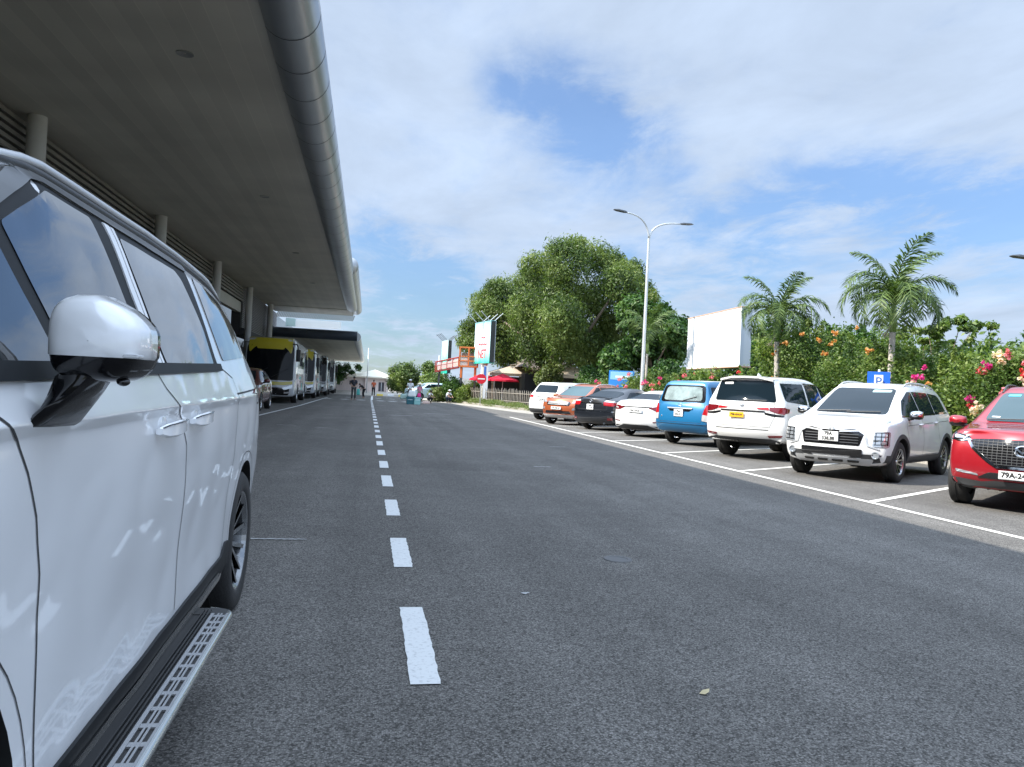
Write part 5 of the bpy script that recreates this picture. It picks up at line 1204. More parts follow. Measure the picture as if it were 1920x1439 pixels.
# ================================================================== buses
M_busg = mat('dark_screen', (.006, .007, .009), .05, spec=.22); P_bus = paint('paint_bus_white', (.50, .52, .54)); P_yel = paint('paint_yellow', (.50, .41, .02), .35); P_grn = mat('decal_green', (.05, .42, .36), .4)
def bus(label, loc, rz, top=P_yel, group='buses waiting beside the terminal'):
    L, W, H = 11.2, 2.48, 3.28; w = W/2
    def S(s, zb, zt, k=1., kt=.93): return (s, [zb, zb+.25, 1.0, 1.6, 2.7, zt-.12, zt], [w*k*.97, w*k, w*k, w*k, w*k*.985, w*k*.96, w*k*kt*.9])
    st = [S(0, .36, 3.12, .95), S(.18, .33, 3.22, .985), S(.7, .33, H), S(3, .33, H), S(6, .33, H), S(8.5, .33, H), S(10.6, .33, H), S(11.05, .36, 3.2, .985), S(L, .40, 3.1, .95)]
    ce = [((i, j, k), (i+1, j, k), .6) for i in range(8) for j in (0, 4) for k in (5, 6)]
    ce += [((i, j, k), (i, j, k+1), .6) for i in (0, 8) for j in (0, 4) for k in range(6)]
    c = Car('bus', label, 'bus', loc, rz, L, W, P_bus, lattice(L, st, nose=[.05, 0, .02, .05, .12, .20, .26], tail=[.05, 0, 0, .02, .04, .08, .1], fb=.14, rb=.08), 2,
            dict(z=.48, at=[(2.3, .56, .3), (8.1, .56, .3)]), group, ce)
    add_wheels(c, .48, .29, .27, W-.34, (2.3, 8.1), style=0, spokes=8)
    c.patch('windshield', [(-1.13, 1.15), (1.13, 1.15), (1.13, 2.75), (1.02, 3.0), (-1.02, 3.0), (-1.13, 2.75)], 'F', M_busg, rnd=.12, res=.15)
    c.patch('front_cap', [(-.62, 2.70), (.62, 2.70), (.78, 2.98), (.95, 3.06), (-.95, 3.06), (-.78, 2.98)], 'F', top, rnd=.04, off=.016, res=.15)
    c.patch('roof_cap', [(-1.05, .22), (1.05, .22), (1.1, 2.4), (-1.1, 2.4)], 'T', top, rnd=.1, off=.022, res=.12)
    c.patch('front_band', [(-1.12, .98), (-.7, .92), (.7, .92), (1.12, .98), (1.12, 1.14), (.6, 1.08), (-.6, 1.08), (-1.12, 1.14)], 'F', top, rnd=.03, off=.010, res=.15)
    c.patch('bumper_panel', [(-.95, .42), (.95, .42), (1.0, .80), (-1.0, .80)], 'F', M_gloss, rnd=.08, off=.006, res=.15)
    c.plate('F', 0, .60, .34, .16, ['79B', '021.48'], .07, off=.03)
    c.pair('headlight', [(.62, .78), (1.12, .96), (1.12, .80), (.74, .68)], 'F', M_lamp, off=.014, res=.15)
    c.pair('fog_lamp', [(.72, .50), (1.0, .52), (1.0, .60), (.74, .58)], 'F', M_clearl, off=.014, res=.15)
    c.both('side_window', [(.42, 1.20), (2.0, 1.30), (2.0, 2.80), (.42, 2.85)], M_glass, rnd=.06, res=.3)
    xs = [2.08, 3.6, 5.15, 6.7, 8.25, 9.7]
    for a, b_ in zip(xs[:-1], xs[1:]): c.both('side_window', [(a, 1.62), (b_-.06, 1.62), (b_-.06, 2.75), (a, 2.75)], M_glass, rnd=.05, res=.3)
    c.patch('door_leaf', [(.85, .45), (1.85, .45), (1.85, 1.28), (.85, 1.28)], 'R', M_glass, rnd=.06, res=.3)
    for vw in ('L', 'R'):
        for (a, b_) in ((2.95, 4.4), (4.5, 5.9), (6.0, 7.3)):
            bb = B(); c.line(bb, [(a, .45), (b_, .45), (b_, 1.15), (a, 1.15)], vw, w=.02, closed=True, step=.3); bb.obj('luggage_hatch', M_seam, c.T)
    c.both('decal', [(3.1, 1.25), (4.4, 1.25), (4.4, 1.4), (3.1, 1.4)], P_grn, rnd=.03, res=.3); c.both('decal', [(4.9, .65), (5.5, .65), (5.4, 1.05), (5.0, 1.05)], P_grn, rnd=.1, res=.3)
    for sg in (1, -1):
        b = B(); y = -L/2+.1; b.tube([(sg*1.05, y+.2, 3.0), (sg*1.3, y-.16, 2.96), (sg*1.36, y-.22, 2.7)], .03, 8); b.box((sg*1.36-.11, y-.30, 2.12), (sg*1.36+.11, y-.18, 2.72), bev=.04); b.obj('side_mirror', M_black, c.T, smooth=True, sharp=40)
    wiper(c, 'F', -.9, 1.3, -.1, 1.75); wiper(c, 'F', .1, 1.3, .9, 1.75)
    b = B(); b.box((-.8, -.9, H-.01), (.8, 1.2, H+.16), bev=.06); b.obj('roof_unit', P_bus, c.T)
    return c.T
bus0 = bus('white coach with yellow roof cap, first of the coaches by the terminal', (-4.93, 45.3), R(1))
labs = ['white coach with yellow cap parked right behind the foremost coach', 'white coach third from the maroon car in the coach line', 'white coach farthest along the terminal, last of the line']
for i, (x, y) in enumerate(((-4.75, 57.6), (-4.6, 69.6), (-4.5, 81.5))):
    if i < 3:
        o = copy_tree(bus0); o.location = (x, y, 0); o['label'] = labs[i]
        for ch in o.children:
            if i > 0 and ch.name.split('.')[0] in ('front_cap', 'roof_cap', 'front_band'): ch.data = ch.data.copy(); ch.data.materials[0] = P_bus if i == 2 else M_gloss
# ================================================================== vegetation
def leafm(n, c, t=.28): return mat(n, c, .5, trans=t, spec=.35)
LF = {k: [leafm('leaf_%s_%d' % (k, i), c) for i, c in enumerate(v)] for k, v in dict(
    tree=[(.075, .12, .026), (.115, .165, .040), (.165, .21, .06), (.040, .070, .020)],
    dark=[(.036, .085, .022), (.06, .125, .03), (.09, .16, .038), (.024, .058, .017)],
    hedge=[(.070, .125, .026), (.11, .17, .04), (.165, .215, .06), (.038, .072, .018)],
    lime=[(.095, .15, .03), (.14, .20, .045), (.18, .23, .06), (.05, .09, .02)],
    olive=[(.13, .16, .05), (.18, .21, .08), (.10, .14, .035), (.06, .09, .025)]).items()}
M_bark = mat('bark', (.14, .11, .08), .9, var=(6, .35), bump=(14, .6)); M_barkp = mat('pale_bark', (.34, .31, .26), .85, var=(8, .25), bump=(14, .4))
def leaf_cloud(name, blobs, n, size, mats, parent, seed, up=.45, shell=.55, asp=.5, sizev=.35, floor=None, droop=0.):
    rng = np.random.default_rng(seed); bl = np.array([b[:3] for b in blobs], float); rr = np.array([(b[3],)*3 if len(b) == 4 else b[3:6] for b in blobs], float)
    wgt = (rr.prod(1))**(2/3); wgt /= wgt.sum(); idx = rng.choice(len(bl), n, p=wgt)
    d = rng.normal(size=(n, 3)); d /= np.linalg.norm(d, axis=1)[:, None]
    # clumps: pull directions towards random sub-directions so that the outline is uneven
    k = 26; sub = rng.normal(size=(len(bl), k, 3)); sub /= np.linalg.norm(sub, axis=2)[..., None]
    s_ = sub[idx, rng.integers(0, k, n)]; mixw = rng.uniform(.25, .75, n)[:, None]; d = d*(1-mixw)+s_*mixw*1.2; d /= np.linalg.norm(d, axis=1)[:, None]
    amp = 1+.22*np.sin(idx*7.3+d[:, 0]*5+d[:, 2]*6)*np.cos(d[:, 1]*7+idx)
    r = (shell+(1-shell)*rng.random(n)**.6)*amp; r *= rng.choice([1, 1, 1, .75, .55, 1.12], n)
    P = bl[idx]+d*r[:, None]*rr[idx]
    if floor is not None: P = P[P[:, 2] > floor]; d = d[:len(P)]
    n = len(P); N = d*.55+rng.normal(size=(n, 3))*.55+np.array([0, 0, up]); N /= np.linalg.norm(N, axis=1)[:, None]
    A = np.cross(N, rng.normal(size=(n, 3))); A[:, 2] -= droop; A /= np.linalg.norm(A, axis=1)[:, None]; Bv = np.cross(N, A)
    s = size*rng.uniform(1-sizev, 1+sizev, n)[:, None]
    v = np.stack([P-A*s*.5, P+Bv*s*asp*.5+N*s*.06, P+A*s*.55, P-Bv*s*asp*.5+N*s*.06], 1).reshape(-1, 3)
    me = bpy.data.meshes.new('leaves'); me.vertices.add(n*4); me.vertices.foreach_set('co', v.ravel()); me.loops.add(n*4); me.loops.foreach_set('vertex_index', np.arange(n*4))
    me.polygons.add(n); me.polygons.foreach_set('loop_start', np.arange(n)*4); me.polygons.foreach_set('loop_total', np.full(n, 4))
    for m in mats: me.materials.append(m)
    clump = (np.sin(P[:, 0]*2.1/size*.12+P[:, 2]*3.1/size*.12)+rng.normal(size=n)*.8)
    me.polygons.foreach_set('material_index', np.where(clump > .9, 2 % len(mats), np.where(clump > -.1, 1 % len(mats), np.where(clump > -1.1, 0, len(mats)-1))).astype(np.int32))
    me.update(); return link(name, me, parent)
def limbs(base, tips, r0, parent, m=M_bark, name='trunk', fork=.35, seed=1):
    q = random.Random(seed); b = B(); base = Vector(base)
    cx = sum((Vector(t) for t in tips), Vector())/len(tips); f = base+(Vector((cx.x, cx.y, cx.z))-base)*fork; f.x = base.x+(cx.x-base.x)*.3; f.y = base.y+(cx.y-base.y)*.3
    b.tube([base-Vector((0, 0, .1)), base+Vector((0, 0, .25)), base.lerp(f, .5)+Vector((q.uniform(-.1, .1), 0, 0)), f], [r0*1.5, r0*1.1, r0*.9, r0*.75], 10)
    for t in tips:
        t = Vector(t); mid = f.lerp(t, .5)+Vector((q.uniform(-.25, .25), q.uniform(-.25, .25), q.uniform(-.1, .3)))*(t-f).length*.3
        b.tube([f-Vector((0, 0, .05)), f.lerp(mid, .5), mid, t], [r0*.6, r0*.45, r0*.3, r0*.1], 7)
    return b.obj(name, m, parent, smooth=True)
def tree(name, label, cat, blobs, n, size, kind, base, r0, seed, group=None, up=.45, asp=.5, loc=None, droop=0., ntips=8, **k):
    t = thing(name, label, cat, (base[0], base[1], 0), 0, group)
    bl = [(b[0]-base[0], b[1]-base[1], *b[2:]) for b in blobs]
    leaf_cloud('crown', bl, n, size, LF[kind], t, seed, up=up, asp=asp, droop=droop, **k)
    q = random.Random(seed); bt = [b for b in bl if abs(b[0]) < 4.2] or bl; tips = [Vector(b[:3]) for b in q.sample(bt, min(ntips, len(bt)))]
    limbs((0, 0, 0), tips, r0, t, seed=seed); return t
BIG = [(13.27, 52.4, 10.39, 1.8), (15.73, 54.3, 11.18, 1.42), (14.2, 53.2, 11.73, 0.82), (11.37, 54.6, 10.27, 1.12), (10.86, 54.8, 9.08, 1.05), (11.15, 51.4, 8.13, 1.5), (16.92, 51.1, 9.06, 1.5), (17.3, 54.0, 10.3, 0.82), (8.97, 52.6, 7.55, 1.5), (8.26, 52.4, 6.38, 1.42), (7.81, 57.0, 5.95, 0.9), (7.25, 53.8, 4.36, 0.97), (11.84, 56.0, 6.93, 2.06), (13.68, 53.9, 8.02, 2.06), (16.37, 54.8, 8.31, 1.87), (17.86, 51.9, 7.72, 1.2), (9.71, 54.8, 4.75, 1.8), (12.4, 56.2, 4.58, 1.87), (14.31, 54.1, 4.99, 2.06), (17.12, 55.4, 5.23, 1.87), (18.0, 55.0, 6.11, 1.5), (12.75, 51.4, 6.22, 1.87), (10.16, 55.5, 6.39, 1.69), (8.7, 54.5, 8.32, 0.82)]
EXT = [(8.21, 64, 5.95, 1.07), (7.81, 64, 5.04, 0.8), (9.05, 64, 8.25, 1.24), (9.99, 64, 9.4, 0.98), (18.79, 54, 10.28, 0.97), (19.47, 54, 9.03, 0.97), (19.08, 53, 7.15, 1.1), (17.51, 55, 11.2, 0.99), (19.91, 53, 8.36, 0.66)]
BIG = [(b_[0]*63/b_[1], 63., (b_[2]-1.25)*63/b_[1]+1.25, b_[3]*63/b_[1]) if b_[0] < 11.2 else b_ for b_ in BIG]+[(14.5, 67, 4.6, 1.9), (18.5, 66, 4.2, 2.0), (18.2, 56, 3.6, 1.5), (17, 58, 5.0, 1.8), (11.8, 66, 4.6, 1.6), (21, 64, 4.6, 2)]+EXT
tree('broad_tree', 'huge spreading tree with many rounded crowns over the cafe tents', 'tree', BIG, 150000, .24, 'tree', (13.2, 55.5), .42, 11, up=.2, asp=.34, droop=.5, ntips=14, shell=.5)
SEC = [(16.6, 47.0, 6.6, 1.2), (19.6, 47.2, 5.6, 1.0), (20.2, 48.4, 4.6, .9), (17.89, 46.2, 6.13, 1.04), (18.45, 45.1, 5.25, 0.85), (18.9, 48.5, 7.0, 0.5), (17.5, 46.9, 4.79, 1.14), (19.38, 47.9, 4.25, 1.14), (17.22, 48.5, 4.16, 1.14), (18.32, 47.9, 3.14, 0.98), (15.6, 47.5, 3.4, 1.1)]
tree('broad_tree', 'darker big leaved tree behind the street lamp', 'tree', SEC, 26000, .25, 'dark', (18.0, 47.5), .22, 12, asp=.6)
tree('round_tree', 'round green tree in front of the low cream building', 'tree', [(3.05, 83.7, 2.44, 1.02), (4.1, 81.6, 2.3, 1.25), (2.81, 83.2, 1.3, 0.9), (4.71, 81.8, 1.3, 1.0), (5.44, 83.7, 0.8, 0.7), (3.8, 82.5, 1.2, 1.0)], 14000, .22, 'tree', (3.9, 82.8), .14, 13)
tree('round_tree', 'paler tree between the round tree and the narrow sign', 'tree', [(6.14, 79.5, 2.99, 0.8), (6.72, 76.4, 2.27, 0.8), (5.71, 76.5, 1.69, 0.76), (7.07, 76.9, 1.39, 0.76), (8.11, 79.9, 0.9, 0.8)], 9000, .22, 'lime', (6.6, 78), .12, 14)
tree('shade_tree', 'sparse dark tree at the far end of the terminal', 'tree', [(-3.93, 99.7, 2.81, 0.83), (-2.77, 100.5, 3.02, 0.62), (-1.29, 99.2, 3.08, 0.5), (-3.37, 100.0, 1.96, 0.69), (-4.12, 99.5, 1.45, 0.8), (-2.05, 99.4, 2.5, 0.35), (-5.2, 100, 2.6, 1.2)], 4200, .26, 'dark', (-4.3, 100), .14, 15)
# low bushes at the planted corner
for i, (x, y, z, r, kd, lb) in enumerate(((5.5, 60.8, .62, .75, 'olive', 'rounded olive green bush at the road corner'), (6.6, 60.4, 1.1, .85, 'dark', 'taller dark bush behind the crouching man in white'), (7.4, 59.6, .75, .7, 'lime', 'bright bush under the red platform'),
                                          (6.0, 66, 1.3, 1.1, 'tree', 'bushy shrub under the narrow aqua sign'), (8.4, 62, 1.0, .9, 'tree', 'shrub between the platform legs and the fence'))):
    t = thing('bush', lb, 'bush', (x, y, 0), 0); leaf_cloud('crown', [(0, 0, z*.9, r, r, z*.95), (.3*r, 0, z*1.2, r*.6), (-.4*r, .2, z, r*.6)], 3800, .17, LF[kd], t, 30+i, floor=.02); limbs((0, 0, 0), [(0, 0, z), (.3, 0, z), (-.3, .1, z)], .05, t)
# ---- flowering hedge plants (bougainvillea and trumpet vine)
def petals(nm, c): return mat(nm, c, .6, trans=.35)
FL = {'magenta': [petals('petal_magenta', (.55, .02, .22)), petals('petal_magenta2', (.65, .05, .30))], 'red': [petals('petal_red', (.55, .03, .04)), petals('petal_red2', (.62, .08, .08))],
      'orange': [petals('petal_orange', (.55, .21, .05)), petals('petal_orange2', (.60, .32, .12))], 'pink': [petals('petal_pink', (.62, .12, .18)), petals('petal_pink2', (.68, .20, .25))], 'cream': [petals('petal_cream', (.68, .60, .50)), petals('petal_cream2', (.72, .50, .42))]}
def shrub_proto(seed, R_, H_, kind, n, size, shoots=14):
    q = random.Random(seed); bl = [(0, 0, H_*.45, R_, R_, H_*.46)]
    for i in range(9):
        a = q.uniform(0, 6.28); bl.append((math.cos(a)*R_*.6, math.sin(a)*R_*.6, H_*q.uniform(.35, .88), R_*q.uniform(.3, .5)))
    rngs = []
    for i in range(shoots):     # long arching shoots breaking the outline
        a = q.uniform(0, 6.28); x, y, z = math.cos(a)*R_*.6, math.sin(a)*R_*.6, H_*q.uniform(.75, .95); dx, dy = math.cos(a)*q.uniform(.1, .5), math.sin(a)*q.uniform(.1, .5); ln = q.uniform(.25, .8)
        for k in range(5): t = k/4; bl.append((x+dx*t*ln*1.6, y+dy*t*ln*1.6, z+ln*(t-.35*t*t), .085*(1.5-t)))
    return bl
protos = []
def plant(name, label, cat, loc, Rr, H, kind, seed, flowers=(), n=9000, size=.11, group=None, src=None, tilt=0.):
    if src is None:
        t = thing(name, label, cat, (loc[0], loc[1], 0), 0, group); bl = shrub_proto(seed, Rr, H, kind, n, size)
        leaf_cloud('crown', bl, n, size, LF[kind], t, seed, floor=.05, asp=.55, shell=.62)
        limbs((0, 0, 0), [(.4*Rr, 0, H*.6), (-.4*Rr, .2, H*.6), (0, -.3, H*.75), (.1, .3, H*.7)], .05, t, seed=seed)
    else:
        t = copy_tree(src); t.location = (loc[0], loc[1], 0); t.rotation_euler = (0, 0, random.uniform(0, 6.28)); t.scale = (1, 1, 1); t['label'] = label
        if group: t['group'] = group
        elif 'group' in t: del t['group']
    q = random.Random(seed*3+1)
    for (col, cnt) in flowers:
        bl = []
        for i in range(cnt):
            a = q.uniform(2.6, 5.6); z = H*q.uniform(.42, 1.0); rad = Rr*(1.10-.35*max(0, z/H-.6)); r0 = (.035 if col == 'orange' else .055)+q.random()*.06; bl = [(0, 0, 0, r0), (q.uniform(-.1, .1), q.uniform(-.1, .1), q.uniform(-.05, .1), r0*.6)]
            o = leaf_cloud('flower_cluster', bl, 34, .070, FL[col], t, seed+5+i, up=.1, asp=.8, shell=.3); o.location = (math.cos(a)*rad, math.sin(a)*rad, z)
    return t
HG = 'flowering shrubs of the hedge behind the parked cars'
specs = [  # x, y, radius, height, kind, flowers, label
 (13.9, 8.2, 1.5, 2.5, 'hedge', (('red', 9), ('magenta', 5)), 'low shrub behind the crimson SUV with red and magenta blooms'),
 (14.2, 11.0, 1.5, 2.45, 'lime', (('red', 40), ('magenta', 16), ('cream', 16), ('pink', 12)), 'shrub with the densest red blooms beside the crimson SUV'),
 (13.9, 13.4, 1.4, 2.5, 'hedge', (('cream', 26), ('magenta', 10), ('pink', 10), ('red', 10)), 'shrub with cream and pale pink blossom behind the crimson SUV'),
 (14.0, 15.5, 1.4, 2.55, 'lime', (('magenta', 10), ('cream', 6), ('red', 4)), 'yellow green shrub with one magenta cluster beside the white crossover'),
 (13.9, 17.6, 1.4, 2.75, 'hedge', (('orange', 3),), 'plain green shrub behind the blue parking sign'),
 (14.3, 20.0, 1.5, 3.5, 'hedge', (('orange', 6),), 'tall shrub dotted with orange trumpets above the large white SUV'),
 (14.3, 22.4, 1.5, 4.0, 'hedge', (('orange', 8),), 'tallest shrub with orange flowers between the two palms'),
 (14.6, 24.9, 1.5, 3.7, 'lime', (('orange', 9),), 'tall shrub with few orange flowers beside the smaller palm'),
 (14.2, 27.3, 1.3, 2.4, 'hedge', (('red', 7),), 'shrub at the foot of the blank white billboard with a red bloom'),
 (13.9, 29.8, 1.3, 2.2, 'lime', (('pink', 9),), 'shrub with pink blooms behind the blue people carrier'),
 (13.6, 32.4, 1.5, 2.3, 'hedge', (('pink', 14), ('magenta', 4)), 'broad shrub with pink blooms between lamp and billboard'),
 (13.4, 35.3, 1.5, 2.3, 'lime', (('pink', 12),), 'bright green shrub with pink blooms at the lamp foot'),
 (13.2, 38.5, 1.5, 2.1, 'lime', (('pink', 9), ('magenta', 3)), 'shrub with pink blooms hiding the blue notice board'),
 (13.0, 42.0, 1.4, 1.8, 'hedge', (), 'dark green shrub between the notice board and the cafe tent')]
pr = {}
for i, (x, y, Rr, H, kd, fl, lb) in enumerate(specs):
    key = (kd, round(H*2)/2); src = pr.get(key)
    t = plant('flowering_shrub', lb, 'shrub', (x, y), Rr, H, kd, 50+i, fl, n=24000 if y < 24 else 12000, size=.082 if y < 24 else .115, group=HG, src=None)
# green backdrop behind the hedge
for i, (x, y, Rr, H, kd, lb) in enumerate(((17.2, 12.6, 2.0, 2.8, 'dark', 'dark leafy tree behind the reddest shrub'), (17.5, 17.2, 2.1, 3.0, 'hedge', 'low leafy tree behind the cream blossom'), (17.4, 21.0, 2.0, 3.5, 'hedge', 'leafy tree with open top behind the taller palm'),
                                     (17.8, 25.4, 2.0, 4.3, 'dark', 'tall leafy tree between the palms, behind the orange flowers'), (18.2, 30.2, 2.0, 4.0, 'hedge', 'leafy tree just right of the white billboard'), (19.5, 36.5, 2.2, 5.6, 'dark', 'feathery tree top showing above the white billboard'),
                                     (17.5, 40.5, 2.1, 3.4, 'dark', 'bushy tree behind the lamp post foot'), (24.5, 19, 3.0, 3.9, 'dark', 'distant dark tree on the horizon behind the cream blossom'), (26, 24, 3.2, 4.6, 'dark', 'distant dark tree seen past the taller palm'), (15.8, 50, 2.0, 3.0, 'dark', 'undergrowth tree behind the second tent'))):
    t = thing('leafy_tree', lb, 'tree', (x, y, 0)); leaf_cloud('crown', shrub_proto(80+i, Rr, H, kd, 1, 1, 18), 12000, .17, LF[kd], t, 80+i, asp=.5, floor=.1); limbs((0, 0, 0), [(.6, 0, H*.7), (-.6, .3, H*.7), (0, -.4, H*.8), (.2, .5, H*.85)], .1, t, seed=i)
# open twiggy tree seen against the sky beside the palm
tree('twiggy_tree', 'thin open branched tree behind the taller palm', 'tree', [(15.7+.11*i*math.cos(i*2.4), 19+.08*i*math.sin(i*2.4), 3.05+.9*((i*37)%11)/11, .16+.02*(i%4), .2, .10+.02*(i%3)) for i in range(16)], 2600, .13, 'lime', (15.7, 19.0), .07, 21, ntips=6)
tree('tall_shoot', 'tall thin climber rising at the picture edge above the red blooms', 'plant', [(13.9, 13.2, 2.9+.22*k, .13) for k in range(5)], 700, .1, 'hedge', (13.9, 13.2), .03, 22, ntips=3)
# grass and weeds in the bed
leaf_cloud('weeds', [(12.5, 38, .16, .5, 3.5, .16), (10.6, 45.5, .16, 1.2, 2.0, .2), (9.6, 50, .18, .9, 2.5, .25), (8.9, 54, .2, .9, 2.4, .3), (8.3, 57.5, .22, .9, 2.0, .3), (7.4, 61, .2, .9, 2.0, .3), (13.6, 20, .16, .5, 14, .2)], 26000, .13, LF['olive']+LF['lime'][:1], None, 77, up=.1, asp=.25, floor=.02)
tag(bpy.data.objects['weeds'], 'mixed weeds and grass growing along the planting bed edge', 'weeds', kind='stuff')

# ---- palms
M_trunkp = mat('palm_trunk', (.42, .38, .33), .8, var=(5, .18), bump=(20, .4)); M_shaft = mat('crownshaft', (.16, .24, .06), .45)
M_frond = [leafm('frond_0', (.065, .11, .025), .18), leafm('frond_1', (.10, .15, .035), .18), leafm('frond_2', (.035, .065, .02), .18)]
def frond_mesh(L, seed, droop, ll=.48):
    q = random.Random(seed); b = B(); n = 34; pts = []
    for i in range(n+1):
        t = i/n; ang = R(68)-droop*t**1.25*R(150); 
        if i == 0: p = Vector((0, 0, 0))
        else: p = pts[-1]+Vector((math.cos(ang), 0, math.sin(ang)))*L/n
        pts.append(p)
    b.tube(pts, [.022*(1-.85*i/n) for i in range(n+1)], 5, mi=1)
    for i in range(4, n+1):
        t = i/n; tang = (pts[i]-pts[i-1]).normalized(); prof = math.sin(math.pi*min(1, .12+t*.86))**.6
        for sg in (1, -1):
            for rep_ in range(2):
                l = ll*prof*q.uniform(.82, 1.1); base = pts[i-1].lerp(pts[i], q.random()); side = Vector((0, sg, 0)); upv = side.cross(tang)*sg
                d = (side*q.uniform(.55, .9)+tang*q.uniform(.45, .85)+Vector((0, 0, q.uniform(-.35, .35)))).normalized()
                w = .0185; p1 = base+d*l*.5+Vector((0, 0, -.03*l)); p2 = base+d*l+Vector((0, 0, -l*q.uniform(.22, .5)))
                wv = tang*w; b.add([base-wv*.6, base+wv*.6, p1+wv, p1-wv, p2], [(0, 1, 2, 3), (3, 2, 4)], q.choice((0, 0, 1, 2)) if 0 else q.choice((0, 1, 1, 2)))
    return b.me(M_frond, fix=False)
def palm(label, x, y, zt, Lf, seed, tr=.085, lean=0., group='palms above the flowering hedge', nf=15):
    t = thing('palm_tree', label, 'palm', (x, y, 0), 0, group); q = random.Random(seed)
    b = B(); n = 40; pts = [Vector((lean*(i/n)**1.5, 0, zt*.80*i/n)) for i in range(n+1)]
    b.tube(pts, [tr*(1.35-.35*min(1, i/8))*(1.06 if i % 2 else .97)*(1-.15*i/n) for i in range(n+1)], 14); b.obj('trunk', M_trunkp, t, smooth=True)
    top = pts[-1]; b = B(); b.tube([top-Vector((0, 0, .02)), top+Vector((0, 0, zt*.07)), top+Vector((0, 0, zt*.15)), top+Vector((0, 0, zt*.21))], [tr*.95, tr*1.15, tr*.8, tr*.45], 12); b.obj('crownshaft', M_shaft, t, smooth=True)
    c = Vector((lean, 0, zt)); ms = [frond_mesh(Lf, seed+k, (.52, .92, 1.22, 1.42)[k], .40*Lf/1.6) for k in range(4)]
    for i in range(nf):
        a = i*2.39996+q.uniform(-.2, .2); k = 0 if i < 3 else (1 if i < 7 else (2 if i < 11 else 3))
        o = link('frond', ms[k], t, loc=(c.x+math.cos(a)*.03, c.y+math.sin(a)*.03, c.z-.02*i*.4), rot=(q.uniform(-.15, .15), (-.28, -.02, .14, .28)[k]+q.uniform(-.08, .08), a)); s_ = q.uniform(.88, 1.08); o.scale = (s_, s_, s_)
    if nf > 12:
        b = B(); b.tube([(c.x, 0, zt*.86), (c.x-.18, -.05, zt*.80), (c.x-.3, -.08, zt*.76)], [.02, .015, .008], 6)
        for k in range(40):
            d = Vector((q.uniform(-1, 1), q.uniform(-1, 1), q.uniform(-1.2, .2))).normalized()*q.uniform(.05, .16); p0 = Vector((c.x-.27, -.08, zt*.78)); b.tube([p0, p0+d], [.004, .003], 4)
        b.obj('flower_stalk', mat('dry_stalk', (.30, .27, .20), .8), t)
    return t
palm('taller palm with a full round crown beside the blue parking sign', 13.0, 17.4, 4.0, 1.95, 101, tr=.085, nf=19)
palm('smaller palm with windswept fronds beside the white billboard', 13.05, 22.9, 4.05, 1.95, 131, tr=.095, lean=-.12, nf=17)
palm('young palm with hanging fronds growing against the street lamp', 12.9, 34.6, 4.1, 2.0, 151, tr=.06, nf=9)
# ================================================================== street furniture
M_pole = mat('galvanised_pole', (.55, .57, .57), .45, .4); M_steel = mat('dark_steel', (.08, .085, .09), .5, .5); M_whitep = mat('white_board', (.74, .76, .78), .5, var=(.9, .05)); M_boardback = mat('board_side', (.42, .46, .50), .5)
def lamp(label, x, y, H, arms, pole=True):
    t = thing('street_lamp', label, 'street lamp', (x, y, 0))
    b = B(); b.box((-.2, -.2, 0), (.2, .2, .12), bev=.02); b.tube([(0, 0, .1), (0, 0, H)], [.095, .055], 14); b.obj('pole', M_pole, t, smooth=True, sharp=40)
    for (dx, dy, dz) in arms:
        b = B(); P0, P3 = Vector((0, 0, H-.02)), Vector((dx, dy, H+dz)); P1, P2 = P0+Vector((dx*.05, dy*.05, dz*.75)), P0+Vector((dx*.42, dy*.42, dz*1.0)); pts = []
        for i in range(13):
            u = i/12; pts.append(P0*(1-u)**3+P1*3*u*(1-u)**2+P2*3*u*u*(1-u)+P3*u**3)
        b.tube(pts, [.045-.015*i/12 for i in range(13)], 8); b.obj('arm', M_pole, t, smooth=True)
        d = (pts[-1]-pts[-3]).normalized(); s = d.cross(Vector((0, 0, 1))).normalized(); u = s.cross(d); p = pts[-1]; L = .62
        b = B(); vs = []
        for (a, wd, h) in ((-.05, .05, .03), (.08, .10, .05), (.45, .13, .045), (L, .08, .015)):
            for sx, sz in ((-1, -.4), (1, -.4), (.8, 1), (-.8, 1)): vs.append(p+d*a+s*wd*sx+u*h*sz)
        b.add(vs, [(i*4+k, i*4+(k+1) % 4, (i+1)*4+(k+1) % 4, (i+1)*4+k) for i in range(3) for k in range(4)]+[(3, 2, 1, 0), (12, 13, 14, 15)]); b.obj('lamp_head', M_steel, t)
    return t
lamp('tall street lamp with two curved arms above the big tree', 12.35, 33.6, 8.5, ((-1.22, -.2, 1.05), (1.62, .2, .85)))
lamp('street lamp at the picture edge, only its dark head in view', 19.18, 18.6, 5.4, ((-1.05, 0, .25), (1.4, .2, .5)))
b = B(); b.tube([(0, 0, 0), (0, 0, 5.5)], [.07, .04], 8); o = b.obj('lamp_post', M_pole, None, smooth=True, loc=(-.12, 96, 0)); tag(o, 'thin far pole in front of the cream building', 'pole')
b = B(); b.tube([(0, 0, 0), (0, 0, 4.2)], [.06, .04], 8); o = b.obj('lamp_post', M_pole, None, smooth=True, loc=(6.6, 74, 0)); tag(o, 'thin pole rising from the paler tree by the narrow sign', 'pole')
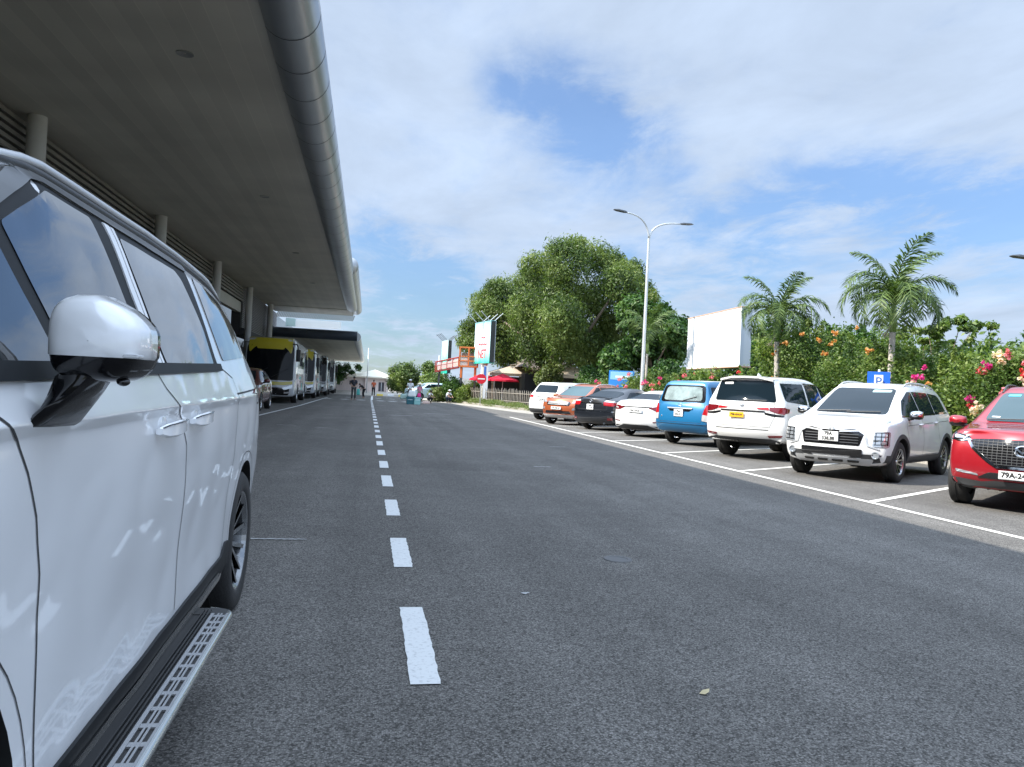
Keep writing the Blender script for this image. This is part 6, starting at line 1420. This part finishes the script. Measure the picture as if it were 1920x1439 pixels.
# blank white billboard
def board(name, label, c, wid, hei, dep, rz, zb, face, side, posts, extra=None, post_r=.16, cat='billboard', pm=M_whitep):
    t = thing(name, label, cat, (c[0], c[1], 0), rz)
    b = B(); b.box((-wid/2, -dep/2, zb), (wid/2, dep/2, zb+hei)); b.obj('board_body', side, t)
    b = B(); b.box((-wid/2-.01, -dep/2-.012, zb-.01), (wid/2+.01, -dep/2-.002, zb+hei+.01)); b.obj('board_face', face, t)
    b = B(); e = .05
    for lo, hi in (((-wid/2-.03, zb+hei+.012), (wid/2+.03, zb+hei+.05)), ((-wid/2-.03, zb-.05), (wid/2+.03, zb-.012))): b.box((lo[0], -dep/2-.03, lo[1]), (hi[0], dep/2+.03, hi[1]))
    b.obj('frame', extra or M_pole, t)
    for px in posts:
        b = B(); b.tube([(px, 0, 0), (px, 0, zb)], post_r, 14); b.tube([(px, 0, zb-.35), (px, 0, zb-.04)], [post_r*1.0, post_r*2.0], 14); b.obj('post', pm, t, smooth=True, sharp=40)
    return t
t = board('billboard', 'blank white billboard on a flared white post', (14.95, 31.55), 5.7, 2.35, .45, R(-92), 2.66, M_whitep, M_boardback, (-.4,), mat('rust_orange', (.52, .34, .24), .7), .22)
# aqua billboard
def aqua_mat(name, a, b_, zlo, zhi):
    m, nt, bs = node_mat(name); N = nt.nodes.new; L = nt.links.new; tcn = N('ShaderNodeTexCoord'); s = N('ShaderNodeSeparateXYZ'); L(tcn.outputs['Object'], s.inputs[0])
    n = N('ShaderNodeTexNoise'); n.inputs['Scale'].default_value = .9; L(tcn.outputs['Object'], n.inputs['Vector'])
    ad = N('ShaderNodeMath'); ad.operation = 'MULTIPLY_ADD'; ad.inputs[1].default_value = 1.6; L(n.outputs[0], ad.inputs[0]); L(s.outputs[2], ad.inputs[2])
    r = N('ShaderNodeMapRange'); r.inputs['From Min'].default_value = zlo+.8; r.inputs['From Max'].default_value = zhi+.8; L(ad.outputs[0], r.inputs[0])
    cr_ = N('ShaderNodeValToRGB'); e = cr_.color_ramp.elements; e[0].position = 0; e[0].color = (.02, .42, .32, 1); e[1].position = 1; e[1].color = (*b_, 1)
    e2 = cr_.color_ramp.elements.new(.25); e2.color = (*a, 1); e3 = cr_.color_ramp.elements.new(.6); e3.color = (.62, .80, .82, 1)
    L(r.outputs[0], cr_.inputs[0]); L(cr_.outputs[0], bs.inputs['Base Color']); bs.inputs['Roughness'].default_value = .45; return m
M_aqua = aqua_mat('aqua_print', (.42, .74, .72), (.30, .66, .72), 3.2, 6.5)
M_redink = mat('red_ink', (.70, .05, .08), .5)
t = board('billboard', 'aqua printed billboard with red lettering on a pale post beside the big tree', (8.62, 58.4), 3.4, 3.1, .35, R(-78), 3.2, M_aqua, M_steel, (0.2,), M_aqua, .16, pm=mat('post_cream', (.55, .53, .45), .7))
link('lettering', text_mesh('NET', .95, .004, M_redink, bold=.012), t, loc=(.1, -.20, 3.85), rot=(R(90), 0, 0))
q_ = random.Random(4)
for (z, x0, x1, h) in ((4.62, -.75, 1.0, .13), (5.12, -.4, .65, .09)):      # two lines of script too small to read: rows of pen strokes
    b = B(); x = x0
    while x < x1:
        w_ = q_.uniform(.08, .16); pts = [(x, -.19, z-h*q_.uniform(.3, 1)), (x+w_*.35, -.19, z+h*q_.uniform(.4, 1)), (x+w_*.7, -.19, z-h*q_.uniform(.2, .9)), (x+w_, -.19, z+h*q_.uniform(-.2, .4))]
        b.tube(pts, .022, 5); x += w_+q_.choice((.01, .01, .07))
    b.obj('script_line', M_redink, t)
b = B()
for k in range(7): z = 5.45+.15*k; b.tube([(.02, -.19, z), (.16, -.19, z+.05), (.05, -.19, z+.10)], .02, 5)
b.obj('vertical_script', mat('navy_ink', (.04, .08, .12), .5), t)
for px in (-1.4, .2, 1.4):
    b = B(); b.tube([(px, -.15, 6.3), (px, -.9, 7.0)], .035, 6); b.obj('light_arm', M_pole, t); b = B(); b.tube([(px, .15, 6.3), (px, .9, 7.0)], .035, 6); b.obj('light_arm', M_pole, t)
b = B(); b.box((-1.7, .19, 3.2), (1.7, .25, 6.35)); b.obj('back_panel', M_boardback, t)
t = board('billboard', 'narrow aqua sign seen nearly edge on, farther down the road', (6.55, 66.5), 2.6, 2.75, .30, R(-84), 2.42, M_aqua, M_steel, (0.,), M_aqua, .12)
for px in (-1.0, -.4, .3, .9):
    for sg in (1, -1): b = B(); b.tube([(px, sg*.15, 5.2), (px, sg*.75, 5.75), (px, sg*.8, 5.6)], .02, 5); b.obj('light_arm', M_steel, t)
# red and orange lookout platform
M_or = mat('orange_paint', (.62, .17, .04), .6, var=(3, .12)); M_rd = mat('oxide_red', (.36, .05, .04), .6); M_cream = mat('cream_panel', (.70, .68, .60), .6)
t = thing('lookout_platform', 'orange and cream raised lookout cabin with a red railed walkway on dark legs', 'platform', (7.75, 60.5, 0), R(-10))
b = B(); b.box((-.75, -.6, 2.85), (.75, .6, 2.97)); b.box((-.75, -.6, 4.35), (.75, .6, 4.45)); 
for x in (-.7, 0, .7):
    for y in (-.57, .57): b.box((x-.05, y-.04, 2.97), (x+.05, y+.04, 4.35))
for z in (3.3, 3.65): b.box((-.75, -.61, z), (.75, -.55, z+.08))
b.obj('cabin_frame', M_or, t)
b = B(); b.box((-.72, -.5, 2.98), (-.66, .5, 4.3)); b.box((-.6, .45, 2.98), (.6, .5, 4.0)); b.box((-.64, -.53, 2.98), (-.06, -.50, 3.6), mi=0); b.obj('cabin_panel', M_cream, t)
b = B(); b.add([(-2.6, -.5, 2.45), (-.76, -.5, 2.88), (-.76, .5, 2.88), (-2.6, .5, 2.45), (-2.6, -.5, 2.33), (-.76, -.5, 2.76), (-.76, .5, 2.76), (-2.6, .5, 2.33)], [(0, 1, 2, 3), (7, 6, 5, 4), (0, 4, 5, 1), (1, 5, 6, 2), (2, 6, 7, 3), (3, 7, 4, 0)]); b.obj('walkway', M_rd, t)
b = B()
for y in (-.48, .48):
    b.tube([(-2.6, y, 3.15), (-.76, y, 3.62)], .04, 6); b.tube([(-2.6, y, 2.8), (-.76, y, 3.25)], .03, 6)
    for i in range(5): x = -2.58+i*.45; z = 2.45+.234*(x+2.6); b.tube([(x, y, z), (x, y, z+.72)], .035, 6)
b.obj('railing', M_rd, t)
b = B(); b.add([(-2.5, .44, 2.55), (-.8, .44, 2.95), (-.8, .44, 3.5), (-2.5, .44, 3.05)], [(0, 1, 2, 3)]); b.obj('railing_panel', M_cream, t)
for x, y in ((-.55, -.4), (.55, -.4), (-.55, .4), (.55, .4), (-2.3, 0)):
    b = B(); b.box((x-.07, y-.07, 0), (x+.07, y+.07, 2.0 if x > -1 else 2.4)); b.obj('leg', M_steel, t); 
    if x > -1: b = B(); b.box((x-.08, y-.08, 2.0), (x+.08, y+.08, 2.85)); b.obj('leg_top', M_or, t)
# no entry sign
t = thing('no_entry_sign', 'round red no entry sign on a pale post in front of the pickets', 'road sign', (8.05, 55.2, 0), R(-8))
b = B(); b.tube([(0, 0, 0), (0, 0, 2.9)], .05, 10); b.obj('post', M_pole, t, smooth=True)
b = B(); b.prism([(.36*math.cos(2*math.pi*k/40), .36*math.sin(2*math.pi*k/40)) for k in range(40)], 0, .02, M=Matrix.Translation((0, -.06, 1.93)) @ Matrix.Rotation(R(90), 4, 'X')); b.obj('disc', mat('sign_red', (.62, .01, .025), .35), t)
b = B(); b.box((-.26, -.088, 1.885), (.26, -.081, 1.975)); b.obj('bar', M_platew, t)
# banner pole beside it
t = thing('banner', 'narrow blue and white upright banner behind the no entry sign', 'banner', (8.65, 57.0, 0), R(-8)); b = B(); b.box((-.16, -.02, .5), (.16, .02, 2.95)); b.obj('cloth', M_whitep, t); b = B(); b.box((-.16, -.03, 2.0), (.0, -.022, 2.9)); b.obj('print', mat('blue_ink', (.05, .16, .5), .5), t); b = B(); b.tube([(-.18, 0, 0), (-.18, 0, 3)], .02, 6); b.obj('pole', M_pole, t)
t = thing('poster_stand', 'white and green upright poster behind the platform legs', 'poster', (7.9, 63, 0), R(-10)); b = B(); b.box((-.55, -.03, .3), (.55, .03, 2.0)); b.obj('board', M_whitep, t); b = B(); b.box((-.1, -.04, .5), (.5, -.032, 1.4)); b.obj('print', mat('lime_print', (.45, .6, .15), .5), t)
# parking sign
t = thing('parking_sign', 'blue square parking sign with a white P above the white crossover', 'road sign', (12.45, 17.1, 0), R(-45))
b = B(); b.tube([(0, 0.03, 0), (0, .03, 2.2)], .03, 10); b.obj('post', M_pole, t, smooth=True)
M_blue = mat('sign_blue', (.01, .10, .55), .4)
b = B(); b.box((-.26, -.012, 1.62), (.26, .0, 2.14), bev=.004); b.obj('panel', M_blue, t)
b = B(); b.box((-.10, -.016, 1.70), (.10, -.0125, 2.06)); o = b.obj('plate', M_platew, t); link('lettering', text_mesh('P', .30, .001, mat('sign_ink', (.04, .10, .30), .5), bold=.004), t, loc=(0, -.0185, 1.89), rot=(R(90), 0, 0))
# blue notice board behind shrubs
t = thing('notice_board', 'pale and deep blue notice board half hidden by pink shrubs', 'notice board', (12.3, 36.4, 0), R(-20))
M_b1 = mat('board_blue', (.03, .22, .62), .45); M_b2 = mat('board_pale_blue', (.25, .50, .72), .45)
b = B(); b.box((-.62, -.03, 1.15), (.62, .03, 2.45), bev=.01); b.obj('board', M_b1, t); b = B(); b.box((-.55, -.04, 2.0), (.55, -.033, 2.4)); b.box((-.55, -.04, 1.3), (.3, -.033, 1.5)); b.obj('print', M_b2, t); b = B(); b.box((-.3, -.046, 2.1), (.5, -.041, 2.2)); b.obj('print', M_platew, t)
for x in (-.5, .5): b = B(); b.tube([(x, .06, 0), (x, .06, 2.4)], .03, 8); b.obj('post', M_pole, t)
# picket fence
fpts = [(6.9, 62.5), (7.5, 60.4), (8.6, 57.2), (9.5, 54.0), (10.1, 50.6), (10.9, 47.6), (12.0, 44.8), (13.1, 42.0)]
t = thing('picket_fence', 'pale wooden picket fence in front of the cafe', 'fence', (fpts[0][0], fpts[0][1], 0)); M_pick = mat('picket_wood', (.30, .27, .23), .8, var=(3, .25))
P = [Vector((a-fpts[0][0], b_-fpts[0][1], 0)) for a, b_ in fpts]; pos = []
for a, b_ in zip(P[:-1], P[1:]):
    n = int((b_-a).length/.265)
    for i in range(n): pos.append((a.lerp(b_, i/n), math.atan2((b_-a).y, (b_-a).x)))
pm_ = B(); pm_.add([(-.024, -.012, .10), (.024, -.012, .10), (.024, .012, .10), (-.024, .012, .10), (-.024, -.012, 1.2), (.024, -.012, 1.2), (.024, .012, 1.2), (-.024, .012, 1.2), (0, -.012, 1.3), (0, .012, 1.3)], [(3, 2, 1, 0), (0, 1, 5, 4), (1, 2, 6, 5), (2, 3, 7, 6), (3, 0, 4, 7), (4, 5, 8), (7, 9, 6), (5, 6, 9, 8), (4, 8, 9, 7)]); pme = pm_.me(M_pick)
for (p, a) in pos[:98]: o = link('picket', pme, t, loc=p, rot=(0, random.uniform(-.03, .03), a)); o.scale.z = random.uniform(.93, 1.05)
for z in (.45, 1.0):
    b = B()
    for a, b_ in zip(P[:-1], P[1:]): b.tube([a+Vector((0, .03, z)), b_+Vector((0, .03, z))], .022, 5)
    b.obj('rail', M_pick, t)
# cafe: red umbrellas and cream tents
M_umb = mat('umbrella_red', (.60, .01, .045), .7, trans=.25)
def umbrella(label, x, y, z, r):
    t = thing('parasol', label, 'parasol', (x, y, 0), 0, 'red parasols by the cafe'); b = B(); n = 8; vs = [(0, 0, z)]; fs = []
    for k in range(n*3):
        a = 2*math.pi*k/(n*3); rr = r*(1 if k % 3 == 0 else .95); vs.append((rr*math.cos(a), rr*math.sin(a), z-.5+(0 if k % 3 == 0 else .03)))
    for k in range(n*3): vs.append((vs[1+k][0]*1.0, vs[1+k][1]*1.0, vs[1+k][2]-.12))
    N = n*3; fs = [(0, 1+k, 1+(k+1) % N) for k in range(N)]+[(1+k, 1+N+k, 1+N+(k+1) % N, 1+(k+1) % N) for k in range(N)]
    b.add(vs, fs); b.obj('canopy', M_umb, t); b = B(); b.tube([(0, 0, 0), (0, 0, z+.08)], .03, 8); b.obj('pole', M_pole, t); return t
umbrella('red parasol close behind the no entry sign', 8.7, 58.9, 2.45, 1.05); umbrella('wider red parasol beside the cream tent', 10.05, 57.6, 2.45, 1.25)
M_tent = mat('tent_cloth', (.55, .46, .36), .8, trans=.15); M_tentd = mat('tent_roof_brown', (.20, .17, .15), .8); M_tpost = mat('tent_post', (.42, .33, .20), .7)
def tent(label, x, y, w, d, z0, z1, m, rz=0.):
    t = thing('cafe_tent', label, 'tent', (x, y, 0), rz); b = B(); k = .28
    b.add([(-w, -d, z0), (w, -d, z0), (w, d, z0), (-w, d, z0), (-w*k, -d*k, z1-.15), (w*k, -d*k, z1-.15), (w*k, d*k, z1-.15), (-w*k, d*k, z1-.15)], [(0, 1, 5, 4), (1, 2, 6, 5), (2, 3, 7, 6), (3, 0, 4, 7)])
    b.add([(-w*k*1.3, -d*k*1.3, z1-.12), (w*k*1.3, -d*k*1.3, z1-.12), (w*k*1.3, d*k*1.3, z1-.12), (-w*k*1.3, d*k*1.3, z1-.12), (0, 0, z1+.15)], [(0, 1, 4), (1, 2, 4), (2, 3, 4), (3, 0, 4)])
    b.add([(-w, -d, z0), (w, -d, z0), (w, -d, z0-.22), (-w, -d, z0-.22)], [(0, 1, 2, 3)]); b.add([(-w, d, z0), (-w, -d, z0), (-w, -d, z0-.22), (-w, d, z0-.22)], [(0, 1, 2, 3)])
    b.obj('roof', m, t)
    for sx in (-1, 1):
        for sy in (-1, 1): b = B(); b.box((sx*w*.96-.07, sy*d*.96-.07, 0), (sx*w*.96+.07, sy*d*.96+.07, z0)); b.obj('post', M_tpost, t)
    b = B(); b.box((-w*.9, d*.9, 0), (w*.9, d*.92, z0-.2)); b.obj('back_wall', M_dark, t)
    for sx in (-.9, .9): b = B(); b.tube([(sx*w, -d*.9, z0-.1), (sx*w, -d*.9, z0*.5), (sx*w, -d*.9, .2)], [.10, .05, .12], 8); b.obj('curtain', M_cream, t)
    return t
tent('wide brown topped cream tent right of the red parasols', 12.3, 62.5, 2.7, 2.2, 2.55, 3.4, M_tent); tent('second cream tent with curtains behind the white SUV', 14.6, 55.5, 1.75, 1.8, 2.5, 3.15, M_tent, R(8))
b = B(); b.add([(-2.6, -1.5, 3.1), (2.6, -1.5, 2.6), (2.6, 1.5, 2.6), (-2.6, 1.5, 3.1), (-1.4, 0, 4.3), (1.4, 0, 3.6)], [(0, 1, 5, 4), (3, 4, 5, 2), (0, 4, 3), (1, 2, 5)]); t = thing('cafe_hut', 'dark roofed cafe hut under the big tree', 'hut', (14.2, 60, 0)); b.obj('roof', M_tentd, t); b = B(); b.box((-2.2, -1.2, 0), (2.2, 1.2, 2.6)); b.obj('wall', M_dark, t)
# cafe tree in front of tents
tree('small_tree', 'small pale leaved tree between the two cafe tents', 'tree', [(12.6, 53.5, 2.5, .65), (13.2, 53.2, 2.9, .5), (12.1, 53.6, 2.1, .5), (13.3, 53.6, 2.2, .45)], 2600, .2, 'olive', (12.8, 53.5), .06, 61, ntips=4)
# low cream building at the far end
t = thing('cream_building', 'low cream building with gabled roof closing the road', 'building', (-.5, 112, 0)); M_cw = mat('cream_wall', (.66, .56, .52), .8, var=(1, .06)); M_cr = mat('cream_roof', (.72, .68, .56), .6, var=(.6, .05))
b = B(); b.box((-7, 0, 0), (3.4, 8, 1.95)); b.obj('wall', M_cw, t)
b = B(); b.box((-7.3, -.5, 1.96), (3.8, 8, 2.14)); b.box((-7.3, -.5, 2.145), (-1.2, 8, 2.5)); b.obj('fascia', M_cr, t)
b = B(); b.add([(-2.2, -.3, 2.15), (4.2, -.3, 2.15), (4.2, 9, 2.15), (-2.2, 9, 2.15), (1.4, 1.5, 3.2), (1.4, 8, 3.2)], [(0, 1, 4), (1, 2, 5, 4), (2, 3, 5), (3, 0, 4, 5)]); b.obj('roof', M_cr, t)
M_win = mat('far_window', (.05, .05, .06), .3)
for (x0, x1, z0, z1) in ((-2.1, -.95, .9, 1.45), (-3.9, -3.4, .8, 1.5), (2.0, 2.8, .1, 1.4)):
    b = B(); b.box((x0, -.03, z0), (x1, .0, z1)); o = b.obj('window', M_win, t); b = B(); b.box(((x0+x1)/2-.03, -.05, z0), ((x0+x1)/2+.03, -.031, z1)); b.obj('window_bar', M_whitep, o)
b = B(); b.box((.1, -.4, 0), (.35, -.1, 1.95)); b.obj('column', M_cw, t); b = B(); b.box((3.1, -.4, 0), (3.4, -.1, 1.95)); b.obj('column', M_cw, t)
KB = ['yellow kerb block nearest the centre line', 'white kerb block between the first two yellow ones', 'second yellow kerb block in the far row', 'white kerb block under the round tree', 'yellow kerb block under the round tree', 'last white kerb block in the far row', 'last yellow kerb block beside the aqua and white car']
for i in range(7):       # yellow and white kerb blocks before the building
    b = B(); b.box((-.3, -.12, 0), (.3, .12, .2), bev=.03); o = b.obj('kerb_block', mat('block_yellow', (.72, .55, .10), .6) if i % 2 == 0 else M_whitep, None, loc=(1.2+i*1.05, 76.6-.15*i, 0)); tag(o, KB[i], 'kerb block', 'kerb blocks before the far trees')
# ================================================================== people
M_skin = mat('skin', (.30, .17, .11), .6)
def skinned(name, joints, edges, m, parent=None, sub=1):
    me = bpy.data.meshes.new('m'); me.from_pydata([j[:3] for j in joints], edges, []); o = link(name, me, parent); me.materials.append(m)
    md = o.modifiers.new('k', 'SKIN'); md.use_smooth_shade = True
    for i, j in enumerate(joints):
        r = j[3]; o.data.skin_vertices[0].data[i].radius = (r, r) if not isinstance(r, tuple) else r
    o.data.skin_vertices[0].data[0].use_root = True
    s = o.modifiers.new('s', 'SUBSURF'); s.levels = s.render_levels = sub; bake(o); 
    if not o.data.materials: o.data.materials.append(m)
    o.data.polygons.foreach_set('use_smooth', [True]*len(o.data.polygons)); return o
def person(label, loc, rz, H, shirt, pants, hair=(.02, .015, .01), pose='stand', hat=None, group=None, lean=0.):
    t = thing('person', label, 'person', (*loc, 0), rz); k = H/1.7; X = lambda x, y, z, r: (x*k, y*k, z*k, (r[0]*k, r[1]*k) if isinstance(r, tuple) else r*k)
    if pose == 'stand':
        hip, kn, an, toe = [(.09, 0, .86), (-.09, 0, .86)], [(.10, -.03, .47), (-.10, .03, .47)], [(.11, .02, .08), (-.11, .06, .08)], [(.12, -.12, .03), (-.12, -.08, .03)]
        pel, wst, chs, nk, hd, crn = (0, 0, .93), (0, 0, 1.08), (0, -.01, 1.28), (0, 0, 1.46), (0, -.02, 1.56), (0, -.01, 1.66)
        sh = [(.17, 0, 1.38), (-.17, 0, 1.38)]; el = [(.22, .03, 1.12), (-.22, .02, 1.12)]; wr = [(.19, -.16, 1.0), (-.19, -.12, .98)]; hn = [(.17, -.24, .97), (-.17, -.2, .95)]
    elif pose == 'stoop':
        hip, kn, an, toe = [(.09, .1, .80), (-.09, .1, .80)], [(.11, -.03, .45), (-.11, 0, .45)], [(.12, .08, .08), (-.12, .1, .08)], [(.12, -.06, .03), (-.12, -.04, .03)]
        pel, wst, chs, nk, hd, crn = (0, .1, .87), (0, 0, 1.0), (0, -.18, 1.12), (0, -.32, 1.20), (0, -.40, 1.24), (0, -.46, 1.30)
        sh = [(.17, -.25, 1.15), (-.17, -.25, 1.15)]; el = [(.2, -.3, .9), (-.2, -.3, .9)]; wr = [(.15, -.42, .72), (-.15, -.42, .72)]; hn = [(.12, -.48, .66), (-.12, -.48, .66)]
    else:   # squat
        hip, kn, an, toe = [(.13, .10, .36), (-.13, .10, .36)], [(.17, -.18, .50), (-.17, -.18, .50)], [(.13, .05, .10), (-.13, .05, .10)], [(.14, -.10, .03), (-.14, -.10, .03)]
        pel, wst, chs, nk, hd, crn = (0, .22, .34), (0, .16, .50), (0, .02, .70), (0, -.06, .86), (0, -.10, .95), (0, -.10, 1.05)
        sh = [(.17, -.01, .78), (-.17, -.01, .78)]; el = [(.2, -.18, .58), (-.2, -.18, .58)]; wr = [(.12, -.36, .48), (-.12, -.36, .48)]; hn = [(.10, -.44, .45), (-.10, -.44, .45)]
    J = [X(*pel, .11), X(*wst, .10), X(*chs, .12), X(*nk, .05), X(*hd, (.075, .085)), X(*crn, .05)]; E_ = [(0, 1), (1, 2), (2, 3), (3, 4), (4, 5)]
    for s in (0, 1):
        i = len(J); J += [X(*hip[s], .08), X(*kn[s], .055), X(*an[s], .035), X(*toe[s], .03)]; E_ += [(0, i), (i, i+1), (i+1, i+2), (i+2, i+3)]
        i = len(J); J += [X(*sh[s], .05), X(*el[s], .036), X(*wr[s], .026), X(*hn[s], .03)]; E_ += [(2, i), (i, i+1), (i+1, i+2), (i+2, i+3)]
    skinned('body', J, E_, M_skin, t)
    Ms, Mp = mat('cloth_%02x%02x%02x' % tuple(int(255*c) for c in shirt), shirt, .8), mat('cloth_%02x%02x%02x' % tuple(int(255*c) for c in pants), pants, .8)
    T_ = [X(*pel, .125), X(*wst, .118), X(*chs, .14), X(nk[0], nk[1], nk[2]-.03, .065)]; TE = [(0, 1), (1, 2), (2, 3)]
    for s in (0, 1): i = len(T_); T_ += [X(*sh[s], .062), X(*[a+(b_-a)*.75 for a, b_ in zip(sh[s], el[s])], .055)]; TE += [(2, i), (i, i+1)]
    skinned('shirt', T_, TE, Ms, t)
    Q = [X(*pel, .12)]; QE = []
    for s in (0, 1): i = len(Q); Q += [X(*hip[s], .092), X(*kn[s], .068), X(*[a+(b_-a)*.92 for a, b_ in zip(kn[s], an[s])], .055)]; QE += [(0, i), (i, i+1), (i+1, i+2)]
    skinned('trousers', Q, QE, Mp, t)
    b = B(); b.sphere((hd[0]*k, (hd[1]+.018)*k, (hd[2]+.045)*k), (.086*k, .092*k, .088*k), 14); b.obj('hair', mat('hair_black', (.012, .01, .009), .6), t, smooth=True)
    b = B(); b.sphere((hd[0]*k, (hd[1]-.09)*k, (hd[2])*k), (.014*k, .02*k, .02*k), 8); b.obj('nose', M_skin, t, smooth=True)
    for s in (1, -1): b = B(); b.sphere((hd[0]*k+s*.03*k, (hd[1]-.08)*k, (hd[2]+.02)*k), .009*k, 6); b.obj('eye', M_gloss, t)
    if hat == 'cone': b = B(); b.lathe([(.30*k, 0), (.29*k, -.005), (.001, .17*k)], 20); b.obj('conical_hat', mat('straw', (.66, .58, .42), .8), t, loc=(hd[0]*k, hd[1]*k, (hd[2]+.055)*k))
    elif hat: b = B(); b.sphere((0, 0, 0), (.10*k, .11*k, .075*k), 14); b.add([(-.08*k, -.09*k, .0), (.08*k, -.09*k, .0), (.06*k, -.19*k, -.01), (-.06*k, -.19*k, -.01)], [(0, 1, 2, 3)]); b.obj('cap', mat('hat_cloth', hat, .8), t, loc=(hd[0]*k, hd[1]*k, (hd[2]+.07)*k))
    return t
def bag(name, label, loc, w, d, h, m, cat='bag'):
    bm = bmesh.new(); bmesh.ops.create_cube(bm, size=1)
    for v in bm.verts:
        f = .72 if v.co.z > 0 else 1; v.co = Vector((v.co.x*w*f, v.co.y*d*f, (v.co.z+.5)*h))
    bmesh.ops.subdivide_edges(bm, edges=bm.edges[:], cuts=4, use_grid_fill=True); q = random.Random(len(label))
    for v in bm.verts: v.co += Vector((q.uniform(-1, 1), q.uniform(-1, 1), q.uniform(-1, 1)))*.035*min(w, h)
    bmesh.ops.smooth_vert(bm, verts=bm.verts[:], factor=.5, use_axis_x=True, use_axis_y=True, use_axis_z=True)
    me = bpy.data.meshes.new('m'); bm.to_mesh(me); bm.free(); me.materials.append(m); me.polygons.foreach_set('use_smooth', [True]*len(me.polygons)); return tag(link(name, me, None, loc=loc), label, cat)
person('person in dark shirt and shorts walking with a teal bag in the far lane', (-.93, 53.6), R(15), 1.66, (.02, .022, .03), (.05, .06, .06))
bag('carrier_bag', 'teal carrier bag held by the walker in dark clothes', (-.62, 53.4, .38), .26, .16, .42, mat('bag_teal', (.08, .42, .38), .6))
person('person in black stepping along behind the walker with the teal bag', (-.35, 63.2), R(-60), 1.45, (.015, .015, .02), (.015, .015, .02), pose='stoop')
person('person in orange red shirt standing alone on the centre line', (.52, 71), R(5), 1.55, (.50, .10, .04), (.012, .012, .015))
person('man in white shirt and pale cap behind the stacked cool boxes', (2.75, 51.0), R(-10), 1.62, (.62, .64, .66), (.03, .03, .04), hat=(.6, .6, .6))
person('woman in pink blouse and conical hat beside the pale cool box', (3.35, 50.6), R(20), 1.38, (.55, .22, .30), (.08, .05, .07), hat='cone')
person('person in white shirt stooping over the hawker goods', (4.35, 54.4), R(50), 1.5, (.70, .70, .68), (.012, .012, .02), pose='squat')
person('man in white shirt and pale hat crouching at the kerb', (5.95, 57.2), R(35), 1.62, (.72, .73, .76), (.03, .04, .06), pose='squat', hat=(.55, .55, .52))
M_teal = mat('box_teal', (.02, .12, .15), .5); M_tealp = mat('box_pale_teal', (.28, .56, .54), .5)
def coolbox(label, loc, w, d, h, m, rz=0.):
    t = thing('cool_box', label, 'cool box', loc, rz); b = B(); b.box((-w/2, -d/2, 0), (w/2, d/2, h*.82), bev=.02); b.obj('box', m, t); b = B(); b.box((-w/2-.015, -d/2-.015, h*.825), (w/2+.015, d/2+.015, h), bev=.02); b.obj('lid', m, t); b = B(); b.tube([(-w*.3, -d/2-.01, h*.6), (-w*.3, -d/2-.06, h*.62), (w*.3, -d/2-.06, h*.62), (w*.3, -d/2-.01, h*.6)], .012, 6); b.obj('handle', M_whitep, t); return t
coolbox('dark teal cool box standing in the road in front of the hawkers', (2.72, 49.9, 0), .46, .42, .48, M_teal); coolbox('pale aqua cool box beside the dark teal one', (3.17, 49.95, 0), .40, .42, .46, M_tealp, .05)
bag('sack', 'round white sack on top of the dark teal cool box', (2.82, 49.9, .485), .55, .38, .40, mat('sack_white', (.66, .70, .68), .7), 'sack')
bag('sack', 'grey green sack sticking out beside the white sack', (2.30, 50.3, .30), .50, .34, .34, mat('sack_green', (.30, .42, .38), .7), 'sack')
bag('carrier_bag', 'small magenta bag hanging on the pale aqua cool box', (3.28, 49.86, .48), .24, .16, .24, mat('bag_magenta', (.70, .03, .22), .6))
bag('basket', 'flat pale basket of goods before the stooping person', (4.0, 53.2, 0.), .55, .42, .18, mat('goods_pink', (.55, .40, .34), .8), 'basket')
print('scene built')
